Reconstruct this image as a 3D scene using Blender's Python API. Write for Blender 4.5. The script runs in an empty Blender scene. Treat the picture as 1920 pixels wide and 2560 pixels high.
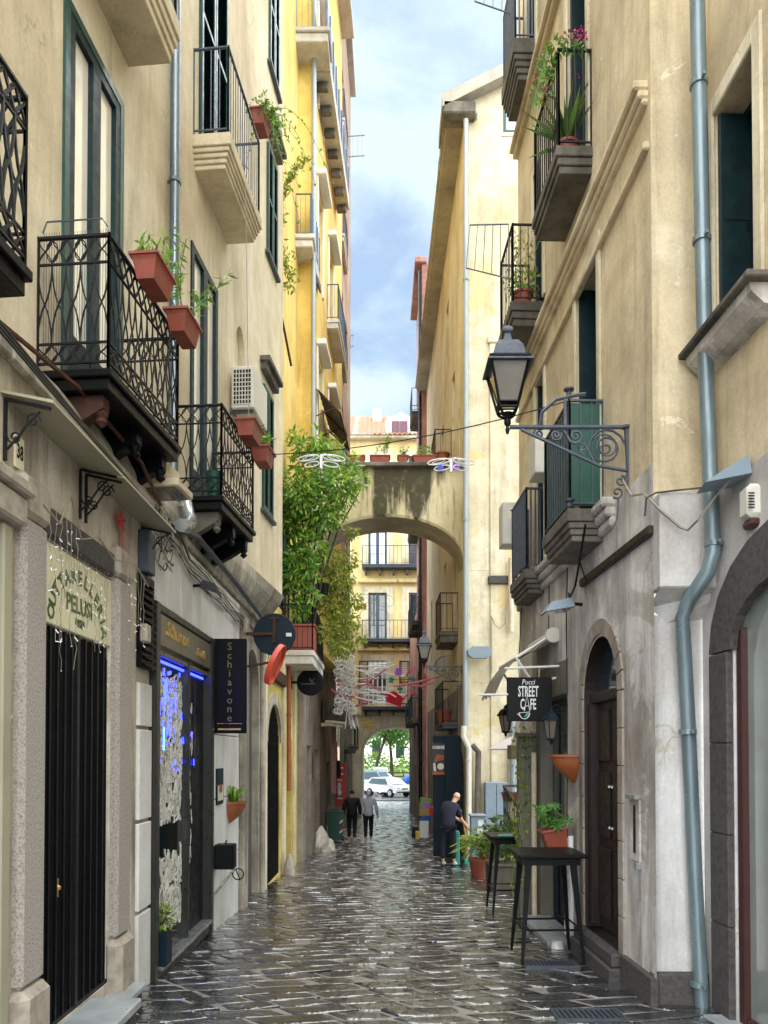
import bpy, math, random
from mathutils import Vector, Matrix
R = random.Random(7)
rad = math.radians
pi = math.pi
sc = bpy.context.scene
COL = sc.collection
# ---------------------------------------------------------------- camera model (photo is 1920 x 2560)
FOC, PPX, PPY, CAMH = 1900.0, 960.0, 1847.0, 1.68
TP = 0.02
PITCH = math.atan(TP)
_c, _s = math.cos(PITCH), math.sin(PITCH)
def ray(px, py):
    a = (px - PPX) / FOC; b = -(py - PPY) / FOC
    return Vector((a, _c - b * _s, _s + b * _c))
def at(px, py, Y):
    d = ray(px, py); return Vector((0, 0, CAMH)) + d * (Y / d.y)
def gz(y):
    if y < 28: return -0.05 * y
    if y < 46: return -1.4 - (y - 28) * 0.2 / 18
    return -1.6
class Wall:
    """vertical facade  X = a + b*Y ; s=+1 faces +X (left side), -1 faces -X (right side)"""
    def __init__(s, a, b, side):
        s.a, s.b, s.s = a, b, side
        k = 1 / math.hypot(1, b); s.nx, s.ny = side * k, -side * b * k
    def __call__(s, p):
        u, n, z = p
        return Vector((s.a + s.b * u + s.nx * n, u + s.ny * n, z))
    def on(s, px, py):
        d = ray(px, py); t = s.a / (d.x - s.b * d.y)
        return t * d.y, CAMH + t * d.z
class Front:
    """facade facing the camera, local u = X, n = towards the camera"""
    def __init__(s, Y, sl=0.0): s.Y = Y; s.sl = sl
    def __call__(s, p): return Vector((p[0], s.Y + s.sl * p[0] - p[1], p[2]))
IDN = lambda p: Vector(p)
# ---------------------------------------------------------------- objects
ORG = {}
def link(o, parent=None, org=(0, 0, 0)):
    COL.objects.link(o); org = Vector(org)
    if parent is not None:
        o.parent = parent; o.location = org - ORG[parent]
    else: o.location = org
    ORG[o] = org
    return o
def tag(o, label=None, cat=None, group=None, kind=None):
    if label: o['label'] = label
    if cat: o['category'] = cat
    if group: o['group'] = group
    if kind: o['kind'] = kind
    return o
def empty(name, loc, label=None, cat=None, group=None):
    o = bpy.data.objects.new(name, None); o.empty_display_size = .2
    link(o, None, loc); return tag(o, label, cat, group)
def copy_tree(o, parent=None):
    c = o.copy(); COL.objects.link(c)
    if parent is not None: c.parent = parent
    for ch in list(o.children): copy_tree(ch, c)
    return c
def dup(o, loc, rz=0, label=None, group=None, scale=None):
    c = copy_tree(o); c.location = Vector(loc); c.rotation_euler = (0, 0, rz)
    if scale: c.scale = (scale, scale, scale)
    if label: c['label'] = label
    if group: c['group'] = group
    ORG[c] = Vector(loc)
    return c
class MB:
    def __init__(s, tf=IDN): s.v = []; s.f = []; s.m = []; s.tf = tf
    def raw(s, vs, fs, m=0):
        k = len(s.v); s.v += [tuple(v) for v in vs]
        for f in fs: s.f.append([i + k for i in f]); s.m.append(m)
    def add(s, vs, fs, m=0): s.raw([s.tf(v) for v in vs], fs, m)
    def quad(s, a, b, c, d, m=0): s.add([a, b, c, d], [(0, 1, 2, 3)], m)
    def box(s, u0, u1, n0, n1, z0, z1, m=0):
        s.add([(u0, n0, z0), (u1, n0, z0), (u1, n1, z0), (u0, n1, z0), (u0, n0, z1), (u1, n0, z1), (u1, n1, z1), (u0, n1, z1)],
              [(0, 3, 2, 1), (4, 5, 6, 7), (0, 1, 5, 4), (1, 2, 6, 5), (2, 3, 7, 6), (3, 0, 4, 7)], m)
    def bbox(s, u0, u1, n0, n1, z0, z1, b=.012, m=0):
        """box with chamfered edges"""
        if u0 > u1: u0, u1 = u1, u0
        vs = []; idx = {}
        cs = [(u0, u1), (n0, n1), (z0, z1)]
        for i in (0, 1):
            for j in (0, 1):
                for k in (0, 1):
                    e = (i, j, k); p = [cs[q][e[q]] for q in range(3)]
                    sg = [(b if e[q] == 0 else -b) for q in range(3)]
                    for ax in range(3):
                        w = list(p)
                        for q in range(3):
                            if q != ax: w[q] += sg[q]
                        idx[(i, j, k, ax)] = len(vs); vs.append(tuple(w))
        fs = []
        for ax in range(3):
            o = [q for q in range(3) if q != ax]
            for e in (0, 1):
                f = []
                for a, c in ((0, 0), (1, 0), (1, 1), (0, 1)):
                    t = [0, 0, 0]; t[ax] = e; t[o[0]] = a; t[o[1]] = c
                    f.append(idx[(t[0], t[1], t[2], ax)])
                fs.append(f)
            for a in (0, 1):
                for c in (0, 1):
                    t0 = [0, 0, 0]; t1 = [0, 0, 0]; t1[ax] = 1
                    t0[o[0]] = t1[o[0]] = a; t0[o[1]] = t1[o[1]] = c
                    fs.append([idx[(*t0, o[0])], idx[(*t1, o[0])], idx[(*t1, o[1])], idx[(*t0, o[1])]])
        for i in (0, 1):
            for j in (0, 1):
                for k in (0, 1): fs.append([idx[(i, j, k, 0)], idx[(i, j, k, 1)], idx[(i, j, k, 2)]])
        s.add(vs, fs, m)
    def tube(s, path, r, n=6, m=0, close=False, r2=None, cap=True, raw=False):
        P = [Vector(p) if raw else Vector(s.tf(p)) for p in path]
        k = len(P); rings = []; prev = None
        for i in range(k):
            if close: t = P[(i + 1) % k] - P[i - 1]
            else: t = P[min(i + 1, k - 1)] - P[max(i - 1, 0)]
            if t.length < 1e-9: t = Vector((0, 0, 1))
            t.normalize()
            if prev is None:
                ref = Vector((0, 0, 1)) if abs(t.z) < .9 else Vector((1, 0, 0))
                a = t.cross(ref).normalized()
            else:
                a = prev - t * prev.dot(t)
                if a.length < 1e-6: a = t.cross(Vector((.3, .5, .8)))
                a.normalize()
            prev = a; b = t.cross(a)
            rr = r if r2 is None else r + (r2 - r) * i / max(1, k - 1)
            rings.append([P[i] + (a * math.cos(2 * pi * j / n + pi / n) + b * math.sin(2 * pi * j / n + pi / n)) * rr for j in range(n)])
        vs = [v for rg in rings for v in rg]; fs = []
        for i in range(k if close else k - 1):
            q = (i + 1) % k
            for j in range(n): fs.append((i * n + j, i * n + (j + 1) % n, q * n + (j + 1) % n, q * n + j))
        if cap and not close: fs += [list(range(n))[::-1], [(k - 1) * n + j for j in range(n)]]
        s.raw(vs, fs, m)
    def lathe(s, prof, c=(0, 0, 0), n=16, m=0, sx=1, sy=1, ph=0.0):
        vs = []; fs = []
        for r, z in prof:
            for j in range(n):
                a = 2 * pi * j / n + ph; vs.append((c[0] + r * sx * math.cos(a), c[1] + r * sy * math.sin(a), c[2] + z))
        k = len(prof)
        for i in range(k - 1):
            for j in range(n): fs.append((i * n + j, i * n + (j + 1) % n, (i + 1) * n + (j + 1) % n, (i + 1) * n + j))
        fs += [list(range(n))[::-1], [(k - 1) * n + j for j in range(n)]]
        s.add(vs, fs, m)
    def extr(s, poly, d, m=0):
        """extrude a 3d polygon (local) by vector d"""
        k = len(poly); d = Vector(d)
        vs = [Vector(p) for p in poly] + [Vector(p) + d for p in poly]
        fs = [list(range(k))[::-1], [k + i for i in range(k)]] + [(i, (i + 1) % k, k + (i + 1) % k, k + i) for i in range(k)]
        s.add(vs, fs, m)
    def build(s, name, mats, parent=None, smooth=False, org=None):
        if not s.v: return None
        if not isinstance(mats, (list, tuple)): mats = [mats]
        if org is None:
            xs = [v[0] for v in s.v]; ys = [v[1] for v in s.v]; zs = [v[2] for v in s.v]
            org = ((min(xs) + max(xs)) / 2, (min(ys) + max(ys)) / 2, min(zs))
        o_ = Vector(org)
        me = bpy.data.meshes.new(name)
        me.from_pydata([(v[0] - o_.x, v[1] - o_.y, v[2] - o_.z) for v in s.v], [], s.f)
        for mt in mats: me.materials.append(mt)
        if len(mats) > 1: me.polygons.foreach_set('material_index', s.m)
        if smooth: me.polygons.foreach_set('use_smooth', [True] * len(me.polygons))
        me.update()
        o = bpy.data.objects.new(name, me)
        if smooth and smooth != 'all':
            try: me.set_sharp_from_angle(angle=rad(38))
            except Exception: pass
        return link(o, parent, org)
def fixn(o):
    import bmesh
    bm = bmesh.new(); bm.from_mesh(o.data); bmesh.ops.recalc_face_normals(bm, faces=bm.faces); bm.to_mesh(o.data); bm.free(); return o
def facade(mb, u0, u1, z0, z1, holes, d=.18, m=0, mr=None, n=0.0):
    """wall sheet with rectangular / arched openings and their reveals.  hole=(ua,ub,za,zb[,spring])"""
    mr = m if mr is None else mr
    us = sorted({u0, u1, *[h[0] for h in holes], *[h[1] for h in holes]}); us = [u for u in us if u0 <= u <= u1]
    zs = sorted({z0, z1, *[h[2] for h in holes], *[h[3] for h in holes]}); zs = [z for z in zs if z0 <= z <= z1]
    for i in range(len(us) - 1):
        for j in range(len(zs) - 1):
            cu, cz = (us[i] + us[i + 1]) / 2, (zs[j] + zs[j + 1]) / 2
            if any(h[0] < cu < h[1] and h[2] < cz < h[3] for h in holes): continue
            mb.quad((us[i], n, zs[j]), (us[i + 1], n, zs[j]), (us[i + 1], n, zs[j + 1]), (us[i], n, zs[j + 1]), m)
    for h in holes:
        a, b, lo, hi = h[:4]
        sp = h[4] if len(h) > 4 else None
        top = hi if sp is None else sp
        mb.quad((a, n, lo), (a, n - d, lo), (a, n - d, top), (a, n, top), mr)
        mb.quad((b, n, lo), (b, n, top), (b, n - d, top), (b, n - d, lo), mr)
        mb.quad((a, n, lo), (b, n, lo), (b, n - d, lo), (a, n - d, lo), mr)
        if sp is None:
            mb.quad((a, n, hi), (a, n - d, hi), (b, n - d, hi), (b, n, hi), mr)
        else:
            K = 20; c = (a + b) / 2; w = (b - a) / 2
            pts = [(c - w * math.cos(pi * k / K), sp + (hi - sp) * math.sin(pi * k / K)) for k in range(K + 1)]
            for k in range(K):
                p, q = pts[k], pts[k + 1]
                cu = a if k < K / 2 else b
                mb.add([(p[0], n, p[1]), (q[0], n, q[1]), (cu, n, hi)], [(0, 1, 2)], m)
                mb.quad((p[0], n, p[1]), (p[0], n - d, p[1]), (q[0], n - d, q[1]), (q[0], n, q[1]), mr)
            mb.add([(pts[K // 2][0], n, hi), (a, n, hi), (pts[0][0], n, sp)], [], m)
def window(parent, tf, u0, u1, z0, z1, d=.16, fm=None, pm=None, cols=2, rows=1, fw=.055, name='window', n0=None, rail=None):
    nb = -d if n0 is None else n0
    mb = MB(tf)
    mb.box(u0, u0 + fw, nb, nb + .07, z0, z1); mb.box(u1 - fw, u1, nb, nb + .07, z0, z1)
    mb.box(u0 + fw, u1 - fw, nb, nb + .068, z1 - fw, z1); mb.box(u0 + fw, u1 - fw, nb, nb + .068, z0, z0 + fw)
    for i in range(1, cols):
        c = u0 + (u1 - u0) * i / cols; mb.box(c - fw * .8, c + fw * .8, nb, nb + .072, z0 + fw, z1 - fw)
    for j in range(1, rows):
        c = z0 + (z1 - z0) * j / rows; mb.box(u0 + fw, u1 - fw, nb + .01, nb + .06, c - fw * .35, c + fw * .35)
    if rail: mb.box(u0 + fw, u1 - fw, nb + .005, nb + .062, z0 + fw, z0 + rail)
    fr = mb.build(name, fm, parent)
    mb = MB(tf); mb.box(u0 + fw * .5, u1 - fw * .5, nb + .012, nb + .026, z0 + fw * .5, z1 - fw * .5)
    mb.build('pane', pm, fr)
    return fr
def slats(mb, u0, u1, z0, z1, n0, step=.055, fw=.05, m=0):
    """louvred shutter leaf lying in the facade plane"""
    mb.box(u0, u0 + fw, n0, n0 + .04, z0, z1, m); mb.box(u1 - fw, u1, n0, n0 + .04, z0, z1, m)
    for zz in (z0, (z0 + z1) / 2 - fw / 2, z1 - fw): mb.box(u0 + fw, u1 - fw, n0, n0 + .038, zz, zz + fw, m)
    k = int((z1 - z0) / step)
    for i in range(k):
        z = z0 + (i + .5) * (z1 - z0) / k
        mb.add([(u0 + fw, n0 + .005, z + .018), (u1 - fw, n0 + .005, z + .018), (u1 - fw, n0 + .032, z - .018), (u0 + fw, n0 + .032, z - .018)], [(0, 1, 2, 3)], m)
def rail_seg(mb, p0, p1, z0, h, style, m=0, sp=.11, r=.007):
    """railing panel between two local (u,n) points"""
    L = math.hypot(p1[0] - p0[0], p1[1] - p0[1])
    if L < .05: return
    def P(x, z): t = x / L; return (p0[0] + (p1[0] - p0[0]) * t, p0[1] + (p1[1] - p0[1]) * t, z0 + z)
    mb.tube([P(0, h), P(L, h)], .017, 6, m); mb.tube([P(0, .06), P(L, .06)], .011, 4, m)
    for x in (0, L): mb.tube([P(x, 0), P(x, h + .015)], .014, 6, m)
    k = max(1, round(L / sp)); w = L / k
    if style == 'bars':
        for i in range(1, k): mb.tube([P(i * w, .06), P(i * w, h)], r, 4, m)
    elif style == 'bars2':
        mb.tube([P(0, h - .1), P(L, h - .1)], .008, 4, m)
        for i in range(1, k): mb.tube([P(i * w, .06), P(i * w, h)], r, 4, m)
    elif style == 'ornate':
        a, b = .2, h - .19
        mb.tube([P(0, a), P(L, a)], .010, 4, m); mb.tube([P(0, b), P(L, b)], .010, 4, m)
        for i in range(k):
            c = (i + .5) * w; A = w * .5
            for sg in (-1, 1):
                pts = []
                for q in range(13):
                    t = q / 12; pts.append(P(c + sg * A * math.copysign(abs(math.cos(pi * t)) ** .7, math.cos(pi * t)), a + (b - a) * t))
                mb.tube(pts, r, 4, m)
                for (za, zb) in ((.06, a), (b, h)):
                    pts = [P(c + sg * A * math.cos(pi * q / 8), za + (zb - za) * q / 8) for q in range(9)]
                    mb.tube(pts, r * .9, 4, m)
            for (za, zb) in ((.06, a), (b, h)):
                rr = (zb - za) / 2 * .8
                mb.tube([P(i * w + min(rr, w * .42) * math.cos(2 * pi * q / 10) + .0, (za + zb) / 2 + rr * math.sin(2 * pi * q / 10)) for q in range(10)] if 0 < i else [P(0, za), P(0, zb)], r * .8, 4, m, close=(i > 0))
def balcony(parent, tf, u0, u1, dep, z, t=.12, h=.96, style='bars', slab_m=None, rail_m=None, mould=0, sp=.11, under=True, r=.007):
    """slab (part) with its railing (sub-part); z is the walking level"""
    mb = MB(tf)
    mb.bbox(u0, u1, -.05, dep, z - t * .4, z, .008)
    if mould:
        for k in range(mould):
            i0 = .02 * (k + 1); zz = z - t * .4 - k * (t * .6 / mould)
            mb.bbox(u0 + i0, u1 - i0, -.05, dep - i0, zz - t * .6 / mould, zz - .001, .008)
    else:
        mb.bbox(u0 + .03, u1 - .03, -.05, dep - .03, z - t, z - t * .4 - .001, .006)
    b = mb.build('balcony', slab_m, parent)
    mb = MB(tf); e = .035
    a = [(u0 + e, 0), (u0 + e, dep - e), (u1 - e, dep - e), (u1 - e, 0)]
    for i in range(3): rail_seg(mb, a[i], a[i + 1], z, h, style, sp=sp, r=r)
    mb.build('railing', rail_m, b)
    return b
def leaf(mb, p, d, up, L, W, m):
    d = d.normalized(); sd = d.cross(up)
    if sd.length < 1e-4: sd = d.cross(Vector((.3, .8, .1)))
    sd.normalize(); nn = sd.cross(d)
    a = p; b = p + d * L * .45 + sd * W * .5 + nn * L * .05; c = p + d * L; e = p + d * L * .45 - sd * W * .5 + nn * L * .05
    k = len(mb.v); mb.v += [tuple(a), tuple(b), tuple(c), tuple(e)]
    mb.f += [[k, k + 1, k + 2], [k, k + 2, k + 3]]; mb.m += [m, m]
def rv(): 
    while 1:
        v = Vector((R.uniform(-1, 1), R.uniform(-1, 1), R.uniform(-1, 1)))
        if .05 < v.length < 1: return v.normalized()
def clump(mb, c, rr, n, L, W, nm=3, droop=.3, sq=(1, 1, 1)):
    for _ in range(n):
        v = rv(); q = R.random() ** .45
        p = c + Vector((v.x * sq[0], v.y * sq[1], v.z * sq[2])) * rr * q
        d = (v + rv() * .8 + Vector((0, 0, -droop))).normalized()
        leaf(mb, p, d, rv(), L * R.uniform(.6, 1.25), W * R.uniform(.7, 1.2), R.randrange(nm))
def text(name, s, size, g, mat, parent=None, ext=.003, shear=0, space=1.0, bold=0.0, sx=1.0, align='CENTER'):
    """text mesh: g maps (x, y, out) to the world"""
    cu = bpy.data.curves.new(name, 'FONT'); cu.body = s; cu.size = size; cu.align_x = align; cu.align_y = 'CENTER'
    cu.extrude = ext; cu.shear = shear; cu.space_character = space; cu.offset = bold; cu.resolution_u = 2
    o = bpy.data.objects.new(name, cu); COL.objects.link(o)
    bpy.context.view_layer.update()
    me = bpy.data.meshes.new_from_object(o.evaluated_get(bpy.context.evaluated_depsgraph_get()))
    vs = [g(v.co.x * sx, v.co.y, v.co.z + ext) for v in me.vertices]; fs = [list(p.vertices) for p in me.polygons]
    bpy.data.objects.remove(o)
    mb = MB(); mb.raw(vs, fs); return mb.build(name, mat, parent)
def skin(name, pts, edges, mat, parent, sub=1, org=None, root=0, smooth=True):
    """pts: [(pos, rx, ry)]"""
    me = bpy.data.meshes.new(name); me.from_pydata([p[0] for p in pts], edges, [])
    o = bpy.data.objects.new(name, me); COL.objects.link(o)
    o.modifiers.new('s', 'SKIN'); sm = o.modifiers.new('u', 'SUBSURF'); sm.levels = sub; sm.render_levels = sub
    for i, p in enumerate(pts):
        sv = me.skin_vertices[0].data[i]; sv.radius = (p[1], p[2] if len(p) > 2 else p[1]); sv.use_root = (i == root)
    bpy.context.view_layer.update()
    m2 = bpy.data.meshes.new_from_object(o.evaluated_get(bpy.context.evaluated_depsgraph_get()))
    vs = [tuple(v.co) for v in m2.vertices]; fs = [list(p.vertices) for p in m2.polygons]
    bpy.data.objects.remove(o)
    mb = MB(); mb.raw(vs, fs); return mb.build(name, mat, parent, smooth='all', org=org)
# ---------------------------------------------------------------- light settings
SUN_E, SUN_A, SKY_S, EXPO = 1.5, 140, .042, 3.1
CLOUD_C, CLOUD_OFF, SKY_MIX, SKY_C = (2.45, 2.95, 3.15), (.3, 0, .2), .85, (1.4, 1.9, 2.55)
# ---------------------------------------------------------------- materials
def lin(h):
    h = h.lstrip('#'); o = []
    for i in (0, 2, 4):
        c = int(h[i:i + 2], 16) / 255; o.append(c / 12.92 if c <= .04045 else ((c + .055) / 1.055) ** 2.4)
    return (*o, 1)
def C(c): return lin(c) if isinstance(c, str) else (*c[:3], 1)
class G:
    def __init__(s, name):
        s.mat = bpy.data.materials.new(name); s.mat.use_nodes = True; s.nt = s.mat.node_tree
        s.b = s.nt.nodes['Principled BSDF']; s.pos = None
    def n(s, t, **k):
        x = s.nt.nodes.new(t)
        for a, v in k.items():
            if a in x.inputs: x.inputs[a].default_value = v
            else: setattr(x, a, v)
        return x
    def l(s, a, b): s.nt.links.new(a, b)
    def P(s):
        if s.pos is None: s.pos = s.n('ShaderNodeNewGeometry').outputs['Position']
        return s.pos
    def noise(s, scale, detail=4, rough=.55, st=None, off=0, dist=0):
        x = s.n('ShaderNodeTexNoise'); x.inputs['Scale'].default_value = scale; x.inputs['Detail'].default_value = detail
        x.inputs['Roughness'].default_value = rough; x.inputs['Distortion'].default_value = dist
        mp = s.n('ShaderNodeMapping'); mp.inputs['Scale'].default_value = st or (1, 1, 1); mp.inputs['Location'].default_value = (off, off * .7, off * 1.3)
        s.l(s.P(), mp.inputs['Vector']); s.l(mp.outputs['Vector'], x.inputs['Vector'])
        return x.outputs['Fac']
    def ramp(s, f, stops, interp='LINEAR'):
        x = s.n('ShaderNodeValToRGB'); x.color_ramp.interpolation = interp; e = x.color_ramp.elements
        while len(e) < len(stops): e.new(.5)
        for q, (p, c) in zip(e, stops):
            q.position = p; q.color = C(c) if not isinstance(c, (int, float)) else (c, c, c, 1)
        s.l(f, x.inputs['Fac']); return x.outputs['Color']
    def mix(s, f, a, b, mode='MIX'):
        x = s.n('ShaderNodeMix'); x.data_type = 'RGBA'; x.blend_type = mode
        for i, v in ((0, f), (6, a), (7, b)):
            if hasattr(v, 'is_linked') or hasattr(v, 'links'): s.l(v, x.inputs[i])
            elif i == 0: x.inputs[i].default_value = v
            else: x.inputs[i].default_value = C(v)
        return x.outputs[2]
    def bump(s, f, st=.3, dist=.01, prev=None):
        x = s.n('ShaderNodeBump'); x.inputs['Strength'].default_value = st; x.inputs['Distance'].default_value = dist
        s.l(f, x.inputs['Height'])
        if prev is not None: s.l(prev, x.inputs['Normal'])
        return x.outputs['Normal']
    def fin(s, col=None, rough=.8, nrm=None, metal=0, spec=.5, coat=0):
        b = s.b
        if col is not None:
            if hasattr(col, 'links'): s.l(col, b.inputs['Base Color'])
            else: b.inputs['Base Color'].default_value = C(col)
        if hasattr(rough, 'links'): s.l(rough, b.inputs['Roughness'])
        else: b.inputs['Roughness'].default_value = rough
        b.inputs['Metallic'].default_value = metal; b.inputs['Specular IOR Level'].default_value = spec
        b.inputs['Coat Weight'].default_value = coat; b.inputs['Coat Roughness'].default_value = .08
        if nrm is not None: s.l(nrm, b.inputs['Normal'])
        return s.mat
def plaster(name, base, dark, light, stain='#5a5140', streak=.5, rough=.88, off=0, blotch=.6, patch=None, patch_amt=.55):
    g = G(name)
    c = g.ramp(g.noise(.55, 7, .6, off=off), [(.3, dark), (.5, base), (.72, light)])
    c = g.mix(g.ramp(g.noise(2.6, 8, .68, off=off + 3), [(.42, 0), (.75, blotch)]), c, dark)
    if patch:
        c = g.mix(g.ramp(g.noise(.9, 9, .62, off=off + 11, dist=.6), [(patch_amt, 0), (patch_amt + .04, .85)]), c, patch)
    s1 = g.noise(1.0, 9, .68, st=(2.1, 2.1, .3), off=off + 5, dist=.5)
    c = g.mix(g.ramp(s1, [(.54 - .1 * streak, 0), (.76, streak)]), c, stain)
    s2 = g.noise(3.0, 6, .65, st=(2.4, 2.4, .2), off=off + 9, dist=.3)
    c = g.mix(g.ramp(s2, [(.58 - .07 * streak, 0), (.78, streak * .7)]), c, stain)
    # hairline cracks and chipped render
    vo = g.n('ShaderNodeTexVoronoi'); vo.feature = 'DISTANCE_TO_EDGE'; vo.inputs['Scale'].default_value = .9
    nv = g.n('ShaderNodeTexNoise'); nv.inputs['Scale'].default_value = 2.2; nv.inputs['Detail'].default_value = 6; g.l(g.P(), nv.inputs['Vector'])
    va = g.n('ShaderNodeVectorMath'); va.operation = 'SCALE'; va.inputs['Scale'].default_value = .7; g.l(nv.outputs['Color'], va.inputs[0])
    vb = g.n('ShaderNodeVectorMath'); vb.operation = 'ADD'; g.l(g.P(), vb.inputs[0]); g.l(va.outputs[0], vb.inputs[1]); g.l(vb.outputs[0], vo.inputs['Vector'])
    ck = g.ramp(vo.outputs['Distance'], [(.0, .5), (.010, 0)]); mk = g.ramp(g.noise(.7, 3, .5, off=off + 17), [(.56, 0), (.64, 1)])
    ckm = g.mix(1.0, ck, mk, 'MULTIPLY'); c = g.mix(ckm, c, stain)
    chip = g.ramp(g.noise(3.1, 9, .7, off=off + 23, dist=.8), [(.66, 0), (.675, .7)]); c = g.mix(chip, c, light)
    f = g.noise(34, 6, .7)
    c = g.mix(.12, c, g.ramp(f, [(.3, '#202020'), (.7, '#ffffff')]), 'OVERLAY')
    nr = g.bump(g.noise(2.2, 6, .6, off=off), .35, .05); nr = g.bump(f, .4, .006, nr); nr = g.bump(chip, .3, -.01, nr)
    return g.fin(c, rough, nr)
def simple(name, col, rough=.5, metal=0, var=.25, scale=6, spec=.5, bump=.0, dark=None, coat=0, st=None):
    g = G(name); b = C(col)
    d = C(dark) if dark else tuple(x * (1 - var) for x in b[:3])
    l_ = tuple(min(1, x * (1 + var * .5)) for x in b[:3])
    c = g.ramp(g.noise(scale, 6, .6, st=st), [(.3, d), (.55, b), (.78, l_)])
    nr = g.bump(g.noise(scale * 5, 4), bump, .01) if bump else None
    r = g.ramp(g.noise(scale * 1.7, 4, off=4), [(.3, max(0, rough - .1)), (.7, min(1, rough + .1))])
    return g.fin(c, r, nr, metal, spec, coat)
def leafmat(name, a, b):
    g = G(name); c = g.ramp(g.noise(9, 3), [(.3, a), (.7, b)])
    g.fin(c, .42, None, 0, .5)
    t = g.n('ShaderNodeBsdfTranslucent'); g.l(g.mix(.5, c, '#b8c850'), t.inputs['Color'])
    ms = g.n('ShaderNodeMixShader'); ms.inputs[0].default_value = .32
    out = g.nt.nodes['Material Output']
    g.l(g.b.outputs[0], ms.inputs[1]); g.l(t.outputs[0], ms.inputs[2]); g.l(ms.outputs[0], out.inputs['Surface'])
    return g.mat
def emit(name, col, st):
    g = G(name); g.fin(col, .5); g.b.inputs['Emission Color'].default_value = C(col); g.b.inputs['Emission Strength'].default_value = st; return g.mat
M = {}
M['cream'] = plaster('cream_plaster', '#d3c6a6', '#b5a586', '#e2d9c0', '#7d705a', .55, off=1)
M['cream_trim'] = plaster('cream_trim', '#d8cdb0', '#a99d80', '#e6dcc4', '#6b6250', .5, off=8)
M['dirty'] = plaster('dirty_plaster', '#aea694', '#6d6557', '#cdc6b6', '#3a342a', .85, off=2, blotch=.85)
M['greystone'] = plaster('grey_cladding', '#d6d4ce', '#b4b0a8', '#e4e2dc', '#716c62', .35, off=4, blotch=.4)
M['lowerwall'] = plaster('travertine_wall', '#c2b7a3', '#91826b', '#dcd3c2', '#4c3c28', 1.0, off=6, blotch=.7)
M['yellow'] = plaster('yellow_plaster', '#e8ca70', '#cca955', '#f1dc94', '#857548', .5, off=12)
M['yellow_dk'] = plaster('old_yellow_plaster', '#d9c168', '#a9944e', '#e8d68c', '#5d5636', .75, off=15, blotch=.75)
M['rcream'] = plaster('right_plaster', '#d2c19e', '#a8987a', '#e2d6b8', '#675c49', .65, off=21, blotch=.7)
M['rlow'] = plaster('right_lower_plaster', '#c6c0b6', '#928a7e', '#e8e5df', '#4d4338', .85, off=23, blotch=.7, patch='#e4e0d8', patch_amt=.52)
M['rgrey'] = plaster('right_pale_plaster', '#c9c6c2', '#a09b95', '#dddbd8', '#6f6353', .5, off=25, blotch=.5, patch='#d8c49c', patch_amt=.60)
M['rgrey_low'] = plaster('right_pale_base', '#cdcbc8', '#a8a39d', '#dddcdb', '#7a6c55', .55, off=27, blotch=.55, patch='#ada392', patch_amt=.6)
M['ryell'] = plaster('ochre_plaster', '#d6cbac', '#b0a280', '#e6dec6', '#5d5a48', .5, off=31, blotch=.7, patch='#d2bf88', patch_amt=.58)
M['ryell_side'] = plaster('ochre_side_plaster', '#d8c9a4', '#b5a682', '#e6dcc0', '#615a46', .45, off=33)
M['mossy'] = plaster('mossy_plaster', '#b7ab84', '#57502f', '#d2c8a4', '#23210f', 1.0, off=35, blotch=.8)
def mossy():
    g = G('moss_streaked_plaster')
    c = g.ramp(g.noise(.9, 7, .6, off=35), [(.3, '#a89c76'), (.55, '#c9bd98'), (.75, '#ded4b6')])
    s1 = g.noise(1.0, 9, .66, st=(2.2, 2.2, .35), off=3); s2 = g.noise(2.2, 8, .7, st=(3.2, 3.2, .3), off=8)
    sx = g.n('ShaderNodeSeparateXYZ'); g.l(g.P(), sx.inputs[0])
    mr = g.n('ShaderNodeMapRange'); mr.inputs[1].default_value = 7.2; mr.inputs[2].default_value = 8.8; mr.inputs[3].default_value = -.05; mr.inputs[4].default_value = .2; g.l(sx.outputs[2], mr.inputs[0])
    ad = g.n('ShaderNodeMath'); ad.operation = 'ADD'; g.l(s1, ad.inputs[0]); g.l(mr.outputs[0], ad.inputs[1])
    ab = g.n('ShaderNodeMath'); ab.operation = 'SUBTRACT'; ab.inputs[1].default_value = .45; g.l(sx.outputs[0], ab.inputs[0])
    a2 = g.n('ShaderNodeMath'); a2.operation = 'ABSOLUTE'; g.l(ab.outputs[0], a2.inputs[0])
    m2 = g.n('ShaderNodeMapRange'); m2.inputs[1].default_value = .65; m2.inputs[2].default_value = 1.15; m2.inputs[3].default_value = -.035; m2.inputs[4].default_value = -.3; g.l(a2.outputs[0], m2.inputs[0])
    a3 = g.n('ShaderNodeMath'); a3.operation = 'ADD'; g.l(ad.outputs[0], a3.inputs[0]); g.l(m2.outputs[0], a3.inputs[1]); ad = a3
    c = g.mix(g.ramp(ad.outputs[0], [(.44, 0), (.54, .94)]), c, '#2a2815')
    c = g.mix(g.ramp(s2, [(.52, 0), (.66, .6)]), c, '#4c4726')
    c = g.mix(g.ramp(g.noise(5, 6, .6), [(.55, 0), (.7, .3)]), c, '#a9a07a')
    return g.fin(c, .9, g.bump(g.noise(20, 6), .5, .02))
M['moss2'] = mossy()
M['fe'] = plaster('pale_yellow_plaster', '#dcc78c', '#c2ab72', '#e8d8ac', '#7e6f4c', .4, off=41)
M['red'] = plaster('pink_red_plaster', '#a97c6e', '#80594e', '#c09a8c', '#43302a', .7, off=45)
M['brown'] = plaster('brown_plaster', '#a58a72', '#7d6653', '#b9a28c', '#4c4034', .5, off=47)
M['shopgrey'] = plaster('shop_grey_plaster', '#978c7d', '#6a6054', '#b3a99e', '#332e27', .75, off=49)
M['granite'] = simple('bushed_granite', '#beb5a9', .85, var=.3, scale=75, bump=1.0, dark='#857b70')
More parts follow.
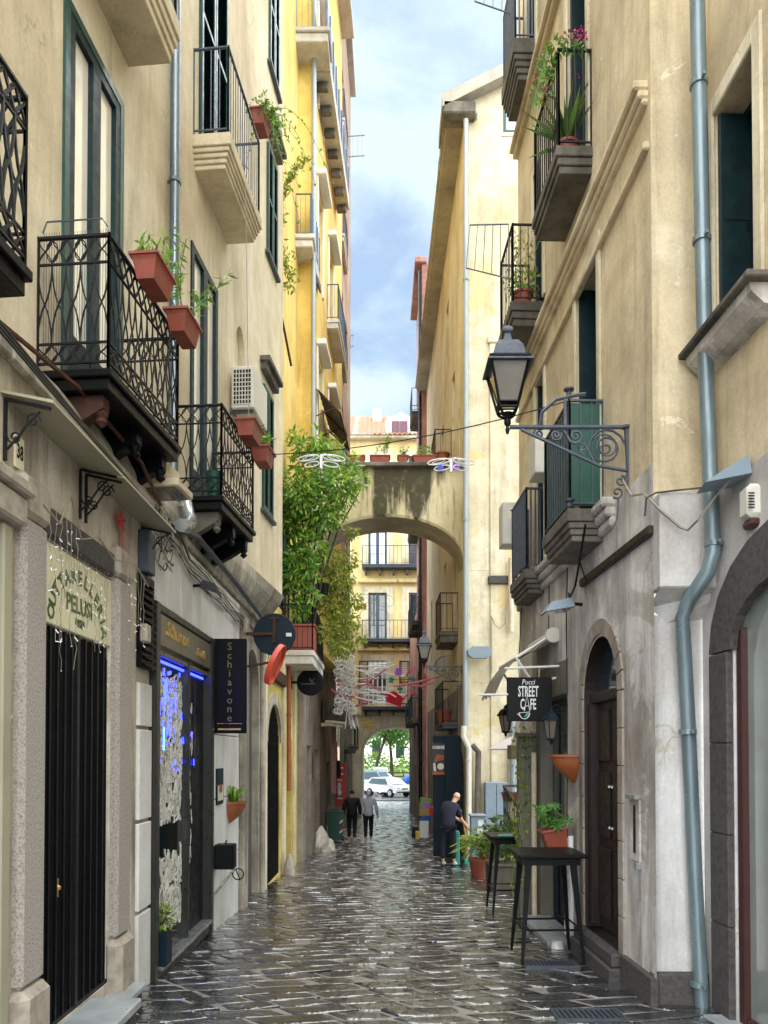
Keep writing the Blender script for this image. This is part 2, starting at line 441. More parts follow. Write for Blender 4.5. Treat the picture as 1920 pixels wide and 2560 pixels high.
M['granite_pl'] = simple('plinth_stone', '#a4998a', .7, var=.35, scale=12, bump=.2)
M['lava'] = simple('lava_stone', '#4f4b49', .75, var=.5, scale=22, bump=.8)
M['marble'] = simple('step_marble', '#9aa0a2', .35, var=.25, scale=5, bump=.05)
M['eavegrey'] = plaster('eave_grey', '#b3ab9c', '#8a8275', '#cbc4b6', '#55503f', .4, off=61)
M['slabgrey'] = plaster('balcony_stone', '#6d675c', '#35322c', '#8d8677', '#201e1a', .8, off=51, blotch=.85)
M['slabcream'] = plaster('balcony_cream', '#cdbf9f', '#9d9074', '#ddd0b2', '#5a5140', .4, off=53)
M['slabwhite'] = plaster('balcony_white', '#c9c6bd', '#98948a', '#d8d5cc', '#5d584c', .4, off=55)
M['iron'] = simple('black_iron', '#131519', .45, .0, var=.4, scale=20, spec=.3)
M['irongrey'] = simple('grey_iron', '#4b525c', .5, .3, var=.3, scale=14)
M['bluerail'] = simple('blue_grey_metal', '#41566b', .5, .2, var=.2)
M['rust'] = simple('rusty_iron', '#4a2a1c', .75, .2, var=.5, scale=24, bump=.3)
M['greenframe'] = simple('green_wood', '#1d4640', .4, var=.3, scale=8)
M['greendark'] = simple('dark_green_shutter', '#082428', .5, var=.35, scale=8, spec=.3)
M['greensheet'] = simple('green_sheet', '#0f4a3a', .45, var=.3, scale=4)
M['zinc'] = simple('zinc_pipe', '#77828b', .32, .75, var=.25, scale=5, st=(1, 1, .2))
M['zincgrey'] = simple('painted_pipe', '#98a2a8', .42, .15, var=.2, scale=4, st=(1, 1, .2))
M['pipeteal'] = simple('teal_grey_pipe', '#76868b', .34, .3, var=.22, scale=2.2, st=(3, 3, .5), dark='#56656a')
M['galv'] = simple('galvanised', '#c4c9cc', .25, .8, var=.2)
M['canopy'] = simple('canopy_sheet', '#9c977f', .5, var=.15, scale=2)
M['terra'] = simple('terracotta_plastic', '#8d4433', .55, var=.2, scale=9)
M['terra2'] = simple('clay', '#935128', .5, var=.3, scale=7)
M['soil'] = simple('soil', '#2a2018', .9, var=.5, scale=40, bump=.5)
M['white'] = simple('white_paint', '#dcdcd8', .45, var=.08)
M['offwhite'] = simple('offwhite_plastic', '#cfccbf', .45, var=.1)
M['trimwhite'] = simple('white_stucco', '#e2e0da', .7, var=.1)
M['black'] = simple('black_metal', '#060709', .45, .0, var=.3, scale=14, spec=.2)
M['dark'] = simple('interior_shade', '#0a0b0e', .6, var=.4, scale=3)  # near-black for sheets that stand in for shade behind openings
M['navy'] = simple('navy_board', '#03040c', .4, var=.15, scale=5, spec=.15)
M['dimgold'] = simple('dim_gold', '#7c6a3e', .4, .3)
M['darkblue'] = simple('dark_blue_back', '#0d212d', .5, var=.2, scale=9, spec=.2)
M['signred'] = simple('sign_red', '#d9482c', .4, var=.12)
M['gold'] = simple('gold_letters', '#c9a765', .3, .6, var=.2)
M['shopframe'] = simple('shop_frame', '#33342f', .35, .3, var=.2, scale=5)
M['shopframe2'] = simple('shop_fascia', '#77705c', .35, .35, var=.15, scale=3)
M['signcream'] = simple('cream_panel', '#d9d2b0', .45, var=.08, scale=4)
M['signgreen'] = simple('green_letters', '#3f5a2c', .5, var=.2)
M['wood'] = simple('dark_brown_wood', '#241813', .5, var=.4, scale=9, st=(1, 1, .15))
M['redbrown'] = simple('red_brown_frame', '#40201d', .4, var=.2, scale=9)
M['greywood'] = simple('grey_post', '#6d6b5e', .6, var=.3, scale=9, st=(1, 1, .15))
M['brasswood'] = simple('pole_wood', '#c78d55', .6, var=.3, scale=9)
M['cable'] = simple('black_cable', '#1c1a18', .6, var=.2)
M['cablegrey'] = simple('grey_cable', '#8e897c', .6, var=.2)
M['led'] = simple('clear_light_string', '#857d68', .4, var=.2)
M['ledwhite'] = simple('white_led_tube', '#efefec', .35, var=.1)
M['pink'] = simple('pink_tube', '#d86a7c', .4, var=.1)
M['violet'] = simple('violet_sheet', '#a45ad8', .4, var=.1)
M['blueled'] = simple('blue_sheet', '#2a3cc0', .4, var=.1)
M['redcloth'] = simple('red_sheet', '#c8102a', .5, var=.1)
M['greenled'] = simple('green_tube', '#2e8f76', .4, var=.1)
M['yellowled'] = simple('yellow_tube', '#d8b83a', .4, var=.1)
M['roof'] = simple('roof_tile', '#a9684c', .8, var=.5, scale=3, bump=.3, dark='#6f5a48')
M['bin'] = simple('green_bin', '#0f4a3a', .4, var=.2)
M['bag'] = simple('white_bag', '#c9c3b4', .4, var=.2, scale=9, bump=.4)
M['brick'] = simple('box_card', '#b08a5a', .8, var=.2)
M['curtain_refl'] = simple('curtain_and_reflection_glass', '#f3eedb', .08, var=.12, scale=2, coat=.8)  # curtain and reflected opposite wall both put into the pane colour
M['panedark'] = simple('dark_glass', '#1c3038', .05, var=.5, scale=1.5, spec=.9, coat=.6)
M['mirror'] = simple('sky_glass', '#8fa3b5', .06, .85, var=.1, scale=1)
M['shopglass'] = simple('shop_glass', '#10191d', .04, var=.5, scale=1.1, spec=.9, coat=.7)
M['blueglowglass'] = simple('blue_glow_tinted_glass', '#0b1248', .05, var=.6, scale=2.2, spec=.8, coat=.6)  # blue LED glow painted in as the pane's base colour
M['greyglass'] = simple('grey_film_glass', '#8b877d', .12, var=.12, scale=1.5, coat=.6)
M['doorglass'] = simple('door_glass', '#9ba49e', .06, .25, var=.25, scale=1.3, coat=.9)
M['lampglass'] = simple('lantern_glass', '#6e665a', .15, var=.2, scale=4, coat=.5)
M['blueglow'] = emit('blue_led', '#2430ff', 1.6)
M['cyanglow'] = emit('cyan_led', '#3aa0ff', 1.5)
M['hivolet'] = simple('dim_violet', '#15103c', .3, var=.2)
M['skinl'] = simple('skin', '#c99a80', .55, var=.1, scale=20)
M['hairdk'] = simple('dark_hair', '#171312', .6, var=.3, scale=60)
M['hairlt'] = simple('pink_cap', '#d8a994', .7, var=.15, scale=30)
M['cblack'] = simple('black_fabric', '#0d0e12', .75, var=.3, scale=30, bump=.2)
M['cnavy'] = simple('navy_fabric', '#141a2c', .8, var=.25, scale=30, bump=.2)
M['cgrey'] = simple('pale_grey_fabric', '#b9bec6', .8, var=.12, scale=20, bump=.2)
M['shoew'] = simple('white_shoes', '#c9c8c6', .6, var=.1)
M['carwhite'] = simple('white_car_paint', '#d6dade', .18, var=.04, coat=.8)
M['carblue'] = simple('pale_blue_paint', '#9ab0b8', .2, var=.05, coat=.8)
M['cardark'] = simple('car_dark', '#101316', .3, var=.2)
M['rubber'] = simple('tyre', '#141414', .8, var=.2)
M['carglass'] = simple('car_glass', '#54666c', .06, .3, var=.1, coat=.8)
M['tarp'] = simple('blue_tarp', '#12489a', .45, var=.2, scale=5, bump=.4)
M['lawn'] = simple('lawn', '#5a7a34', .9, var=.4, scale=3)
M['asphalt'] = simple('wet_asphalt', '#4a4d50', .3, var=.3, scale=1.2)
M['bark'] = simple('bark', '#3a3128', .9, var=.4, scale=30, bump=.6)
M['pinkcloth'] = simple('pink_cloth', '#b8427c', .8, var=.2)
M['banner'] = simple('red_banner', '#b52a22', .5, var=.15)
M['utilgrey'] = simple('utility_grey', '#7f8f9c', .5, var=.12)
M['utilbox'] = simple('meter_box', '#c8c5ba', .5, var=.1)
M['umbrella'] = simple('umbrella_cloth', '#c9bfc4', .8, var=.1)
M['awncloth'] = simple('awning_cloth', '#77705f', .8, var=.3, scale=6)
for k, (a, b) in {'l1': ('#457a26', '#6ea23a'), 'l2': ('#2a541c', '#4a862c'), 'l3': ('#7ba83a', '#a8c656'),
                  'y1': ('#71822c', '#93a03e'), 'y2': ('#8f9a34', '#b5b94e'), 'y3': ('#4b6224', '#6f8230'),
                  'd1': ('#17361c', '#2a5528'), 'd2': ('#0f2716', '#1f431f'), 'd3': ('#30602f', '#4a7c3c')}.items(): M[k] = leafmat('leaf_' + k, a, b)
LG = [M['l1'], M['l2'], M['l3']]; LY = [M['y1'], M['y2'], M['y3']]; LD = [M['d1'], M['d2'], M['d3']]
def stone(name, a, b, r0, r1, off):
    g = G(name)
    c = g.ramp(g.noise(3.2, 8, .65, off=off), [(.3, a), (.7, b)])
    c = g.mix(g.ramp(g.noise(60, 4, .6), [(.4, 0), (.85, .4)]), c, '#565654')
    h = g.noise(5.5, 4, .55, off=off); h2 = g.noise(26, 5, .6)
    r = g.ramp(g.noise(1.6, 7, .7, off=off + 2), [(.36, r0), (.64, r1)])
    nr = g.bump(h, .75, .036); nr = g.bump(h2, .55, .006, nr)
    m_ = g.fin(c, r, nr, 0, .8)
    g.b.inputs['Coat Weight'].default_value = 1; g.b.inputs['Coat IOR'].default_value = 2.0; g.b.inputs['Coat Roughness'].default_value = .05; g.l(nr, g.b.inputs['Coat Normal']); return m_
ST = [stone('wet_basalt', '#1a1c21', '#30333a', .05, .22, 0), stone('wet_basalt_dark', '#13151a', '#24272e', .04, .18, 5), stone('worn_basalt', '#2a2c31', '#46484b', .08, .3, 9)]
M['mortar'] = simple('sky_glint_mortar', '#8f8c84', .2, var=.35, scale=5, bump=.4)  # sky reflected in wet joints is put into this pale colour
# ---------------------------------------------------------------- ground
def build_street():
    W0, W1, Y0, Y1 = -4.2, 4.6, -1.5, 57.5
    mb = MB(); th = rad(11)
    d = (math.cos(th), math.sin(th)); e = (-math.sin(th + .5), math.cos(th + .5))
    def clip(poly, f):
        out = []
        for i in range(len(poly)):
            a, b = poly[i], poly[(i + 1) % len(poly)]; fa, fb = f(a), f(b)
            if fa >= 0: out.append(a)
            if (fa >= 0) != (fb >= 0): t = fa / (fa - fb); out.append((a[0] + (b[0] - a[0]) * t, a[1] + (b[1] - a[1]) * t))
        return out
    row = -3.2
    while row < 66:
        w = R.uniform(.22, .29); q = -6 + R.uniform(0, .6) + row * .55
        while q < 8 + row * .62:
            L = R.uniform(.36, .64); j = .005; poly = []
            for (a, b) in ((q + j, row + j), (q + L - j, row + j), (q + L - j, row + w - j), (q + j, row + w - j)):
                poly.append((d[0] * a + e[0] * b + R.uniform(-.008, .008), d[1] * a + e[1] * b + R.uniform(-.008, .008) - 1))
            q += L
            for f in (lambda p: p[0] - W0, lambda p: W1 - p[0], lambda p: p[1] - Y0, lambda p: Y1 - p[1]):
                if len(poly) > 2: poly = clip(poly, f)
            if len(poly) < 3: continue
            cx = sum(p[0] for p in poly) / len(poly); cy = sum(p[1] for p in poly) / len(poly)
            tx, ty, dz = R.gauss(0, .016), R.gauss(0, .022), R.gauss(0, .0025)
            n = len(poly); rings = []
            for (ins, dr) in ((0, -.022), (.006, -.010), (.018, -.004), (.05, -.0008), (.1, .0003)):
                rg = []
                for p in poly:
                    vx, vy = cx - p[0], cy - p[1]; k = math.hypot(vx, vy) or 1; s_ = min(ins, k * .45) / k
                    x, y = p[0] + vx * s_, p[1] + vy * s_
                    rg.append((x, y, gz(y) + (dr if ins == 0 else dr + dz + (x - cx) * tx + (y - cy) * ty)))
                rings.append(rg)
            vs = [v for r in rings for v in r]; fs = [[4 * n + a for a in range(n)]]
            for r in range(4): fs += [(r * n + a, r * n + (a + 1) % n, (r + 1) * n + (a + 1) % n, (r + 1) * n + a) for a in range(n)]
            mb.raw(vs, fs, R.choice((0, 0, 1, 2)))
        row += w
    return tag(mb.build('street', ST, org=(0, 0, 0), smooth='all'), kind='structure')
build_street()
mb = MB()
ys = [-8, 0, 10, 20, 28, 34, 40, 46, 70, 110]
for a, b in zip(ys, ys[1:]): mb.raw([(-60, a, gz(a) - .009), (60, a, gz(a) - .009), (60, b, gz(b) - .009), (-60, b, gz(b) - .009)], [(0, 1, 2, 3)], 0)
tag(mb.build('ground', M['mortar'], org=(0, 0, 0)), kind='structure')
mb = MB(); mb.raw([(-900, -8, -1.9), (900, -8, -1.9), (900, 2500, -1.9), (-900, 2500, -1.9)], [(0, 1, 2, 3)])
tag(mb.build('terrain', M['asphalt'], org=(0, 0, -1.9)), kind='structure')
mb = MB(); mb.raw([(-60, 53.2, -1.56), (60, 53.2, -1.56), (60, 84, -1.5), (-60, 84, -1.5)], [(0, 1, 2, 3)])
tag(mb.build('road', M['asphalt'], org=(0, 53, -1.56)), kind='structure')
mb = MB(); mb.raw([(-60, 76, -1.40), (60, 76, -1.40), (60, 130, -.2), (-60, 130, -.2), (-60, 76, -1.7), (60, 76, -1.7)], [(0, 1, 2, 3), (4, 5, 1, 0)])
tag(mb.build('lawn', M['lawn'], org=(0, 76, -1.5)), kind='structure')

# ================================================================ LEFT CREAM HOUSE
LU = Wall(-2.94, .09, 1); LL = Wall(-2.1, 0.0, 1)
LA = empty('cream_house', (-2.3, 7, gz(7)), 'cream plastered house on the left with wrought iron balconies and shops below', 'house')
UT = 15.6
holes = [(5.72, 6.6, 4.41, 7.4), (8.45, 9.4, 4.41, 7.47), (8.7, 9.73, 8.75, 12.0), (11.67, 12.3, 5.47, 7.45), (11.9, 12.55, 9.65, 11.45), (12.0, 12.65, 12.8, 14.8),
         (10.27, 10.68, 6.95, 7.62, 7.35), (5.75, 6.6, 8.4, 11.6), (2.7, 3.6, 4.41, 7.4)]
mb = MB(LU); facade(mb, .6, 13.1, 4.4, UT, holes, .08)
mb.quad((13.1, 0, 4.4), (13.1, -4, 4.4), (13.1, -4, UT), (13.1, 0, UT)); mb.quad((.6, 0, UT), (13.1, 0, UT), (13.1, -4, UT), (.6, -4, UT))
mb.quad((10.27, -.08, 6.95), (10.68, -.08, 6.95), (10.68, -.08, 7.62), (10.27, -.08, 7.62))
mb.build('wall', M['cream'], LA)
# dirty cove between the storeys, string course
mb = MB(); K = 40
for i in range(K):
    a, b = .6 + 12.5 * i / K, .6 + 12.5 * (i + 1) / K
    for (t0, t1) in ((0, .35), (.35, .7), (.7, 1)):
        def Q(u, t): return LL((u, 0, 3.93)) * (1 - t) + LU((u, .03, 4.4)) * t + Vector((.05 * math.sin(pi * t), 0, 0))
        mb.raw([Q(a, t0), Q(b, t0), Q(b, t1), Q(a, t1)], [(0, 1, 2, 3)])
mb.build('cornice', M['dirty'], LA)
mb = MB(LL)
for i in range(14): mb.bbox(.6 + i * .89, .6 + (i + .985) * .89, 0, .05 + R.uniform(0, .012), 3.86, 3.94, .01)
mb.build('string_course', M['dirty'], LA)
# ground floor wall
lh = [(2.2, 4.15, .05, 2.95), (4.61, 5.83, -.06, 3.02), (6.8, 9.07, -.42, 3.0), (11.55, 12.75, -.75, 3.35, 2.75)]
mb = MB(LL); facade(mb, .6, 9.1, -1.2, 3.94, lh[:3], .35); mb.build('ground_floor_wall', M['lowerwall'], LA)
mb = MB(LL); facade(mb, 9.1, 13.1, -1.2, 3.94, lh[3:], .3); mb.quad((13.1, 0, -1.2), (13.1, -3, -1.2), (13.1, -3, 3.94), (13.1, 0, 3.94))
mb.build('ground_floor_wall', M['dirty'], LA)
mb = MB(LL); mb.quad((11.5, -.12, -1), (12.8, -.12, -1), (12.8, -.12, 3.4), (11.5, -.12, 3.4)); mb.build('alcove', M['lava'], LA)
mb = MB(LL)
zz = [-.62, .32, 1.12, 1.92, 3.05]
for i in range(4):
    for (a, b) in ((9.1, 9.95), (9.955, 10.85)): mb.bbox(a, b - .004, 0, .03, zz[i] + .006, zz[i + 1] - .006, .006)
mb.build('stone_cladding', M['greystone'], LA); mb = MB(LL)
for (a, b) in ((6.84, 7.7), (7.71, 8.6), (8.61, 9.7), (9.71, 10.85)): mb.bbox(a, b - .006, 0, .032, 3.07, 3.82, .006)
mb.build('stone_cladding', M['greystone'], LA); mb = MB(LL)
for (a, b) in ((-.42, .33), (.35, 1.1), (1.12, 1.9), (1.92, 2.3)): mb.bbox(6.42, 6.76, 0, .035, a, b - .012, .006)
mb.build('stone_cladding', M['greystone'], LA)
for (a, b, n, c) in ((10.95, 11.3, .09, 3.7), (12.85, 13.05, .07, 3.6)): mb = MB(LL); mb.bbox(a, b, 0, n, -.8, c, .02); mb.build('pilaster', M['dirty'], LA)
# French doors and windows on the upper floors
window(LA, LU, 5.72, 6.6, 4.42, 7.4, .05, M['greendark'], M['curtain_refl'], 2, 1, .085, 'french_window', rail=.5)
window(LA, LU, 8.45, 9.4, 4.42, 7.47, .05, M['greendark'], M['curtain_refl'], 2, 1, .085, 'french_window', rail=.5)
window(LA, LU, 2.7, 3.6, 4.42, 7.4, .05, M['greendark'], M['curtain_refl'], 2, 1, .085, 'french_window', rail=.5)
window(LA, LU, 5.75, 6.6, 8.4, 11.6, .07, M['greenframe'], M['panedark'], 2, 1, .06, 'french_window', rail=.7)
for (a, b, c, d) in ((8.7, 9.73, 8.76, 12.0), (11.67, 12.3, 5.48, 7.45), (11.9, 12.55, 9.66, 11.45), (12.0, 12.65, 12.8, 14.8)):
    w = window(LA, LU, a, b, c, d, .075, M['greendark'], M['panedark'], 2, 1, .05, 'shuttered_window')
    mb = MB(LU); h_ = (a + b) / 2
    slats(mb, a + .01, h_ - .01, c + .02, d - .02, .0); slats(mb, h_ + .01, b - .01, c + .02, d - .02, .0); mb.build('shutter', M['greenframe'], w)
# plaster mouldings: sills and hoods
for (a, b, z) in ((11.67, 12.3, 5.47), (11.9, 12.55, 9.65), (12.0, 12.65, 12.8)): mb = MB(LU); mb.bbox(a - .08, b + .08, -.05, .07, z - .06, z, .01); mb.build('window_sill', M['irongrey'], LA)
for (a, b, z) in ((11.67, 12.3, 7.6), (11.9, 12.55, 11.62)):
    mb = MB(LU); mb.bbox(a - .14, b + .14, -.02, .16, z + .12, z + .2, .01); mb.bbox(a - .1, b + .1, -.02, .10, z, z + .121, .01); mb.build('window_hood', M['slabgrey'], LA)
for (a, b, z0, z1) in ((5.72, 6.6, 4.42, 7.4), (2.7, 3.6, 4.42, 7.4)):
    mb = MB(LU); mb.box(a - .07, a, 0, .025, z0, z1 + .07); mb.box(b, b + .07, 0, .025, z0, z1 + .07); mb.box(a, b, 0, .025, z1, z1 + .07); mb.build('door_surround', M['greenframe'], LA)
# balconies
balcony(LA, LU, 2.3, 4.32, .56, 4.42, .16, .98, 'ornate', M['black'], M['iron'], r=.01)
B1 = balcony(LA, LU, 5.3, 6.7, .56, 4.38, .14, .96, 'ornate', M['black'], M['iron'], sp=.115, r=.0068)
B2 = balcony(LA, LU, 7.97, 9.3, .54, 4.4, .14, .97, 'ornate', M['black'], M['iron'], sp=.115, r=.0068)
balcony(LA, LU, 8.49, 9.92, .44, 8.72, .36, 1.0, 'bars', M['slabcream'], M['irongrey'], mould=4, sp=.1)
balcony(LA, LU, 5.3, 6.87, .46, 8.36, .42, 1.0, 'bars', M['slabcream'], M['irongrey'], mould=3, sp=.1)
def corbel(parent, tf, u, dep, z, mat, scroll=None, th=.1):
    pr = [(0, 0), (dep * .95, 0), (dep * .95, -.09), (dep * .8, -.13), (dep * .55, -.2), (dep * .25, -.27), (0, -.3)]
    mb = MB(tf); mb.extr([(u, n, z + q) for n, q in pr], tf((u + th, 0, 0)) - tf((u, 0, 0)) if False else (th, 0, 0))
    mb.lathe([(.03, 0), (.05, -.03), (.03, -.06), (.045, -.09), (.0, -.13)], (u + th / 2, dep * .88, z - .09), 8)
    return mb.build('corbel', mat, parent)
for u in (5.4, 5.98, 6.5): corbel(B1, LU, u, .48, 4.235, M['rust' if u < 5.5 else 'black'])
for u in (8.07, 8.6, 9.12): corbel(B2, LU, u, .48, 4.255, M['slabgrey' if u < 8.2 else 'black'])
# bamboo screen wire around balcony end
mb = MB(LU)
for i in range(26):
    n = .03 + i * .019; mb.tube([(5.36, n, 4.45), (5.36, n, 5.4)], .0022, 3)
mb.tube([(5.36, .02, 5.4), (5.36, .05, 5.48), (5.36, .46, 5.48), (5.36, .5, 5.42)], .006, 4); mb.build('wire_screen', M['irongrey'], B1)
# sheet canopies over the doors
for i, (a, b) in enumerate(((4.12, 5.24), (5.26, 6.58))):
    t = empty('canopy', LL((a, 0, 3.6)), ['pale sheet metal canopy on scroll brackets above the house number', 'pale sheet metal canopy on scroll brackets left of the black louvre'][i], 'canopy', 'sheet metal canopies')
    mb = MB(LL); mb.add([(a, 0, 3.66), (b, 0, 3.66), (b, .29, 3.6), (a, .29, 3.6), (a, 0, 3.675), (b, 0, 3.675), (b, .29, 3.618), (a, .29, 3.618)], [(0, 1, 2, 3), (7, 6, 5, 4), (3, 2, 6, 7), (0, 3, 7, 4), (1, 5, 6, 2)])
    mb.build('sheet', M['canopy'], t)
    for u in (a + .04, b - .04):
        mb = MB(LL); mb.tube([(u, .01, 3.64), (u, .01, 3.3)], .012, 4); mb.tube([(u, .01, 3.64), (u, .26, 3.585)], .011, 4)
        for (cn, cz, r0, ph) in ((.16, 3.52, .045, 0), (.06, 3.43, .04, pi)):
            mb.tube([(u, cn + r0 * (1 - q / 18) * math.cos(ph + q * .6), cz + r0 * (1 - q / 18) * math.sin(ph + q * .6)) for q in range(17)], .006, 4)
        mb.tube([(u, .02, 3.36), (u, .09, 3.44), (u, .13, 3.5), (u, .2, 3.57)], .007, 4); mb.build('bracket', M['iron'], t)
# gate with sign panel
gt = empty('folding_gate', LL((5.26, -.15, -.06)), 'black folding iron gate between two rough granite pilasters', 'gate')
mb = MB(LL); k = 0; u = 4.62
while u < 5.80:
    n0 = -.06 + (.03 if k % 2 else 0)
    mb.box(u, u + .022, n0, n0 + .02, -.03, 2.49); mb.add([(u + .022, n0 + .01, -.03), (u + .058, n0 + (.035 if k % 2 == 0 else -.025), -.03), (u + .058, n0 + (.035 if k % 2 == 0 else -.025), 2.49), (u + .022, n0 + .01, 2.49)], [(0, 1, 2, 3)])
    u += .057; k += 1
mb.build('gate_leaf', M['black'], gt)
mb = MB(LL); mb.box(5.2, 5.235, -.05, .0, -.03, 2.49); mb.box(4.615, 5.825, -.1, -.01, -.06, -.03); mb.build('frame', M['iron'], gt)
mb = MB(LL); mb.lathe([(.0, 0), (.02, .0), (.024, .02), (0, .035)], (4.95, -.02, .8), 10); mb.box(4.93, 4.97, -.04, -.02, .75, .87); mb.build('lock', M['gold'], gt)
mb = MB(LL); mb.box(4.6, 6, -1.2, -1.15, -.3, 3.1); mb.box(4.2, 9.2, -1.4, -1.35, -.6, 3.4); mb.box(2, 4.5, -1.2, -1.15, -.3, 3.1); mb.build('dark_backing', M['dark'], LA)
sg = empty('shop_sign', LL((5.26, -.1, 2.5)), 'cream panel sign with arched green lettering above the folding gate', 'sign')
mb = MB(LL); mb.bbox(4.62, 5.825, -.07, .0, 2.5, 3.015, .008); mb.build('panel', M['signcream'], sg)
s_ = 'OUTTARELLERIA'; cu_, cz_, rr_ = 5.22, 2.54, .345
for i, ch in enumerate(s_):
    a = pi - (i + .5) * pi / len(s_)
    def g(x, y, o, a=a): 
        ca, sa = math.cos(a), math.sin(a); X = rr_ * 1.3 * ca + (x * sa + y * ca); Y = rr_ * sa + (-x * ca + y * sa); return LL((cu_ + X, .001 + o, cz_ + Y))
    text('letter', ch, .135, g, M['signgreen'], sg, .002, bold=.003)
text('letters', 'PELUSI', .13, lambda x, y, o: LL((5.22 + x * 1.2, .001 + o, 2.69 + y * 1.25)), M['signgreen'], sg, .002, bold=.002)
text('letters', '1920', .07, lambda x, y, o: LL((5.22 + x * 1.2, .001 + o, 2.575 + y)), M['signgreen'], sg, .002, bold=.004)
# granite pilasters
for i, (a, b) in enumerate(((4.3, 4.605), (5.835, 6.15))):
    p = empty('granite_pilaster', LL(((a + b) / 2, .05, gz(a))), ['rough granite pilaster on the near side of the gate', 'rough granite pilaster between gate and shop window'][i], 'pilaster', 'pilasters beside the gate')
    mb = MB(LL); mb.bbox(a, b, -.05, .06, gz(a) + .55, 3.05, .03); mb.build('shaft', M['granite'], p)
    mb = MB(LL); mb.bbox(a - .02, b + .02, -.05, .10, gz(b) - .05, gz(a) + .55, .045); mb.build('plinth', M['granite_pl'], p)
    mb = MB(LL); mb.bbox(a - .02, b + .02, -.05, .07, 3.052, 3.3, .03); mb.build('capital', M['granite_pl'], p)
mb = MB(LL); mb.bbox(4.64, 5.8, -.05, .04, 3.03, 3.22, .02); mb.build('lintel', M['lava'], LA)
# nearest shop window with grey film
nw = empty('shop_window', LL((3.3, 0, 0)), 'tall shop window covered in grey film at the left edge', 'shop window')
mb = MB(LL); mb.box(2.25, 4.12, -.06, -.04, .1, 2.9); mb.build('pane', M['greyglass'], nw)
mb = MB(LL); mb.bbox(4.12, 4.22, -.1, .03, .0, 2.95, .01); mb.bbox(3.35, 3.43, -.1, .0, .0, 2.95, .01); mb.bbox(2.2, 4.12, -.1, .02, -.1, .06, .01); mb.build('frame', M['canopy'], nw)
mb = MB(LL); mb.bbox(2.0, 4.27, -.02, .09, 2.96, 3.12, .015); mb.bbox(2.0, 4.29, -.02, .13, 3.125, 3.2, .015); mb.build('lintel', M['granite_pl'], nw)
# street number
pl = empty('house_number', LL((4.47, .0, 3.3)), 'cream house number plate reading 38 under the canopy', 'number plate')
mb = MB(LL); mb.bbox(4.27, 4.38, 0, .012, 3.31, 3.5, .003); mb.build('plate', M['signcream'], pl)
text('digits', '38', .1, lambda x, y, o: LL((4.325 + x * .8, .0125 + o, 3.405 + y * 1.2)), M['black'], pl, .001, bold=.002)
# steps
st = empty('door_step', LL((5.4, .2, gz(5.4))), 'grey marble steps projecting below the folding gate', 'step')
mb = MB(LL); mb.bbox(4.3, 5.5, -.34, .36, -.14, -.07, .012); mb.bbox(5.0, 6.12, -.34, .2, -.2, -.142, .012); mb.build('tread', M['marble'], st)
mb = MB(LL); mb.box(4.32, 5.47, -.3, .33, -.6, -.141); mb.box(5.0, 6.1, -.3, .17, -.6, -.2); mb.build('riser', M['lava'], st)
# jewellery shop front
sf = empty('jewellery_shop', LL((7.9, 0, gz(7.9))), 'dark framed jeweller shop front with white lettering on the glass', 'shop front')
mb = MB(LL)
mb.bbox(6.78, 6.9, -.15, .07, -.42, 3.06, .01); mb.bbox(8.97, 9.1, -.15, .07, -.45, 3.06, .01); mb.bbox(6.9, 8.97, -.15, .06, 2.985, 3.06, .01); mb.bbox(6.9, 8.97, -.15, .055, -.42, -.30, .01)
mb.bbox(8.05, 8.12, -.08, .03, -.3, 2.66, .008); mb.build('frame', M['shopframe'], sf)
mb = MB(LL); mb.bbox(6.9, 8.97, -.12, .045, 2.68, 2.984, .01); mb.bbox(6.9, 8.97, -.1, .02, 2.6, 2.645, .006); mb.build('fascia', M['shopframe2'], sf)
text('letters', 'Schiavone', .2, lambda x, y, o: LL((7.55 + x, .046 + o, 2.86 + y)), M['gold'], sf, .004, shear=.25, bold=.004)
text('letters', 'Gioielli', .13, lambda x, y, o: LL((8.5 + x, .046 + o, 2.8 + y)), M['gold'], sf, .004, shear=.25, bold=.003)
mb = MB(LL); mb.box(6.9, 8.05, -.04, -.03, 1.0, 2.6); mb.build('pane', M['blueglowglass'], sf); mb = MB(LL); mb.box(6.9, 8.05, -.04, -.03, -.3, .998); mb.build('pane', M['shopglass'], sf)
mb = MB(LL); mb.box(8.12, 8.97, -.06, -.035, -.3, 2.6); mb.build('door', M['navy'], sf)
mb = MB(LL); mb.bbox(6.95, 8.97, -.09, .09, -.30, -.26, .008); mb.build('sill', M['galv'], sf)
def strokes(mb, u0, u1, z0, z1, n, cnt, big=1.0):
    for _ in range(cnt):
        u, z = R.uniform(u0, u1), R.uniform(z0, z1); w, h = R.uniform(.015, .05) * big, R.uniform(.04, .11) * big
        k = R.choice((0, 1, 2, 3)); t = .004
        if k == 0: pts = [(u, z), (u + w * .2, z + h)]
        elif k == 1: pts = [(u + w * math.cos(q), z + h * .5 + h * .5 * math.sin(q)) for q in [i * .8 for i in range(8)]]
        elif k == 2: pts = [(u - w, z), (u - w * .3, z + h), (u, z + h * .3), (u + w * .4, z + h), (u + w, z)]
        else: pts = [(u + w * .5 * math.sin(q * 1.3), z + h * q / 4) for q in range(5)]
        mb.tube([(a, n, c) for a, c in pts if u0 < a < u1], t * big, 4) if sum(u0 < a < u1 for a, c in pts) > 1 else None
mb = MB(LL); strokes(mb, 6.97, 8.0, .98, 2.35, -.026, 380, 1.7); strokes(mb, 6.97, 8.0, -.08, .6, -.026, 190, 1.7); strokes(mb, 8.2, 8.45, .2, 2.4, -.03, 40, 1.3); mb.build('window_decoration', M['offwhite'], sf)
mb = MB(LL)
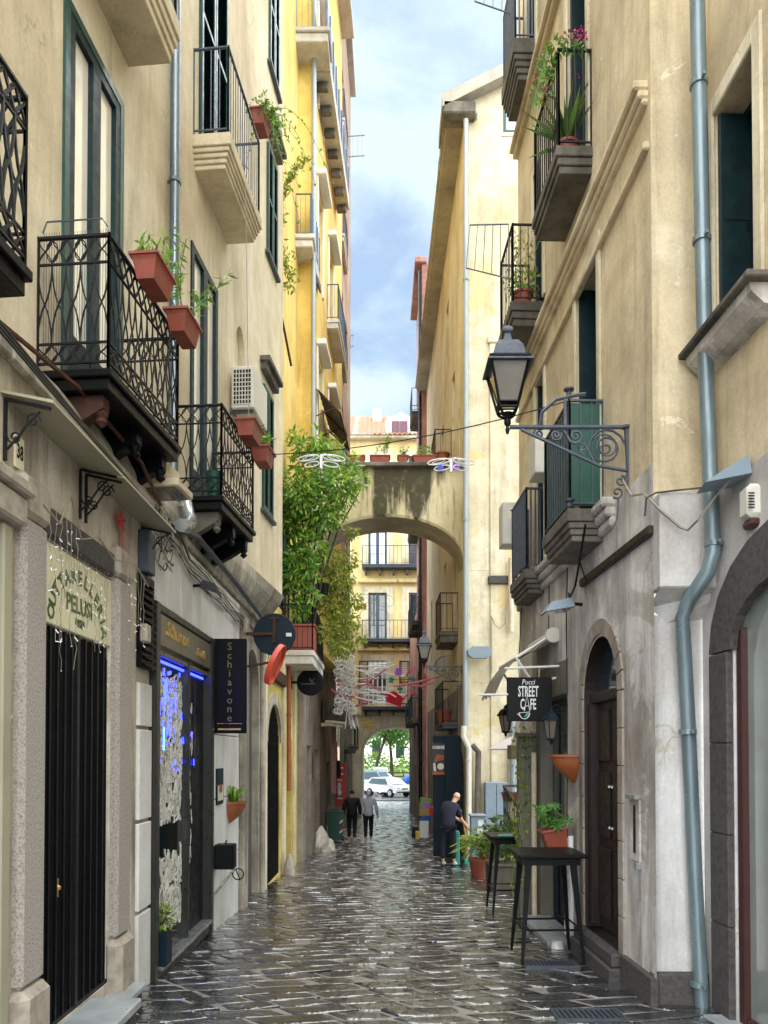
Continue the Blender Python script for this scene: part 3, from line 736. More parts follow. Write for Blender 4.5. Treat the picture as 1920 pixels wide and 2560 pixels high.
for _ in range(90):
    u = R.choice((7.0, 7.02, 7.3, 7.45, 7.55)) + R.uniform(-.03, .03); z = R.uniform(1.75, 2.5)
    mb.box(u, u + .022, -.028, -.02, z, z + .035)
for k in range(30): mb.box(6.95 + k * .066, 6.985 + k * .066, -.028, -.02, 2.55, 2.575)
for _ in range(30): u = R.uniform(6.98, 8.5); z = R.uniform(1.5, 2.5); mb.box(u, u + .016, -.026, -.02, z, z + R.uniform(.02, .08))
for (u, z) in ((7.32, 2.15), (7.36, 2.2), (7.02, 1.9), (7.7, 2.1)): mb.box(u, u + .04, -.028, -.019, z, z + .2)
mb.build('led_lights', M['blueglow'], sf)
mb = MB(LL)
for i in range(9): mb.box(7.3, 7.34, -.028, -.019, 1.72 + i * .025, 1.737 + i * .025)
mb.build('led_lights', M['cyanglow'], sf)
mb = MB(LL); mb.box(8.5, 8.6, -.034, -.03, 1.5, 2.5); mb.box(8.3, 8.34, -.034, -.03, .35, .55); mb.build('poster', M['hivolet'], sf)
# projecting blade sign
bs = empty('blade_sign', LL((9.2, .2, 1.6)), 'tall black projecting sign with vertical gold letters beside the jeweller', 'sign')
mb = MB(); p0 = LL((9.2, .03, 0)); mb.raw([], []); mb.bbox(p0.x, p0.x + .4, 9.19, 9.25, 1.93, 3.08, .008); mb.build('panel', M['navy'], bs)
for i, ch in enumerate('Schiavone'): text('letter', ch, .13, lambda x, y, o, i=i: Vector((p0.x + .2 + x, 9.19 - o, 2.98 - i * .108 + y)), M['dimgold'], bs, .002)
mb = MB(); mb.box(p0.x + .05, p0.x + .35, 9.186, 9.19, 2.045, 2.05); mb.box(p0.x + .06, p0.x + .34, 9.186, 9.19, 1.97, 1.99); mb.build('gold_line', M['gold'], bs)
mb = MB(LL); mb.box(8.98, 9.32, -.02, .05, 1.95, 3.05); mb.build('bracket', M['shopframe'], bs)
# louvre panel and grey duct
lv = empty('louvre_panel', LL((6.6, .04, 2.4)), 'narrow black louvred vent panel left of the jeweller', 'vent')
mb = MB(LL); mb.box(6.42, 6.76, .0, .05, 2.42, 3.22)
for i in range(12): mb.add([(6.43, .051, 2.46 + i * .063), (6.75, .051, 2.46 + i * .063), (6.75, .085, 2.43 + i * .063), (6.43, .085, 2.43 + i * .063)], [(0, 1, 2, 3)], 1)
mb.build('slat_panel', [M['black'], M['iron']], lv)
dc = empty('duct', LL((6.3, .07, 2.9)), 'dark grey square duct rising to the canopy end', 'duct')
mb = MB(LL); mb.bbox(6.44, 6.62, .0, .1, 3.23, 3.6, .01); mb.build('duct_box', M['irongrey'], dc)
for i, (u0, n0, z0, lab) in enumerate(((6.2, .02, 2.62, 0),)):
    mb = MB(LL); mb.bbox(6.2, 6.32, .1, .16, 2.6, 2.75, .01); tag(mb.build('junction_box', M['granite_pl']), 'small stone coloured junction box on the pilaster top', 'junction box')
# blue planter at the shop door
pp = empty('square_planter', LL((7.0, .16, gz(7))), 'tall dark square planter with a yellow green shrub at the jeweller window', 'planter')
b0 = LL((7.05, .02, 0)); mb = MB(); mb.bbox(b0.x - .1, b0.x + .1, 6.96, 7.14, -.26, .06, .008); mb.build('pot', M['darkblue'], pp)
mb = MB(); mb.box(b0.x - .085, b0.x + .085, 6.975, 7.125, .05, .064); mb.build('soil', M['soil'], pp)
mb = MB(); clump(mb, Vector((b0.x, 7.05, .17)), .13, 260, .055, .022, 3, .1); 
for _ in range(9):
    v = rv(); mb.tube([(b0.x + v.x * .03, 7.05 + v.y * .03, .06), (b0.x + v.x * .08, 7.05 + v.y * .08, .2)], .003, 3, 2)
mb.build('shrub', [M['y1'], M['l3'], M['d2']], pp)
# pictures, box, ring on the cladding
pc = empty('framed_print', LL((9.6, .04, .9)), 'small framed print on the pale cladding under the blade sign', 'picture')
mb = MB(LL); mb.bbox(9.35, 9.72, .03, .05, 1.05, 1.5, .006); mb.build('frame', M['darkblue'], pc)
mb = MB(LL); mb.box(9.39, 9.68, .05, .053, 1.1, 1.29); mb.build('print', M['offwhite'], pc); mb = MB(LL); mb.box(9.45, 9.62, .0535, .056, 1.2, 1.3); mb.build('print', M['terra2'], pc)
wb = empty('wall_box', LL((9.25, .2, .35)), 'black metal box projecting from the jeweller door frame', 'box')
mb = MB(); q0 = LL((9.25, .04, 0)); mb.bbox(q0.x, q0.x + .24, 9.22, 9.42, .28, .58, .012); mb.build('body', M['black'], wb); mb = MB(); mb.tube([(q0.x + .12, 9.3, .58), (q0.x + .14, 9.3, .63)], .008, 5); mb.build('knob', M['black'], wb)
rg = empty('wall_ring', LL((10.3, .1, .05)), 'black iron ring on a metal bar low on the pale cladding', 'ring')
mb = MB(LL); mb.tube([(9.25, .06, .0), (10.3, .07, .12)], .016, 6); mb.build('bar', M['galv'], rg)
mb = MB(); c0 = LL((10.35, .12, .05)); mb.tube([(c0.x + .075 * math.cos(q), c0.y, c0.z + .075 * math.sin(q)) for q in [i * 2 * pi / 14 for i in range(14)]], .009, 5, close=True); mb.tube([(c0.x - .03, c0.y, c0.z + .06), (c0.x + .02, c0.y, c0.z - .07)], .008, 5); mb.build('ring', M['black'], rg)
# half-bowl wall pots
def wallpot(tf, u, z, w, lab, leaves_, name='wall_planter', mat='terra2', tall=.3, g=True):
    t = empty(name, tf((u, 0, z)), lab, 'wall planter')
    mb = MB(tf); prof = [(.012, -.25), (.03, -.225), (.07, -.17), (.11, -.1), (.132, -.03), (.136, .02), (.148, .025), (.148, .055), (.12, .055)]
    n = 12; vs = []; fs = []
    for r, h in prof:
        r = r * w / .145
        for j in range(n + 1): a = pi * j / n; vs.append((u - r * math.cos(a), .002 + r * 1.35 * math.sin(a), z + h))
    for i in range(len(prof) - 1):
        for j in range(n): fs.append((i * (n + 1) + j, i * (n + 1) + j + 1, (i + 1) * (n + 1) + j + 1, (i + 1) * (n + 1) + j))
    fs.append([(len(prof) - 1) * (n + 1) + j for j in range(n + 1)]); fs.append(list(range(n + 1))[::-1])
    mb.add(vs, fs); mb.build('bowl', M[mat], t, smooth=True)
    if g:
        mb = MB()
        for _ in range(leaves_):
            c = tf((u + R.uniform(-.07, .07), .05 + R.uniform(0, .08), z + .05)); d = Vector((R.gauss(0, .5), R.gauss(0, .5), 1)).normalized(); L = tall * R.uniform(.6, 1.1)
            pts = [c, c + d * L * .5, c + d * L * .85 + Vector((d.x, d.y, -.25)) * L * .3, c + d * L * .8 + Vector((d.x * 1.4, d.y * 1.4, -.7)) * L * .5]
            sd = d.cross(Vector((0, 0, 1))).normalized() if d.cross(Vector((0, 0, 1))).length > .01 else Vector((1, 0, 0)); k = len(mb.v)
            for i, p in enumerate(pts): w_ = (.010, .013, .009, .001)[i]; mb.v += [tuple(p - sd * w_), tuple(p + sd * w_)]
            m_ = R.randrange(3)
            for i in range(3): mb.f.append([k + 2 * i, k + 2 * i + 1, k + 2 * i + 3, k + 2 * i + 2]); mb.m.append(m_)
        mb.build('foliage', LG, t)
    return t
wallpot(LL, 10.2, .99, .19, 'clay half bowl wall planter with grassy spikes on pale cladding', 70)
# air conditioner
def aircon(tf, u0, u1, n0, n1, z0, z1, lab):
    t = empty('air_conditioner', tf((u0, n0, z0)), lab, 'air conditioner')
    mb = MB(tf); mb.bbox(u0, u1, n0, n1, z0, z1, .015); mb.build('case', M['offwhite'], t)
    mb = MB(tf); mb.box(u0 - .004, u0, n0 + .03, n1 - .03, z0 + .05, z1 - .05); mb.build('grille_back', M['cardark'], t)
    mb = MB(tf)
    for i in range(7): n = n0 + .03 + (n1 - n0 - .06) * i / 6; mb.box(u0 - .012, u0 - .005, n - .005, n + .005, z0 + .05, z1 - .05)
    for i in range(9): z = z0 + .05 + (z1 - z0 - .1) * i / 8; mb.box(u0 - .0125, u0 - .0055, n0 + .03, n1 - .03, z - .005, z + .005)
    mb.build('grille', M['offwhite'], t)
    mb = MB(tf)
    for u in (u0 + .08, u1 - .08): mb.box(u - .015, u + .015, 0, n1 - .02, z0 - .035, z0 - .003)
    mb.build('bracket', M['irongrey'], t); return t
aircon(LU, 9.9, 10.65, .04, .34, 6.22, 6.78, 'white air conditioner unit under the arched niche')
# drainpipes
def drain(path, r, tf, mat, lab, clips=(), n=10):
    t = empty('drainpipe', tf(path[-1]), lab, 'drainpipe')
    mb = MB(tf); mb.tube(path, r, n); mb.build('pipe', mat, t, smooth=True)
    for p in clips:
        mb = MB(tf); mb.lathe([(r + .004, -.02), (r + .012, -.018), (r + .012, .018), (r + .004, .02)], p, 12); mb.box(p[0] - .01, p[0] + .01, p[1] - r - .05, p[1] - r, p[2] - .012, p[2] + .012); mb.build('pipe_clip', mat, t)
    return t
drain([(7.75, .08, 15.5), (7.75, .08, 4.55)], .052, LU, M['zinc'], 'grey zinc drainpipe between the two left balcony doors', [(7.75, .08, z) for z in (7.6, 9.6, 11.6)])
t = empty('flue_elbow', LL((7.3, .2, 3.6)), 'shiny metal flue elbow next to the canopy end', 'flue')
mb = MB(LL); mb.tube([(7.75, .05, 4.35), (7.72, .1, 4.15), (7.6, .16, 4.02), (7.25, .22, 3.86), (7.0, .22, 3.8)], .062, 12); mb.build('pipe', M['galv'], t, smooth=True)
mb = MB(LL); mb.lathe([(.066, 0), (.066, .03)], (7.74, .06, 4.2), 12); mb.build('collar', M['galv'], t)
# lamp under balcony 1 (floodlight)
def flood(tf, u, n, z, lab, w=.3, d=.42, dirn=1, mat='irongrey', name='floodlight'):
    t = empty(name, tf((u, n, z)), lab, 'floodlight')
    mb = MB(tf); y = 1 if dirn > 0 else -1
    vs = [(u - w / 2, n, z), (u + w / 2, n, z), (u + w * .42, n + d, z - .05), (u - w * .42, n + d, z - .05), (u - w * .38, n + .02, z + .1), (u + w * .38, n + .02, z + .1), (u + w * .3, n + d * .75, z + .06), (u - w * .3, n + d * .75, z + .06)]
    mb.add(vs, [(0, 1, 2, 3), (4, 7, 6, 5), (0, 4, 5, 1), (1, 5, 6, 2), (2, 6, 7, 3), (3, 7, 4, 0)]); mb.build('housing', M[mat], t)
    mb = MB(tf); mb.add([(u - w * .42, n + .03, z - .006), (u + w * .42, n + .03, z - .006), (u + w * .36, n + d * .93, z - .052), (u - w * .36, n + d * .93, z - .052)], [(0, 1, 2, 3)]); mb.build('glass', M['lampglass'], t)
    mb = MB(tf); mb.tube([(u, 0, z + .05), (u, n + .04, z + .06)], .018, 6); mb.build('arm', M['black'], t); return t
t = empty('strip_light', LU((6.9, .4, 4.0)), 'grey bracketed street floodlight under the ornate balcony corner', 'lamp')
mb = MB(LU); mb.bbox(6.75, 7.05, .1, .42, 4.13, 4.3, .03); mb.bbox(6.7, 7.1, .06, .52, 4.05, 4.12, .01); mb.build('housing', M['slabcream'], t)
mb = MB(LU); mb.box(6.74, 7.06, .1, .48, 4.035, 4.049); mb.build('glass', M['lampglass'], t)
flood(LL, 8.2, .14, 3.45, 'black floodlight hanging on wires above the jeweller fascia', .3, .18, 1, 'black')
# conduits and cables on the left wall
def cable(name, pts, r, mat, lab, cat='cable', tf=IDN, group=None, n=4):
    mb = MB(tf); mb.tube(pts, r, n); return tag(mb.build(name, mat), lab, cat, group)
def sag(a, b, d, k=12): 
    a, b = Vector(a), Vector(b); return [a.lerp(b, i / k) - Vector((0, 0, d * 4 * (i / k) * (1 - i / k))) for i in range(k + 1)]
cable('conduit', [(6.7, .1, 3.75), (8, .12, 3.98), (10.2, .12, 3.97), (12.9, .13, 3.86)], .034, M['irongrey'], 'thick grey conduit running along the left string course', 'conduit', LL, n=8)
for i in range(7):
    z = 3.55 + i * .035; pts = []
    for k in range(16): pts.append((6.7 + k * .41, .05 + R.uniform(0, .03), z + (.12 if k < 3 else 0) - (k * .006) + R.uniform(-.03, .03)))
    cable('wall_cable', pts, .007, M['cable' if i % 2 else 'cablegrey'], 'black and grey cables strung along the left wall above the jeweller', 'cable', LL, 'cables above the jeweller')
mb = MB(LL)
for i in range(26):
    c = (6.8 + R.uniform(-.12, .2), .1 + R.uniform(0, .06), 3.62 + R.uniform(-.25, .18)); r0 = R.uniform(.05, .13)
    mb.tube([(c[0] + r0 * math.cos(q) * .8, c[1] + .02 * math.sin(q * 2 + i), c[2] + r0 * math.sin(q)) for q in [R.uniform(0, 1) + k * .6 for k in range(R.randint(6, 11))]], .006, 4, R.randrange(2))
tag(mb.build('cable_bundle', [M['cablegrey'], M['cable']]), 'tangled bundle of cables beside the black louvre', 'cable')
mb = MB(LL)
for i in range(22):
    c = (12.85 + R.uniform(-.2, .2), .12 + R.uniform(0, .06), 3.6 + R.uniform(-.25, .2)); r0 = R.uniform(.05, .14)
    mb.tube([(c[0] + r0 * math.cos(q), c[1] + .02 * math.sin(q * 2 + i), c[2] + r0 * math.sin(q) * 1.6) for q in [R.uniform(0, 1) + k * .6 for k in range(R.randint(5, 9))]], .006, 4, R.randrange(2))
tag(mb.build('cable_bundle', [M['cablegrey'], M['cable']]), 'tangled cables at the corner of the cream house above the round sign', 'cable')
cable('wall_cable', [LU((2.3, .12, 4.6)), LU((4.2, .1, 4.35)), LU((5.3, .32, 4.25)), LU((6.3, .36, 4.1)), LL((6.6, .15, 3.85))], .016, M['rust'], 'rusty brown cable crossing under the ornate balcony', 'cable')
for i in range(3): cable('wall_cable', [LL((2.4, .1, 3.95 + i * .03)), LL((4.4, .12, 3.84 + i * .02)), LL((5.6, .2, 3.72)), LL((6.6, .15, 3.74))], .009, M['cable'], 'black cables lying on top of the sheet canopies', 'cable', group='cables on the canopies')
for u, a, b in ((11.05, 3.5, -.2), (11.15, 3.6, .4), (10.9, 3.55, 1.2)): cable('wall_cable', [(u, .1, a), (u + .02, .11, (a + b) / 2 + .3), (u - .01, .1, (a + b) / 2), (u + .01, .1, b)], .009, M['cablegrey'], 'grey cables dropping down the stained pilaster behind the round signs', 'cable', LL, 'cables on the stained pilaster')
cable('cord', sag(LU((9.05, .46, 8.55)), LU((9.1, .5, 5.6)), 0, 6), .005, M['cablegrey'], 'pale cord hanging from the upper left balcony', 'cord')
# icicle lights on the gate
mb = MB(LL)
top = [(4.3, .16, 3.1), (4.5, .17, 3.05), (4.75, .13, 3.3), (5.0, .1, 3.1), (5.3, .1, 3.2), (5.6, .1, 3.12), (5.9, .16, 3.16), (6.2, .17, 3.05)]
mb.tube(top, .006, 4)
for i in range(24):
    u = 4.42 + i * .075; n = .15 if (u < 4.8 or u > 5.75) else .02; z = 3.12; pts = [(u, n, z)]; k = R.randint(4, 11)
    if i in (5, 6, 17, 18): k = 13
    for j in range(k): z -= .07; pts.append((u + R.uniform(-.012, .012), n + R.uniform(-.01, .01), z)); mb.tube([(pts[-1]), (pts[-1][0] + R.uniform(-.03, .03), n + .01, z - R.uniform(-.015, .03))], .0036, 4, 1) if R.random() < .5 else None
    mb.tube(pts, .0022, 3)
tag(mb.build('icicle_lights', [M['led'], M['ledwhite']]), 'unlit icicle light string draped over the gate sign and pilasters', 'light string')
mb = MB(LL); c = (5.9, .05, 3.5)
for i in range(5):
    a = i * 2 * pi / 5 + .4; mb.add([(c[0], .06, c[2]), (c[0] + .05 * math.cos(a - .5), .04, c[2] + .05 * math.sin(a - .5)), (c[0] + .14 * math.cos(a), .05, c[2] + .1 * math.sin(a)), (c[0] + .05 * math.cos(a + .5), .04, c[2] + .05 * math.sin(a + .5))], [(0, 1, 2, 3)])
mb.tube([(5.9, .05, 3.5), (6.0, .03, 3.2)], .006, 4); tag(mb.build('paper_star', M['banner']), 'dark red star ornament hung under the canopy bracket', 'ornament')
# planters on the railings
def trough(tf, u0, u1, n0, n1, z, lab, plant='sprig', grp='terracotta troughs hung on the left railings', mat='terra', leaves_=LG, hgt=.18, cat='planter'):
    t = empty('flower_trough', tf(((u0 + u1) / 2, (n0 + n1) / 2, z)), lab, cat, grp)
    mb = MB(tf); i = .035
    def fr(a0, a1, b0, b1, z0, z1, i0, i1):
        v = [(a0 + i0, b0 + i0, z0), (a1 - i0, b0 + i0, z0), (a1 - i0, b1 - i0, z0), (a0 + i0, b1 - i0, z0), (a0 + i1, b0 + i1, z1), (a1 - i1, b0 + i1, z1), (a1 - i1, b1 - i1, z1), (a0 + i1, b1 - i1, z1)]
        mb.add(v, [(0, 3, 2, 1), (0, 1, 5, 4), (1, 2, 6, 5), (2, 3, 7, 6), (3, 0, 4, 7), (4, 5, 6, 7)])
    fr(u0, u1, n0, n1, z, z + hgt - .05, i, .012); fr(u0, u1, n0, n1, z + hgt - .05, z + hgt - .02, .012, .0); fr(u0, u1, n0, n1, z + hgt - .02, z + hgt, -.012, -.012)
    mb.build('box', M[mat], t)
    mb = MB(tf); mb.box(u0 + .02, u1 - .02, n0 + .02, n1 - .02, z + hgt - .02, z + hgt + .004); mb.build('soil', M['soil'], t)
    mb = MB()
    if plant == 'sprig':
        for _ in range(9):
            c = tf((R.uniform(u0 + .05, u1 - .05), R.uniform(n0 + .05, n1 - .05), z + hgt)); d = Vector((R.gauss(0, .35), R.gauss(0, .35), 1)).normalized(); L = R.uniform(.12, .3)
            mb.tube([c, c + d * L * .6, c + d * L + Vector((0, 0, -.02))], .003, 3, 0)
            for q in range(11): f = R.uniform(.3, 1); leaf(mb, c + d * L * f, (rv() + d * .3), rv(), R.uniform(.05, .09), R.uniform(.02, .035), R.randrange(3))
    elif plant == 'tall':
        for _ in range(7):
            c = tf((R.uniform(u0 + .05, u1 - .05), R.uniform(n0 + .05, n1 - .05), z + hgt)); d = Vector((R.gauss(.12, .35), R.gauss(0, .35), 1)).normalized(); L = R.uniform(.35, .75)
            mb.tube([c, c + d * L * .6, c + d * L + Vector((.05, 0, -.03))], .004, 3, 1)
            for q in range(22): f = R.uniform(.3, 1.05); leaf(mb, c + d * L * f, (rv() + d * .2), rv(), R.uniform(.07, .12), R.uniform(.015, .028), R.randrange(3))
    elif plant == 'trail':
        for _ in range(16):
            c = tf((R.uniform(u0, u1), n1 + R.uniform(-.03, .03), z + hgt)); pts = [c]; d = Vector((R.gauss(.25, .3), R.gauss(.1, .3), .3))
            for q in range(R.randint(5, 11)): pts.append(pts[-1] + d * .08); d = (d + Vector((R.gauss(0, .12), R.gauss(0, .12), -.28)))
            mb.tube(pts, .003, 3, 1)
            for p in pts[1:]:
                for q in range(3): leaf(mb, p, rv(), rv(), R.uniform(.04, .07), R.uniform(.018, .03), R.randrange(3))
        clump(mb, tf(((u0 + u1) / 2, (n0 + n1) / 2, z + hgt + .1)), .16, 90, .07, .03)
    elif plant == 'round': clump(mb, tf(((u0 + u1) / 2, (n0 + n1) / 2, z + hgt + .1)), .2, 190, .07, .035)
    mb.build('plants', leaves_, t); return t
trough(LU, 5.58, 5.95, .57, .77, 5.2, 'nearest terracotta trough with leafy sprigs on the ornate balcony rail')
trough(LU, 6.24, 6.6, .57, .76, 5.18, 'terracotta trough with tall drooping shrub at the far end of the ornate balcony', 'tall')
trough(LU, 8.34, 8.74, .55, .77, 5.2, 'bare terracotta trough on the rail above the jeweller fascia', 'none')
trough(LU, 8.98, 9.32, .55, .77, 5.16, 'terracotta trough with bright sprigs at the far end of the lower balcony', 'sprig')
trough(LU, 9.3, 9.62, .45, .64, 9.52, 'brown trough with trailing plant on the upper straight barred balcony', 'trail')
mb = MB(LU); mb.lathe([(.0, 0), (.07, 0), (.1, .26), (.108, .27), (.09, .27)], (8.1, .4, 4.41), 14)
tag(mb.build('bucket', M['greensheet'], smooth=True), 'green bucket standing on the balcony above the louvre', 'bucket')
# clothes pole / wooden stick on the yellow house
# ================================================================ YELLOW HOUSE (left, behind)
LB = empty('yellow_house', (-2.1, 17, gz(17)), 'bright yellow house behind the cream one with white balcony slabs', 'house')
L2 = Wall(-2.1, 0.0, 1); L3 = Wall(-1.75 - .05 * 18.5, .05, 1); L4 = Front(18.4)
mb = MB(L2); facade(mb, 13.1, 18.4, -1.4, 4.6, [(13.55, 15.3, -.7, 2.62, 1.9), (16.4, 17.3, -.8, 2.0)], .12); mb.build('ground_floor_wall', M['yellow_dk'], LB)
mb = MB(L2); facade(mb, 13.1, 18.4, 4.6, 24, [(13.5, 14.4, 4.62, 7.3), (14.9, 15.7, 4.62, 7.3), (14.2, 15, 9, 11.4)], .2); mb.build('wall', M['yellow'], LB)
mb = MB(L3); facade(mb, 18.4, 25.2, 4.4, 26, [(19.3, 20.2, 13.9, 16.3), (21.6, 22.6, 13.9, 16.3), (19.3, 20.2, 9.3, 11.9), (21.6, 22.6, 9.3, 11.9), (19.4, 20.3, 18.4, 21)], .2); mb.build('wall', M['yellow'], LB)
mb = MB(); a = L3((18.4, 0, 0)); mb.raw([(-2.4, 18.4, 4.4), (a.x, 18.4, 4.4), (a.x, 18.4, 26), (-2.4, 18.4, 26)], [(0, 1, 2, 3)]); mb.raw([(-2.6, 25.2, 4.4), (L3((25.2, 0, 0)).x, 25.2, 4.4), (L3((25.2, 0, 0)).x, 25.2, 26), (-2.6, 25.2, 26)], [(0, 1, 2, 3)])
mb.raw([(-2.4, 18.4, 4.4), (a.x, 18.4, 4.4), (L3((25.2, 0, 0)).x, 25.2, 4.4), (-2.4, 25.2, 4.4)], [(3, 2, 1, 0)]); mb.build('corner_wall', M['yellow'], LB)
mb = MB(Wall(-1.95, 0, 1)); facade(mb, 18.4, 25.2, -1.6, 4.42, [(19.2, 20.4, -1.1, 1.9), (21.4, 23.0, -1.2, 1.8)], .4); mb.build('ground_floor_wall', M['shopgrey'], LB)
mb = MB(); mb.raw([(-2.2, 18.4, -1.4), (-1.95, 18.4, -1.4), (-1.95, 18.4, 4.4), (-2.2, 18.4, 4.4)], [(0, 1, 2, 3)]); mb.build('corner_wall', M['shopgrey'], LB)
mb = MB(); mb.box(-2.75, -2.6, 13, 26, -1.6, 4); mb.build('dark_backing', M['dark'], LB)
# arched iron gate
g2 = empty('arched_gate', L2((14.4, -.1, -.7)), 'black pointed iron gate in the yellow wall', 'gate')
mb = MB(L2)
for i in range(17):
    u = 13.6 + i * .105; x = (u - 14.425) / .875; top = 1.9 + .72 * math.sqrt(max(0, 1 - x * x))
    mb.box(u - .014, u + .014, -.05, -.02, -.7, top)
for z in (-.4, .6, 1.85): mb.box(13.56, 15.29, -.06, -.03, z, z + .05)
mb.build('bars', M['black'], g2)
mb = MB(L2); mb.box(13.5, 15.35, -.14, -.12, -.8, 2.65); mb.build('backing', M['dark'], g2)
mb = MB(L2); K = 16
for k in range(K):
    p = [(14.425 - r * math.cos(pi * k / K), 1.9 + (r - .155) * math.sin(pi * k / K)) for r in (.88, 1.1)] + [(14.425 - r * math.cos(pi * (k + .95) / K), 1.9 + (r - .155) * math.sin(pi * (k + .95) / K)) for r in (1.1, .88)]
    mb.extr([(u, .0, z) for u, z in p], (0, .035, 0))
mb.build('arch_surround', M['dirty'], LB)
for (a, b) in ((15.6, 15.85), (17.5, 17.7), (13.12, 13.32)): mb = MB(L2); mb.bbox(a, b, 0, .06, -.9, 4.5, .01); mb.build('pilaster', M['cream_trim'], LB)
mb = MB(L2)
for i in range(24): mb.box(16.45 + i * .035, 16.475 + i * .035, -.14, -.11, -.8, 2.0)
mb.build('shutter_door', M['black'], LB)
drain([(16.05, .09, 4.5), (16.05, .09, .9)], .045, L2, M['terra2'], 'copper brown drainpipe on the yellow wall', [(16.05, .09, 2.5)])
mb = MB(); mb.lathe([(.13, 0), (.12, .1), (.07, .35), (.05, .42), (0, .44)], (-1.93, 15.55, gz(15.5) - .02), 12); tag(mb.build('bollard', M['granite_pl'], smooth=True), 'small conical stone bollard at the foot of the yellow wall', 'bollard')
# balcony with the tree
BT = balcony(LB, L2, 15.6, 18.3, .66, 3.82, .28, .95, 'bars2', M['slabwhite'], M['iron'])
for (a, b) in ((13.5, 14.4), (14.9, 15.7)):
    w = window(LB, L2, a, b, 4.63, 7.3, .17, M['greendark'], M['panedark'], 2, 1, .05, 'shuttered_window')
    mb = MB(L2); slats(mb, a + .01, (a + b) / 2 - .01, 4.65, 7.28, -.03); slats(mb, (a + b) / 2 + .01, b - .01, 4.65, 7.28, -.03); mb.build('shutter', M['greendark'], w)
mb = MB(L2)
slats(mb, 15.75, 16.35, 3.85, 6.4, .02); slats(mb, 17.3, 17.95, 3.85, 6.4, .02); w = mb.build('shutter', M['greensheet'], LB)
for (a, b, c, d) in ((19.3, 20.2, 13.95, 16.3), (21.6, 22.6, 13.95, 16.3), (19.3, 20.2, 9.35, 11.9), (21.6, 22.6, 9.35, 11.9), (19.4, 20.3, 18.4, 21)):
    window(LB, L3, a, b, c, d, .15, M['trimwhite'], M['panedark'], 2, 2, .06, 'french_window')
    mb = MB(L3); mb.bbox(a - .2, b + .2, 0, .25, d + .2, d + .34, .02); mb.bbox(a - .15, a, 0, .04, c, d + .2, .01); mb.bbox(b, b + .15, 0, .04, c, d + .2, .01); mb.build('window_hood', M['trimwhite'], LB)
def wrap_balcony(z, dep, t=.3, u1=22, name='balcony'):
    mb = MB(); x0 = L3((18.4, 0, 0)).x
    mb.bbox(-2.2, x0 + dep, 18.4 - .62, 18.6, z - t, z - .12, .02); mb.bbox(-2.2, x0 + dep + .05, 18.4 - .67, 18.6, z - .119, z, .02)
    e = L3((u1, 0, 0)).x + dep
    mb.raw([(x0 - .2, 18.6, z - t), (x0 + dep, 18.6, z - t), (e, u1, z - t), (e - dep - .2, u1, z - t), (x0 - .2, 18.6, z), (x0 + dep, 18.6, z), (e, u1, z), (e - dep - .2, u1, z)], [(0, 3, 2, 1), (4, 5, 6, 7), (1, 2, 6, 5), (2, 3, 7, 6)])
    b = mb.build('balcony', M['slabwhite'], LB)
    mb = MB(lambda p: Vector((p[0], p[1], p[2])))
    rail_seg(mb, (-2.1, 17.82), (x0 + dep - .05, 17.82), z, 1.0, 'bars', sp=.14); mb.build('railing', M['bluerail'], b)
    mb = MB(); A = Vector((x0 + dep - .04, 17.85, 0)); Bp = Vector((e - .04, u1, 0))
    mb.raw([(A.x, A.y, z + .04), (Bp.x, Bp.y, z + .04), (Bp.x, Bp.y, z + 1), (A.x, A.y, z + 1), (A.x - .02, A.y, z + .04), (Bp.x - .02, Bp.y, z + .04), (Bp.x - .02, Bp.y, z + 1), (A.x - .02, A.y, z + 1)], [(0, 1, 2, 3), (5, 4, 7, 6), (3, 2, 6, 7), (4, 5, 1, 0)])
    for k in range(9):
        p = A.lerp(Bp, k / 8); mb.tube([(p.x + .01, p.y, z), (p.x + .01, p.y, z + 1.03)], .02, 5)
    mb.build('parapet_sheet', M['bluerail'], b)
    for k in range(7):
        p = Vector((x0 + .05, 18.9, 0)).lerp(Vector((e - dep + .05, u1 - .2, 0)), k / 6); mb = MB(); mb.bbox(p.x, p.x + dep * .7, p.y - .08, p.y + .08, z - t - .22, z - t - .002, .03); mb.build('corbel', M['slabgrey'], b)
wrap_balcony(19.0, .42, .34, 23.4); wrap_balcony(14.0, .06, .3, 19.4)
balcony(LB, L3, 21.2, 23.2, .35, 13.95, .25, 1.0, 'bars', M['slabwhite'], M['bluerail'])
mb = MB(L3); mb.bbox(18.3, 25.3, -.1, .4, 25.9, 26.1, .02); mb.build('eave', M['slabwhite'], LB)
drain([(18.25, .08, 25.8), (18.25, .08, 13.0), (18.25, .08, 5.6)], .06, Wall(-1.79, 0, 1), M['zincgrey'], 'pale drainpipe running down the corner of the yellow house', [])
# awning over the roof terrace edge
aw = empty('corrugated_canopy', (-1.3, 20, 10.3), 'small corrugated plastic canopy on the yellow house', 'canopy')
mb = MB(L3); 
for i in range(8): u = 19.0 + i * .3; mb.add([(u, .05, 10.9), (u + .15, .05, 10.94), (u + .3, .05, 10.9), (u + .3, .62, 10.3), (u + .15, .62, 10.34), (u, .62, 10.3)], [(0, 1, 4, 5), (1, 2, 3, 4)])
mb.build('sheet', M['awncloth'], aw); mb = MB(L3)
for u in (19.0, 20.2, 21.4): mb.tube([(u, 0, 10.9), (u, .62, 10.28)], .02, 5); mb.tube([(u, 0, 10.2), (u, .5, 10.4)], .015, 5)
mb.tube([(19.0, .62, 10.28), (21.4, .62, 10.28)], .02, 5); mb.build('frame', M['rust'], aw)
cable('pole', [(13.25, .1, 10.4), (14.2, .35, 9.0)], .025, M['rust'], 'brown wooden pole leaning out from the yellow wall', 'pole', L2)
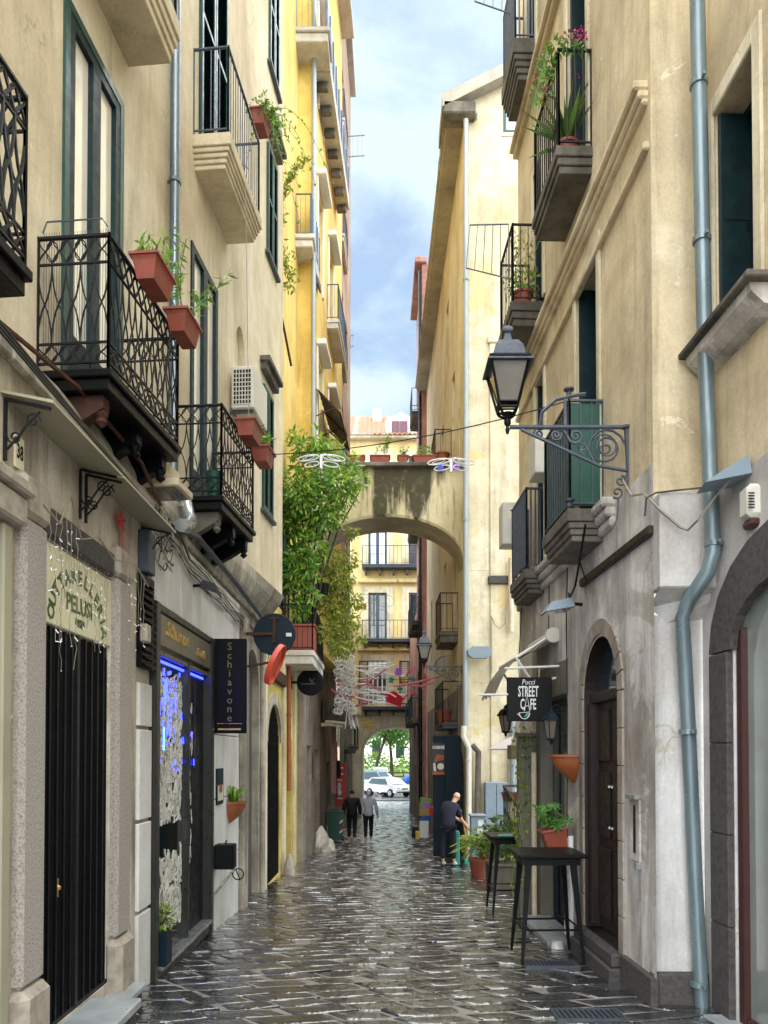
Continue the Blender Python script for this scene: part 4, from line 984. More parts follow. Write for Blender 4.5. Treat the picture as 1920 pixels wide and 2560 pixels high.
# vines on the yellow wall
def vine(name, pts, n, L, lab, mats, spread=.12):
    mb = MB(); P = [Vector(p) for p in pts]
    mb.tube(P, .008, 4, 1)
    for _ in range(n):
        f = R.uniform(0, len(P) - 1.001); i = int(f); p = P[i].lerp(P[i + 1], f - i) + rv() * spread * R.random()
        leaf(mb, p, rv() + Vector((.3, -.3, -.2)), rv(), L * R.uniform(.6, 1.2), L * .42, R.randrange(3))
    return tag(mb.build(name, mats), lab, 'vine', 'vines on the yellow house')
vine('vine', [at(700, 560, 13.4), at(704, 500, 13.3), at(715, 455, 13.3), at(740, 420, 13.2), at(768, 392, 13.2)], 240, .1, 'leafy vine shoot arching up beside the yellow house corner', LY)
vine('vine', [at(700, 620, 13.4), at(712, 660, 13.3), at(725, 690, 13.3), at(715, 720, 13.3)], 190, .1, 'clump of vine leaves above the leaning pole', LY, .2)
# ================================================================ brown block behind the yellow one
LC = empty('brown_block', (-1.6, 27.5, gz(27.5)), 'tall brown apartment block beyond the yellow house', 'apartment block')
L5 = Wall(-1.5 - 25.3 * .02, .02, 1)
mb = MB(L5); hs = []
for k in range(5): hs += [(26, 27, 7.5 + k * 4, 10 + k * 4), (28.2, 29.2, 7.5 + k * 4, 10 + k * 4)]
facade(mb, 25.25, 31, 5, 29, hs, .2); mb.quad((25.25, 0, 5), (25.25, -3, 5), (25.25, -3, 29), (25.25, 0, 29)); mb.quad((31, 0, 5), (31, -3, 5), (31, -3, 29), (31, 0, 29)); mb.build('wall', M['brown'], LC)
for h in hs: window(LC, L5, *h[:4], .15, M['trimwhite'], M['panedark'], 2, 1, .06)
for k in range(5): balcony(LC, L5, 25.5, 27.4, .16, 7.4 + k * 4, .25, 1.0, 'bars', M['slabwhite'], M['bluerail'], sp=.16)
mb = MB(L5); mb.bbox(25.1, 31.1, -.2, .22, 29, 29.25, .02); mb.build('eave', M['slabwhite'], LC)
L5b = Wall(-1.955, 0, 1)
mb = MB(L5b); facade(mb, 25.2, 31, -1.7, 5, [(26, 27.4, -1.5, 1.4), (28.3, 29.9, -1.5, 1.5)], .3); mb.build('ground_floor_wall', M['shopgrey'], LC)
mb = MB(L5b); mb.quad((26, -.29, -1.6), (29.9, -.29, -1.6), (29.9, -.29, 1.6), (26, -.29, 1.6)); mb.build('dark_backing', M['dark'], LC)
mb = MB(L5b); mb.bbox(25.25, 31, -.2, .5, 4.8, 5.0, .02); mb.build('jetty', M['slabgrey'], LC)
LD_ = empty('stone_house', (-2, 37, gz(37)), 'weathered pale stone house on the left before the far arch', 'house')
L6 = Wall(-1.72, -.003, 1); mb = MB(L6); hs = [(32, 33, 2, 4.4), (35, 36, 2, 4.4), (39, 40, 2, 4.4), (32, 33, 6.5, 9), (36, 37, 6.5, 9), (33, 34.4, -1.5, 1), (38, 39.6, -1.5, 1)]
facade(mb, 31, 44.2, -1.7, 9.5, hs, .25); mb.build('wall', M['dirty'], LD_)
for h in hs[:5]: window(LD_, L6, *h[:4], .15, M['greendark'], M['panedark'], 2, 1, .08)
mb = MB(L6); mb.box(32.5, 40, -.24, -.2, -1.6, 1.2); mb.build('dark_backing', M['dark'], LD_)
balcony(LD_, L6, 34.6, 36.6, .5, 1.9, .2, 1.0, 'bars', M['slabgrey'], M['greensheet'], sp=.2); balcony(LD_, L6, 38.6, 40.6, .5, 2.1, .2, 1.0, 'bars', M['slabgrey'], M['greensheet'], sp=.2)
# ================================================================ RIGHT CREAM HOUSE
RW = Wall(2.32, -.03, -1)
RA = empty('ochre_house', (2.3, 8.5, gz(8.5)), 'cream ochre house on the right with the cafe on its ground floor', 'house')
GT = 4.0
uh = [(7.35, 8.08, 4.05, 6.66), (9.52, 9.98, 4.05, 6.55), (7.66, 8.35, 7.82, 10.4), (9.55, 10.05, 7.48, 9.4), (9.9, 10.4, 11.0, 13.4)]
mb = MB(RW); facade(mb, 6.0, 11.1, GT, 15.5, uh, .28)
mb.quad((11.1, 0, -.9), (11.1, -3, -.9), (11.1, -3, 15.5), (11.1, 0, 15.5)); mb.build('wall', M['rcream'], RA)
mb = MB(); x0 = RW((6, 0, 0)).x; mb.raw([(x0, 6, 2.98), (2.75, 6, 2.98), (2.75, 6, 15.5), (x0, 6, 15.5)], [(0, 1, 2, 3)]); mb.build('return_wall', M['rcream'], RA)
lh = [(6.84, 7.9, -.1, 2.82, 2.25), (8.55, 9.98, -.45, 2.75)]
mb = MB(RW); facade(mb, 6.0, 11.1, -1.0, GT, lh, .3, 0, 1); mb.build('ground_floor_wall', [M['rlow'], M['wood']], RA)
# pale return facing the street with soffit
mb = MB(); x1 = x0 + .005
mb.raw([(x1, 6.12, -.6), (2.75, 6.12, -.6), (2.75, 6.12, 2.8), (x1, 6.12, 2.8)], [(0, 1, 2, 3)]); mb.build('return_wall', M['rgrey_low'], RA)
mb = MB(); mb.bbox(x0 + .0, 2.74, 5.86, 6.1, 2.97, 3.72, .012); mb.raw([(x0, 5.87, 2.972), (2.74, 5.87, 2.972), (2.74, 6.118, 2.78), (x0 + .15, 6.118, 2.74), (x0, 6.118, 2.86)], [(0, 1, 2, 3, 4)]); mb.build('return_wall', M['rgrey'], RA)
mb = MB(); mb.bbox(x0 - .02, 2.74, 6.04, 6.13, -.5, -.06, .01); mb.build('plinth', M['lava'], RA)
for (a, b, c) in ((6.0, 6.72, -.08), (8.06, 8.5, -.2)): mb = MB(RW); mb.bbox(a, b, -.02, .045, -.6, c, .01); mb.build('plinth', M['lava'], RA)
# string courses / cornices
mb = MB(RW)
for (z, n, h) in ((7.07, .12, .08), (7.0, .08, .071), (6.95, .05, .051)): mb.bbox(6.05, 11.15, -.02, n, z, z + h, .015)
mb.build('cornice', M['rcream'], RA)
mb = MB(RW); mb.bbox(6.03, 11.12, -.02, .05, 6.56, 6.63, .012); mb.build('string_course', M['rcream'], RA)
mb = MB(RW)
for (z, n, h) in ((10.6, .12, .08), (10.52, .07, .081)): mb.bbox(8.2, 11.15, -.02, n, z, z + h, .015)
mb.build('cornice', M['rcream'], RA)
mb = MB(RW)
for (a, b) in ((6.9, 11.1),):
    for (z, n, h) in ((3.95, .13, .09), (3.86, .09, .09), (3.76, .05, .1)): mb.bbox(a, b, -.02, n, z, z + h - .002, .02)
mb.build('string_course', M['rlow'], RA)
mb = MB(RW); mb.bbox(6.0, 7.9, -.02, .05, 3.42, 3.5, .012); mb.build('string_course', M['wood'], RA)
for (a, b, c, d) in uh: mb = MB(RW); mb.bbox(a - .1, a, 0, .03, c, d + .1, .008); mb.bbox(b, b + .1, 0, .03, c, d + .1, .008); mb.bbox(a + .001, b - .001, 0, .028, d, d + .1, .008); mb.build('window_surround', M['cream_trim'], RA)
for (a, b, c, d) in uh:
    w = window(RA, RW, a, b, c + .01, d, .27, M['greendark'], M['panedark'], 2, 1, .05, 'french_window')
    mb = MB(RW); slats(mb, a + .005, a + .05 + (b - a) * .28, c + .02, d - .01, -.12); mb.build('shutter', M['greendark'], w)
    mb = MB(RW); mb.bbox(b - .045, b - .006, -.26, -.012, c + .02, d - .015, .006)
    for q in (.33, .66): mb.box(b - .049, b - .045, -.23, -.04, c + (d - c) * (q - .28), c + (d - c) * (q + .02))
    mb.build('shutter', M['greendark'], w)
# balconies
bG = balcony(RA, RW, 7.2, 8.22, .36, 4.02, .3, 1.05, 'bars', M['slabgrey'], M['irongrey'], mould=3, sp=.1)
mb = MB(RW)
mb.box(7.245, 7.255, .03, .31, 4.06, 5.05); mb.box(7.25, 8.18, .305, .315, 4.06, 5.05); mb.box(8.165, 8.175, .03, .31, 4.06, 5.05); mb.build('privacy_sheet', M['greensheet'], bG)
for (n, z) in ((.33, 5.1), (.33, 4.03)): mb = MB(RW); mb.lathe([(.02, 0), (.03, .02), (.02, .05), (.05, .07), (.05, .085), (0, .09)], (7.235, n, z), 10); mb.build('finial', M['irongrey'], bG)
balcony(RA, RW, 7.5, 8.6, .37, 7.78, .26, 1.0, 'bars', M['slabgrey'], M['iron'], mould=2, sp=.085, r=.009)
b3 = balcony(RA, RW, 9.52, 10.4, .43, 7.42, .3, 1.0, 'bars', M['slabgrey'], M['iron'], mould=2, sp=.1)
balcony(RA, RW, 9.86, 10.7, .32, 11.15, .5, 1.05, 'bars', M['slabgrey'], M['irongrey'], mould=4, sp=.06, r=.012)
b5 = balcony(RA, RW, 9.55, 10.5, .26, 4.02, .3, 1.03, 'bars', M['slabgrey'], M['irongrey'], mould=3, sp=.06, r=.014)
def grid(pts0, w, h, nx, lab):
    """drying rack leaning outwards from a railing"""
    mb = MB(); a, b, c, d = [Vector(p) for p in pts0]
    for t in range(nx + 1): mb.tube([a.lerp(b, t / nx), d.lerp(c, t / nx)], .006, 4)
    mb.tube([a, b], .009, 4); mb.tube([d, c], .009, 4); return tag(mb.build('drying_rack', M['irongrey']), lab, 'drying rack')
q = RW((9.55, .43, 7.42))
grid([(q.x - .02, q.y, q.z + 1.0), (q.x - .5, q.y + .1, q.z + 1.06), (q.x - .55, q.y + .1, q.z + .5), (q.x - .02, q.y, q.z + .3)], 1, 1, 5, 'thin wire drying rack leaning off the third floor right balcony')
q = RW((9.9, .32, 11.15)); grid([(q.x - .02, q.y, q.z + .35), (q.x - .5, q.y, q.z + .52), (q.x - .45, q.y, q.z + .95), (q.x - .02, q.y, q.z + .8)], 1, 1, 4, 'blue wire drying rack on the topmost right balcony')
# potted plants on the right balconies
def pot(loc, r, h, lab, kind, mats=LG, mat='terra', name='potted_plant', size=.4, n=200, grp=None, cat='potted plant'):
    t = empty(name, loc, lab, cat, grp); L = Vector(loc)
    mb = MB(); mb.lathe([(0, 0), (r * .72, 0), (r * .95, h * .86), (r * 1.06, h * .86), (r * 1.08, h), (r * .94, h), (r * .94, h * .93), (0, h * .93)], L, 18); mb.build('pot', M[mat], t, smooth=True)
    mb = MB()
    top = L + Vector((0, 0, h * .95))
    if kind == 'bush': clump(mb, top + Vector((0, 0, size * .55)), size * .75, n, .1, .04, sq=(1, 1, .8))
    elif kind == 'agave':
        for i in range(n):
            a = R.uniform(0, 2 * pi); el = R.uniform(.3, 1.3); d = Vector((math.cos(a) * math.cos(el), math.sin(a) * math.cos(el), math.sin(el)))
            leaf(mb, top, d, Vector((0, 0, 1)), size * R.uniform(.7, 1.1), .05, R.randrange(3))
    elif kind == 'palm':
        for i in range(n):
            a = R.uniform(0, 2 * pi); el = R.uniform(.35, 1.2); d = Vector((math.cos(a) * math.cos(el), math.sin(a) * math.cos(el), math.sin(el))); Ls = size * R.uniform(.75, 1.1)
            pts = []
            for k in range(9): f = k / 8; pts.append(top + d * Ls * f + Vector((0, 0, -.55 * Ls * f * f)))
            mb.tube(pts, .006, 3, 0, r2=.002)
            for k in range(1, 9):
                tdir = (pts[k] - pts[k - 1]).normalized(); sd = tdir.cross(Vector((0, 0, 1))); sd = sd.normalized() if sd.length > .01 else Vector((1, 0, 0))
                for f2 in (.0, .33, .66):
                    p = pts[k - 1].lerp(pts[k], f2)
                    for sg in (-1, 1): leaf(mb, p, sd * sg + tdir * .7 + Vector((0, 0, .15)), Vector((0, 0, 1)), Ls * .26 * (1 - .55 * k / 9), .018, R.randrange(3))
    elif kind == 'fan':
        for i in range(n):
            c = top + Vector((R.gauss(0, .07), R.gauss(0, .07), R.uniform(.05, size))); ax = (rv() + Vector((0, 0, .8))).normalized()
            mb.tube([top + Vector((0, 0, 0)), c], .003, 3, 1); s1 = ax.cross(Vector((.2, .9, .3))).normalized(); s2 = ax.cross(s1)
            for k in range(8):
                a = 2 * pi * k / 8; leaf(mb, c, s1 * math.cos(a) + s2 * math.sin(a) - ax * .25, ax, R.uniform(.09, .14), .03, R.randrange(3))
    mb.build('foliage', mats, t); return t
pot(RW((7.78, .19, 7.79)), .13, .2, 'spiky agave pot behind the railing of the flower balcony', 'agave', LD, size=.55, n=34, mat='terra')
pot(RW((9.78, .22, 7.43)), .13, .24, 'red pot with small green plant on the third floor right balcony', 'bush', LG, size=.25, n=120)
vb = MB(); 
for i in range(14):
    c = RW((9.7 + R.uniform(0, .3), .2 + R.uniform(-.1, .15), 7.6)); pts = [c + Vector((R.gauss(0, .05), 0, z * .12 + 0)) + Vector((math.sin(z) * .03, 0, 0)) for z in range(8)]
    vb.tube(pts, .004, 3, 1)
    for p in pts[2:]: leaf(vb, p, rv(), rv(), .07, .03, R.randrange(3))
tag(vb.build('climbing_plant', LY), 'straggly climber growing up inside the third floor right balcony', 'climbing plant')
t = empty('flowering_plant', RW((7.6, .38, 8.8)), 'leafy plant with magenta blooms spilling over the right balcony rail', 'plant')
mb = MB()
for (u, n, z, rr, k) in ((7.55, .36, 8.82, .08, 55), (7.7, .4, 8.82, .09, 60), (7.9, .4, 8.82, .09, 50), (8.1, .4, 8.82, .09, 45), (7.5, .24, 8.82, .07, 30), (7.58, .42, 8.68, .08, 45), (7.62, .43, 8.55, .06, 26), (7.66, .43, 8.42, .04, 12), (7.5, .12, 8.81, .05, 22)): clump(mb, RW((u, n, z)), rr, k, .07, .028, 3, .6)
for k in range(9): p = RW((7.55 + k * .07, .4, 8.8)); mb.tube([p, p + Vector((-.05, -.02, .02)), p + Vector((-.08, -.03, -.2)), p + Vector((-.07, -.02, -.4))], .004, 3, 1)
mb.build('foliage', [M['l2'], M['l1'], M['d3']], t)
mb = MB()
for (u, n, z, k) in ((7.49, .12, 8.9, 34), (7.49, .22, 8.88, 26), (7.62, .45, 8.4, 9), (7.9, .46, 8.8, 12), (7.49, .1, 8.45, 7)): clump(mb, RW((u, n, z)), .07, k, .032, .028, 1, sq=(1.2, 1, .5))
mb.build('blooms', [simple('magenta_petal', '#c02a80', .6, var=.3, scale=30)], t)
# small metal catches
# arched door
ad = empty('arched_door', RW((7.37, -.2, -.1)), 'dark brown wooden double door under the stone arch on the right', 'door')
mb = MB(RW); mb.box(6.84, 7.365, -.16, -.12, -.06, 2.2); mb.box(7.375, 7.9, -.16, -.12, -.06, 2.2)
for a in (6.97, 7.42):
    for (z0, z1) in ((.05, .75), (.85, 1.5), (1.6, 2.12)): mb.bbox(a, a + .35, -.12, -.1, z0, z1, .014)
mb.build('door_leaf', M['wood'], ad)
mb = MB(RW); K = 18
poly = [(7.37 - .52 * math.cos(pi * k / K), 2.3 + .5 * math.sin(pi * k / K)) for k in range(K + 1)]
mb.extr([(u, -.14, z) for u, z in poly], (0, .012, 0)); mb.build('fanlight', M['panedark'], ad)
mb = MB(RW); mb.bbox(6.845, 7.895, -.17, -.06, 2.2, 2.3, .01); mb.bbox(6.845, 6.94, -.17, -.03, -.06, 2.2, .01); mb.bbox(7.8, 7.895, -.17, -.03, -.06, 2.2, .01); mb.build('frame', M['wood'], ad)
mb = MB(RW)
for u in (7.33, 7.41):
    for z in (.95, 1.35): mb.lathe([(0, 0), (.016, 0), (.02, .02), (0, .03)], (u, -.1, z), 8)
mb.build('knob', M['galv'], ad)
mb = MB(RW); K = 13
for k in range(K):
    a0, a1 = pi * k / K + .012, pi * (k + 1) / K - .012
    p = [(7.37 - r * math.cos(a), 2.25 + (r + .06) * math.sin(a)) for r, a in ((.535, a0), (.68, a0), (.68, a1), (.535, a1))]
    mb.extr([(u, -.01, z) for u, z in p], (0, .03, 0))
for i in range(7):
    z = -.1 + i * .335
    for a, b in ((6.7, 6.835), (7.905, 8.04)): mb.bbox(a, b, -.01, .02, z + .003, z + .332, .006)
mb.build('stone_surround', M['shopgrey'], ad)
mb = MB(RW); mb.bbox(6.78, 7.98, -.3, .1, -.22, -.1, .012); mb.bbox(6.75, 8.02, -.02, .13, -.5, -.222, .015); mb.build('threshold', M['lava'], ad)
mb = MB(RW); mb.box(6.8, 10.1, -.9, -.85, -.5, 3); mb.build('dark_backing', M['dark'], RA)
# cafe doors
cd = empty('cafe_entrance', RW((9.2, -.1, -.45)), 'dark panelled cafe entrance behind the high tables', 'doorway')
mb = MB(RW)
for a in (8.58, 8.95, 9.32):
    mb.box(a, a + .35, -.16, -.12, -.4, 2.35)
    mb.bbox(a + .05, a + .3, -.12, -.1, -.3, .35, .014)
mb.build('door_leaf', M['darkblue'], cd)
mb = MB(RW)
for a in (8.63, 9.0, 9.37): mb.box(a, a + .25, -.119, -.115, .45, 2.25)
mb.build('pane', M['shopglass'], cd)
mb = MB(RW); mb.bbox(8.5, 9.95, -.2, .02, 2.36, 2.75, .01); mb.bbox(9.7, 9.96, -.2, .03, -.5, 2.36, .01); mb.build('frame', M['greywood'], cd)
mb = MB(RW); mb.bbox(8.35, 9.75, -.1, .28, -.45, -.37, .012); mb.build('threshold', M['marble'], cd)
mb = MB(RW); mb.lathe([(.12, 0), (.06, .32), (0, .33)], (8.25, .2, -.66), 10); mb.build('foot', M['rlow'], cd)
drain([(9.82, .09, 1.7), (9.82, .09, gz(9.8))], .035, RW, M['cream_trim'], 'cream pipe beside the cafe entrance', [])
drain([(8.42, .05, .75), (8.42, .05, -.3)], .03, RW, M['white'], 'white pipe on the wall between cafe and arched door', [])
gp = empty('grey_post', RW((10.1, .1, gz(10))), 'grey green wooden post with ivy at the cafe corner', 'post')
mb = MB(RW); mb.bbox(10.0, 10.2, .0, .24, gz(10), 1.9, .012); mb.build('shaft', M['greywood'], gp)
mb = MB(RW); mb.bbox(9.98, 10.22, -.01, .26, 1.9, 1.96, .012); mb.build('cap', M['greywood'], gp)
mb = MB()
for i in range(5):
    p = RW((10.0, .12 + i * .05, 2.0)); pts = [p + Vector((math.sin(k * .8 + i) * .03, -.03, -.12 * k)) for k in range(12 + 3 * i)]
    mb.tube(pts, .003, 3, 1)
    for q in pts:
        for _ in range(3): leaf(mb, q + rv() * .03, rv(), rv(), .05, .035, R.randrange(3))
tag(mb.build('ivy', LY), 'ivy strands trailing down the grey green post', 'ivy')
# lantern on scroll bracket
def street_lamp(loc, lab, L=1.05):
    """bracket runs along -X from the wall plate at loc (top bar level)"""
    t = empty('street_lamp', loc, lab, 'street lamp', 'lanterns on scroll brackets'); x, y, z = loc; e = x - L
    mb = MB(); mb.tube([(x, y, z), (e + .02, y, z)], .018, 8); mb.tube([(x - .02, y, z - .38), (x - .25, y, z - .34), (x - .55, y, z - .2), (e + .12, y, z - .02)], .016, 6)
    mb.lathe([(.012, -.02), (.04, -.01), (.04, .01), (.012, .02)], (x - .02, y, z), 10)
    def spiral(cx, cz, r0, turns, ph, sg=1, w=.011): mb.tube([(cx + r0 * (1 - q / 34) * math.cos(ph + sg * q * turns * 2 * pi / 30), y, cz + r0 * (1 - q / 34) * math.sin(ph + sg * q * turns * 2 * pi / 30)) for q in range(31)], w, 5)
    spiral(x - .2, z - .18, .17, 2.2, .2); spiral(x - .2, z - .18, .13, 1.2, 2.5, -1, .008); spiral(x - .46, z - .08, .07, 1.8, 3); spiral(x - .63, z - .07, .05, 1.8, .4, -1); spiral(x - .78, z - .06, .045, 1.6, 2)
    mb.tube([(x - .3, y, z - .3), (x - .38, y, z - .15), (x - .5, y, z - .12), (x - .56, y, z - .03)], .009, 4)
    spiral(x - .07, z - .47, .05, 1.4, 1.4, -1, .01); spiral(x - .1, z - .57, .055, 1.3, 4, 1, .01)
    mb.tube([(x - .02, y, z + .02), (x - .0, y, z - .4), (x - .03, y, z - .5)], .02, 5); mb.tube([(x - .09, y, z - .62), (x - .1, y, z - .8), (x - .13, y, z - .86)], .009, 4)
    mb.tube([(e + .28, y, z + .0), (e + .3, y, z + .13), (e + .42, y, z + .24), (e + .6, y, z + .28), (e + .68, y, z + .29)], .017, 5); mb.tube([(e + .5, y, z), (e + .5, y, z + .26)], .015, 4)
    for k in range(6): 
        a = k * 1.05; mb.tube([(x - .42, y, z - .2), (x - .42 + .07 * math.cos(a), y - .015, z - .2 + .06 * math.sin(a))], .008, 4, r2=.002)
    mb.build('bracket', M['irongrey'], t)
    b = z + .03; c = (e, y, b); sq_ = lambda p: Vector((p[0], p[1], b + (p[2] - b) * .87))
    mb = MB(sq_); mb.lathe([(.012, -.1), (.02, -.06), (.012, -.03), (.03, 0), (.03, .03), (.02, .05), (.035, .08), (.055, .1)], c, 10); mb.build('stem', M['black'], t, smooth=True)
    mb = MB(sq_)
    s0, s1, zb, zt = .075, .165, .14, .6
    for i in range(4):
        a = pi / 4 + i * pi / 2; a2 = a + pi / 2
        k0, k1 = s0 * 1.414, s1 * 1.414
        mb.tube([(e + .03 * math.cos(a), y + .03 * math.sin(a), b + .06), (e + k0 * .85 * math.cos(a), y + k0 * .85 * math.sin(a), b + zb - .03), (e + k0 * math.cos(a), y + k0 * math.sin(a), b + zb), (e + k1 * math.cos(a), y + k1 * math.sin(a), b + zt)], .012, 5)
        for (k, zz, w) in ((k0, zb, .012), (k0 * 1.08, zb + .05, .009), (k1, zt, .014)): mb.tube([(e + k * math.cos(a), y + k * math.sin(a), b + zz), (e + k * math.cos(a2), y + k * math.sin(a2), b + zz)], w, 5)
    mb.build('cage', M['black'], t)
    mb = MB(sq_)
    for i in range(4):
        a = pi / 4 + i * pi / 2; a2 = a + pi / 2; k0, k1 = s0 * 1.38, s1 * 1.38
        mb.add([(e + k0 * math.cos(a), y + k0 * math.sin(a), b + zb + .06), (e + k0 * math.cos(a2), y + k0 * math.sin(a2), b + zb + .06), (e + k1 * math.cos(a2), y + k1 * math.sin(a2), b + zt), (e + k1 * math.cos(a), y + k1 * math.sin(a), b + zt)], [(0, 1, 2, 3)])
    mb.build('glass', M['lampglass'], t)
    mb = MB(sq_); mb.lathe([(.335, .55), (.33, .565), (.24, .61), (.235, .62), (.225, .68), (.2, .74), (.14, .8), (.06, .83), (.05, .87), (.045, .9), (.075, .92), (.08, .94), (.06, .955), (.05, .97), (.02, .985), (0, .99)], c, 4, ph=pi / 4, sx=.82, sy=.82)
    mb.build('hood', M['irongrey'], t)
    mb = MB(sq_); mb.bbox(e - .1, e + .1, y - .1, y + .1, b + .5, b + .55, .01); mb.build('lamp_unit', M['offwhite'], t)
    return t
street_lamp(tuple(RW((6.55, .0, 4.52))), 'large black lantern on a scroll bracket, nearest on the right wall', 1.05)
# wall lanterns
def wall_lantern(p, lab, sc_=1.0, mat='black'):
    t = empty('wall_lantern', p, lab, 'wall lantern', 'small lanterns at the cafe'); x, y, z = p
    mb = MB(); mb.lathe([(.05, 0), (.085, .2), (.09, .205)], p, 6); mb.build('glass', M['lampglass'], t)
    mb = MB()
    for i in range(6):
        a = i * pi / 3; mb.tube([(x + .05 * math.cos(a), y + .05 * math.sin(a), z), (x + .088 * math.cos(a), y + .088 * math.sin(a), z + .2)], .007, 4)
    mb.lathe([(.055, -.02), (.055, .0)], p, 6); mb.lathe([(.12, .2), (.115, .215), (.08, .26), (.07, .28), (.03, .3), (.02, .33), (.0, .35)], p, 6); mb.lathe([(0, -.08), (.015, -.06), (.02, -.03), (.05, -.015)], p, 6)
    mb.tube([(x, y, z + .33), (x + .06, y + .01, z + .38), (x + .15, y + .02, z + .3)], .012, 5); mb.build('cage', M[mat], t); return t
p = RW((8.6, .17, 1.86)); wall_lantern(p, 'blue grey wall lantern above the terracotta half bowl', 1, 'darkblue')
p = RW((10.0, .42, 1.98)); wall_lantern(p, 'small black wall lantern left of the cafe sign, over the ivy', 1, 'black')
wallpot(RW, 8.25, 1.62, .2, 'empty terracotta half bowl on the wall beside the cafe door', 0, g=False)
# cafe sign
cs = empty('cafe_sign', RW((8.8, .3, 2.1)), 'square black hanging cafe sign with white lettering', 'sign')
p0 = at(1268, 1803, 8.8); p1 = at(1380, 1693, 8.8)
mb = MB(); mb.bbox(p0.x, p1.x, 8.8, 8.84, p0.z, p1.z, .006); mb.build('panel', M['black'], cs)
cx = p0.x + (p1.x - p0.x) * .47; hz = p1.z - p0.z
def gS(dx, dz): return lambda x, y, o: Vector((cx + dx + x, 8.8 - o, p0.z + hz * dz + y))
text('letters', 'Pucci', .085, gS(.0, .885), M['white'], cs, .002, shear=.2, sx=.85)
def tall(k): return lambda x, y, o: Vector((cx + x, 8.8 - o, p0.z + hz * k + y * 1.85))
text('letters', 'STREET', .093, tall(.665), M['white'], cs, .002, sx=.78, bold=.002); text('letters', 'C', .093, lambda x, y, o: Vector((cx - .068 + x, 8.8 - o, p0.z + hz * .375 + y * 1.85)), M['white'], cs, .002, sx=.78, bold=.002)
text('letters', 'FE', .093, lambda x, y, o: Vector((cx + .055 + x, 8.8 - o, p0.z + hz * .375 + y * 1.85)), M['white'], cs, .002, sx=.78, bold=.002)
mb = MB(); a0 = Vector((cx - .015, 8.796, p0.z + hz * .6)); mb.tube([a0 + Vector((-.032, 0, -.19)), a0, a0 + Vector((.032, 0, -.19))], .006, 4); mb.tube([a0 + Vector((-.02, 0, -.13)), a0 + Vector((.02, 0, -.13))], .005, 4)
c = Vector((cx - .045, 8.796, p0.z + hz * .19)); mb.tube([c + Vector((-.06 * math.cos(q), 0, -.07 * math.sin(q))) for q in [i * pi / 10 for i in range(11)]], .006, 4); mb.tube([c + Vector((-.06, 0, 0)), c + Vector((.06, 0, .01))], .004, 4)
mb.tube([c + Vector((-.06, 0, 0)), c + Vector((-.085, 0, -.01)), c + Vector((-.05, 0, -.04))], .004, 4); mb.build('cup_emblem', M['white'], cs)
mb = MB(); mb.raw([c + Vector((-.005, -.001, -.05)), c + Vector((.02, -.001, 0)), c + Vector((.06, -.001, .02)), c + Vector((.045, -.001, -.04))], [(0, 1, 2, 3)]); mb.build('leaf_emblem', M['greenled'], cs)
mb = MB(); b0, b1 = at(1262, 1671, 8.8), at(1416, 1664, 8.8); mb.tube([b0, (b1.x + .02, 8.82, b1.z)], .014, 6)
for f in (.12, .72): mb.tube([(p0.x + (p1.x - p0.x) * f, 8.82, p1.z), (p0.x + (p1.x - p0.x) * f, 8.82, b0.z)], .004, 4)
mb.tube([at(1196, 1737, 8.8), at(1270, 1736, 8.8)], .012, 6); mb.build('bracket', M['white'], cs)
# folded awning over the cafe
aw = empty('awning', RW((9.3, .3, 2.7)), 'half folded grey awning above the cafe entrance', 'awning')
A0 = RW((8.98, .06, 3.08)); A1 = RW((10.05, .06, 3.08)); out = Vector((-.42, 0, -.26)); dr = Vector((-.25, 0, -.42))
mb = MB(); vs = []; K = 8
for k in range(K + 1):
    b = A0.lerp(A1, k / K); vs += [b, b + out * .5 + Vector((0, 0, -.04)), b + out, b + out + dr * .5 + Vector((-.02, 0, .02)), b + out + dr + Vector((0, 0, -.03 * (k % 2)))]
mb.raw(vs, [(5 * k + j, 5 * k + j + 1, 5 * k + j + 6, 5 * k + j + 5) for k in range(K) for j in range(4)]); mb.build('cloth', M['awncloth'], aw)
mb = MB(); mb.tube([A0 + Vector((0, -.04, 0)), A1], .06, 10); mb.build('roller', M['offwhite'], aw)
mb = MB()
for b in (A0, A1): mb.tube([b + Vector((.05, -.02, -.5)), b + out * .55 + Vector((0, -.02, -.42)), b + out + Vector((0, -.02, -.02))], .016, 5); mb.tube([b + Vector((0, -.025, .02)), b + out + Vector((0, -.02, .0))], .014, 5)
mb.tube([A0 + out, A1 + out], .022, 6); mb.build('arm', M['white'], aw)
mb = MB(); mb.lathe([(.0, -.02), (.085, -.02), (.085, .02), (0, .02)], (0, 0, 0), 12); e = MB(lambda p: A0 + Vector((p[0], -.06 + p[2], p[1]))); e.lathe([(.0, -.015), (.09, -.015), (.09, .015), (0, .015)], (0, 0, 0), 14); e.build('end_cap', M['offwhite'], aw)
# meter boxes, floodlights, alarm
def meter(tf, u, z, lab, w=.3, h=.55, n1=.16):
    t = empty('meter_box', tf((u, .05, z)), lab, 'meter box', 'meter boxes on the right wall')
    mb = MB(tf); mb.bbox(u - w / 2, u + w / 2, 0, n1, z, z + h, .012); mb.build('case', M['utilbox'], t)
    mb = MB(tf); mb.box(u - w / 2 - .004, u - w / 2, n1 * .25, n1 * .75, z + h * .6, z + h * .85); mb.build('dial', M['signcream'], t)
    mb = MB(tf); mb.box(u - w / 2 - .006, u - w / 2 - .004, n1 * .3, n1 * .7, z + h * .78, z + h * .81); mb.build('dial', M['wood'], t); return t
meter(RW, 8.95, 4.95, 'white meter box beyond the green sheeted balcony', .35, .5, .3); meter(RW, 10.75, 4.62, 'white meter box beside the lowest far balcony', .3, .6, .34)
flood(RW, 7.95, .12, 3.2, 'grey floodlight hung above the stone arch', .34, .3, 1, 'utilgrey')
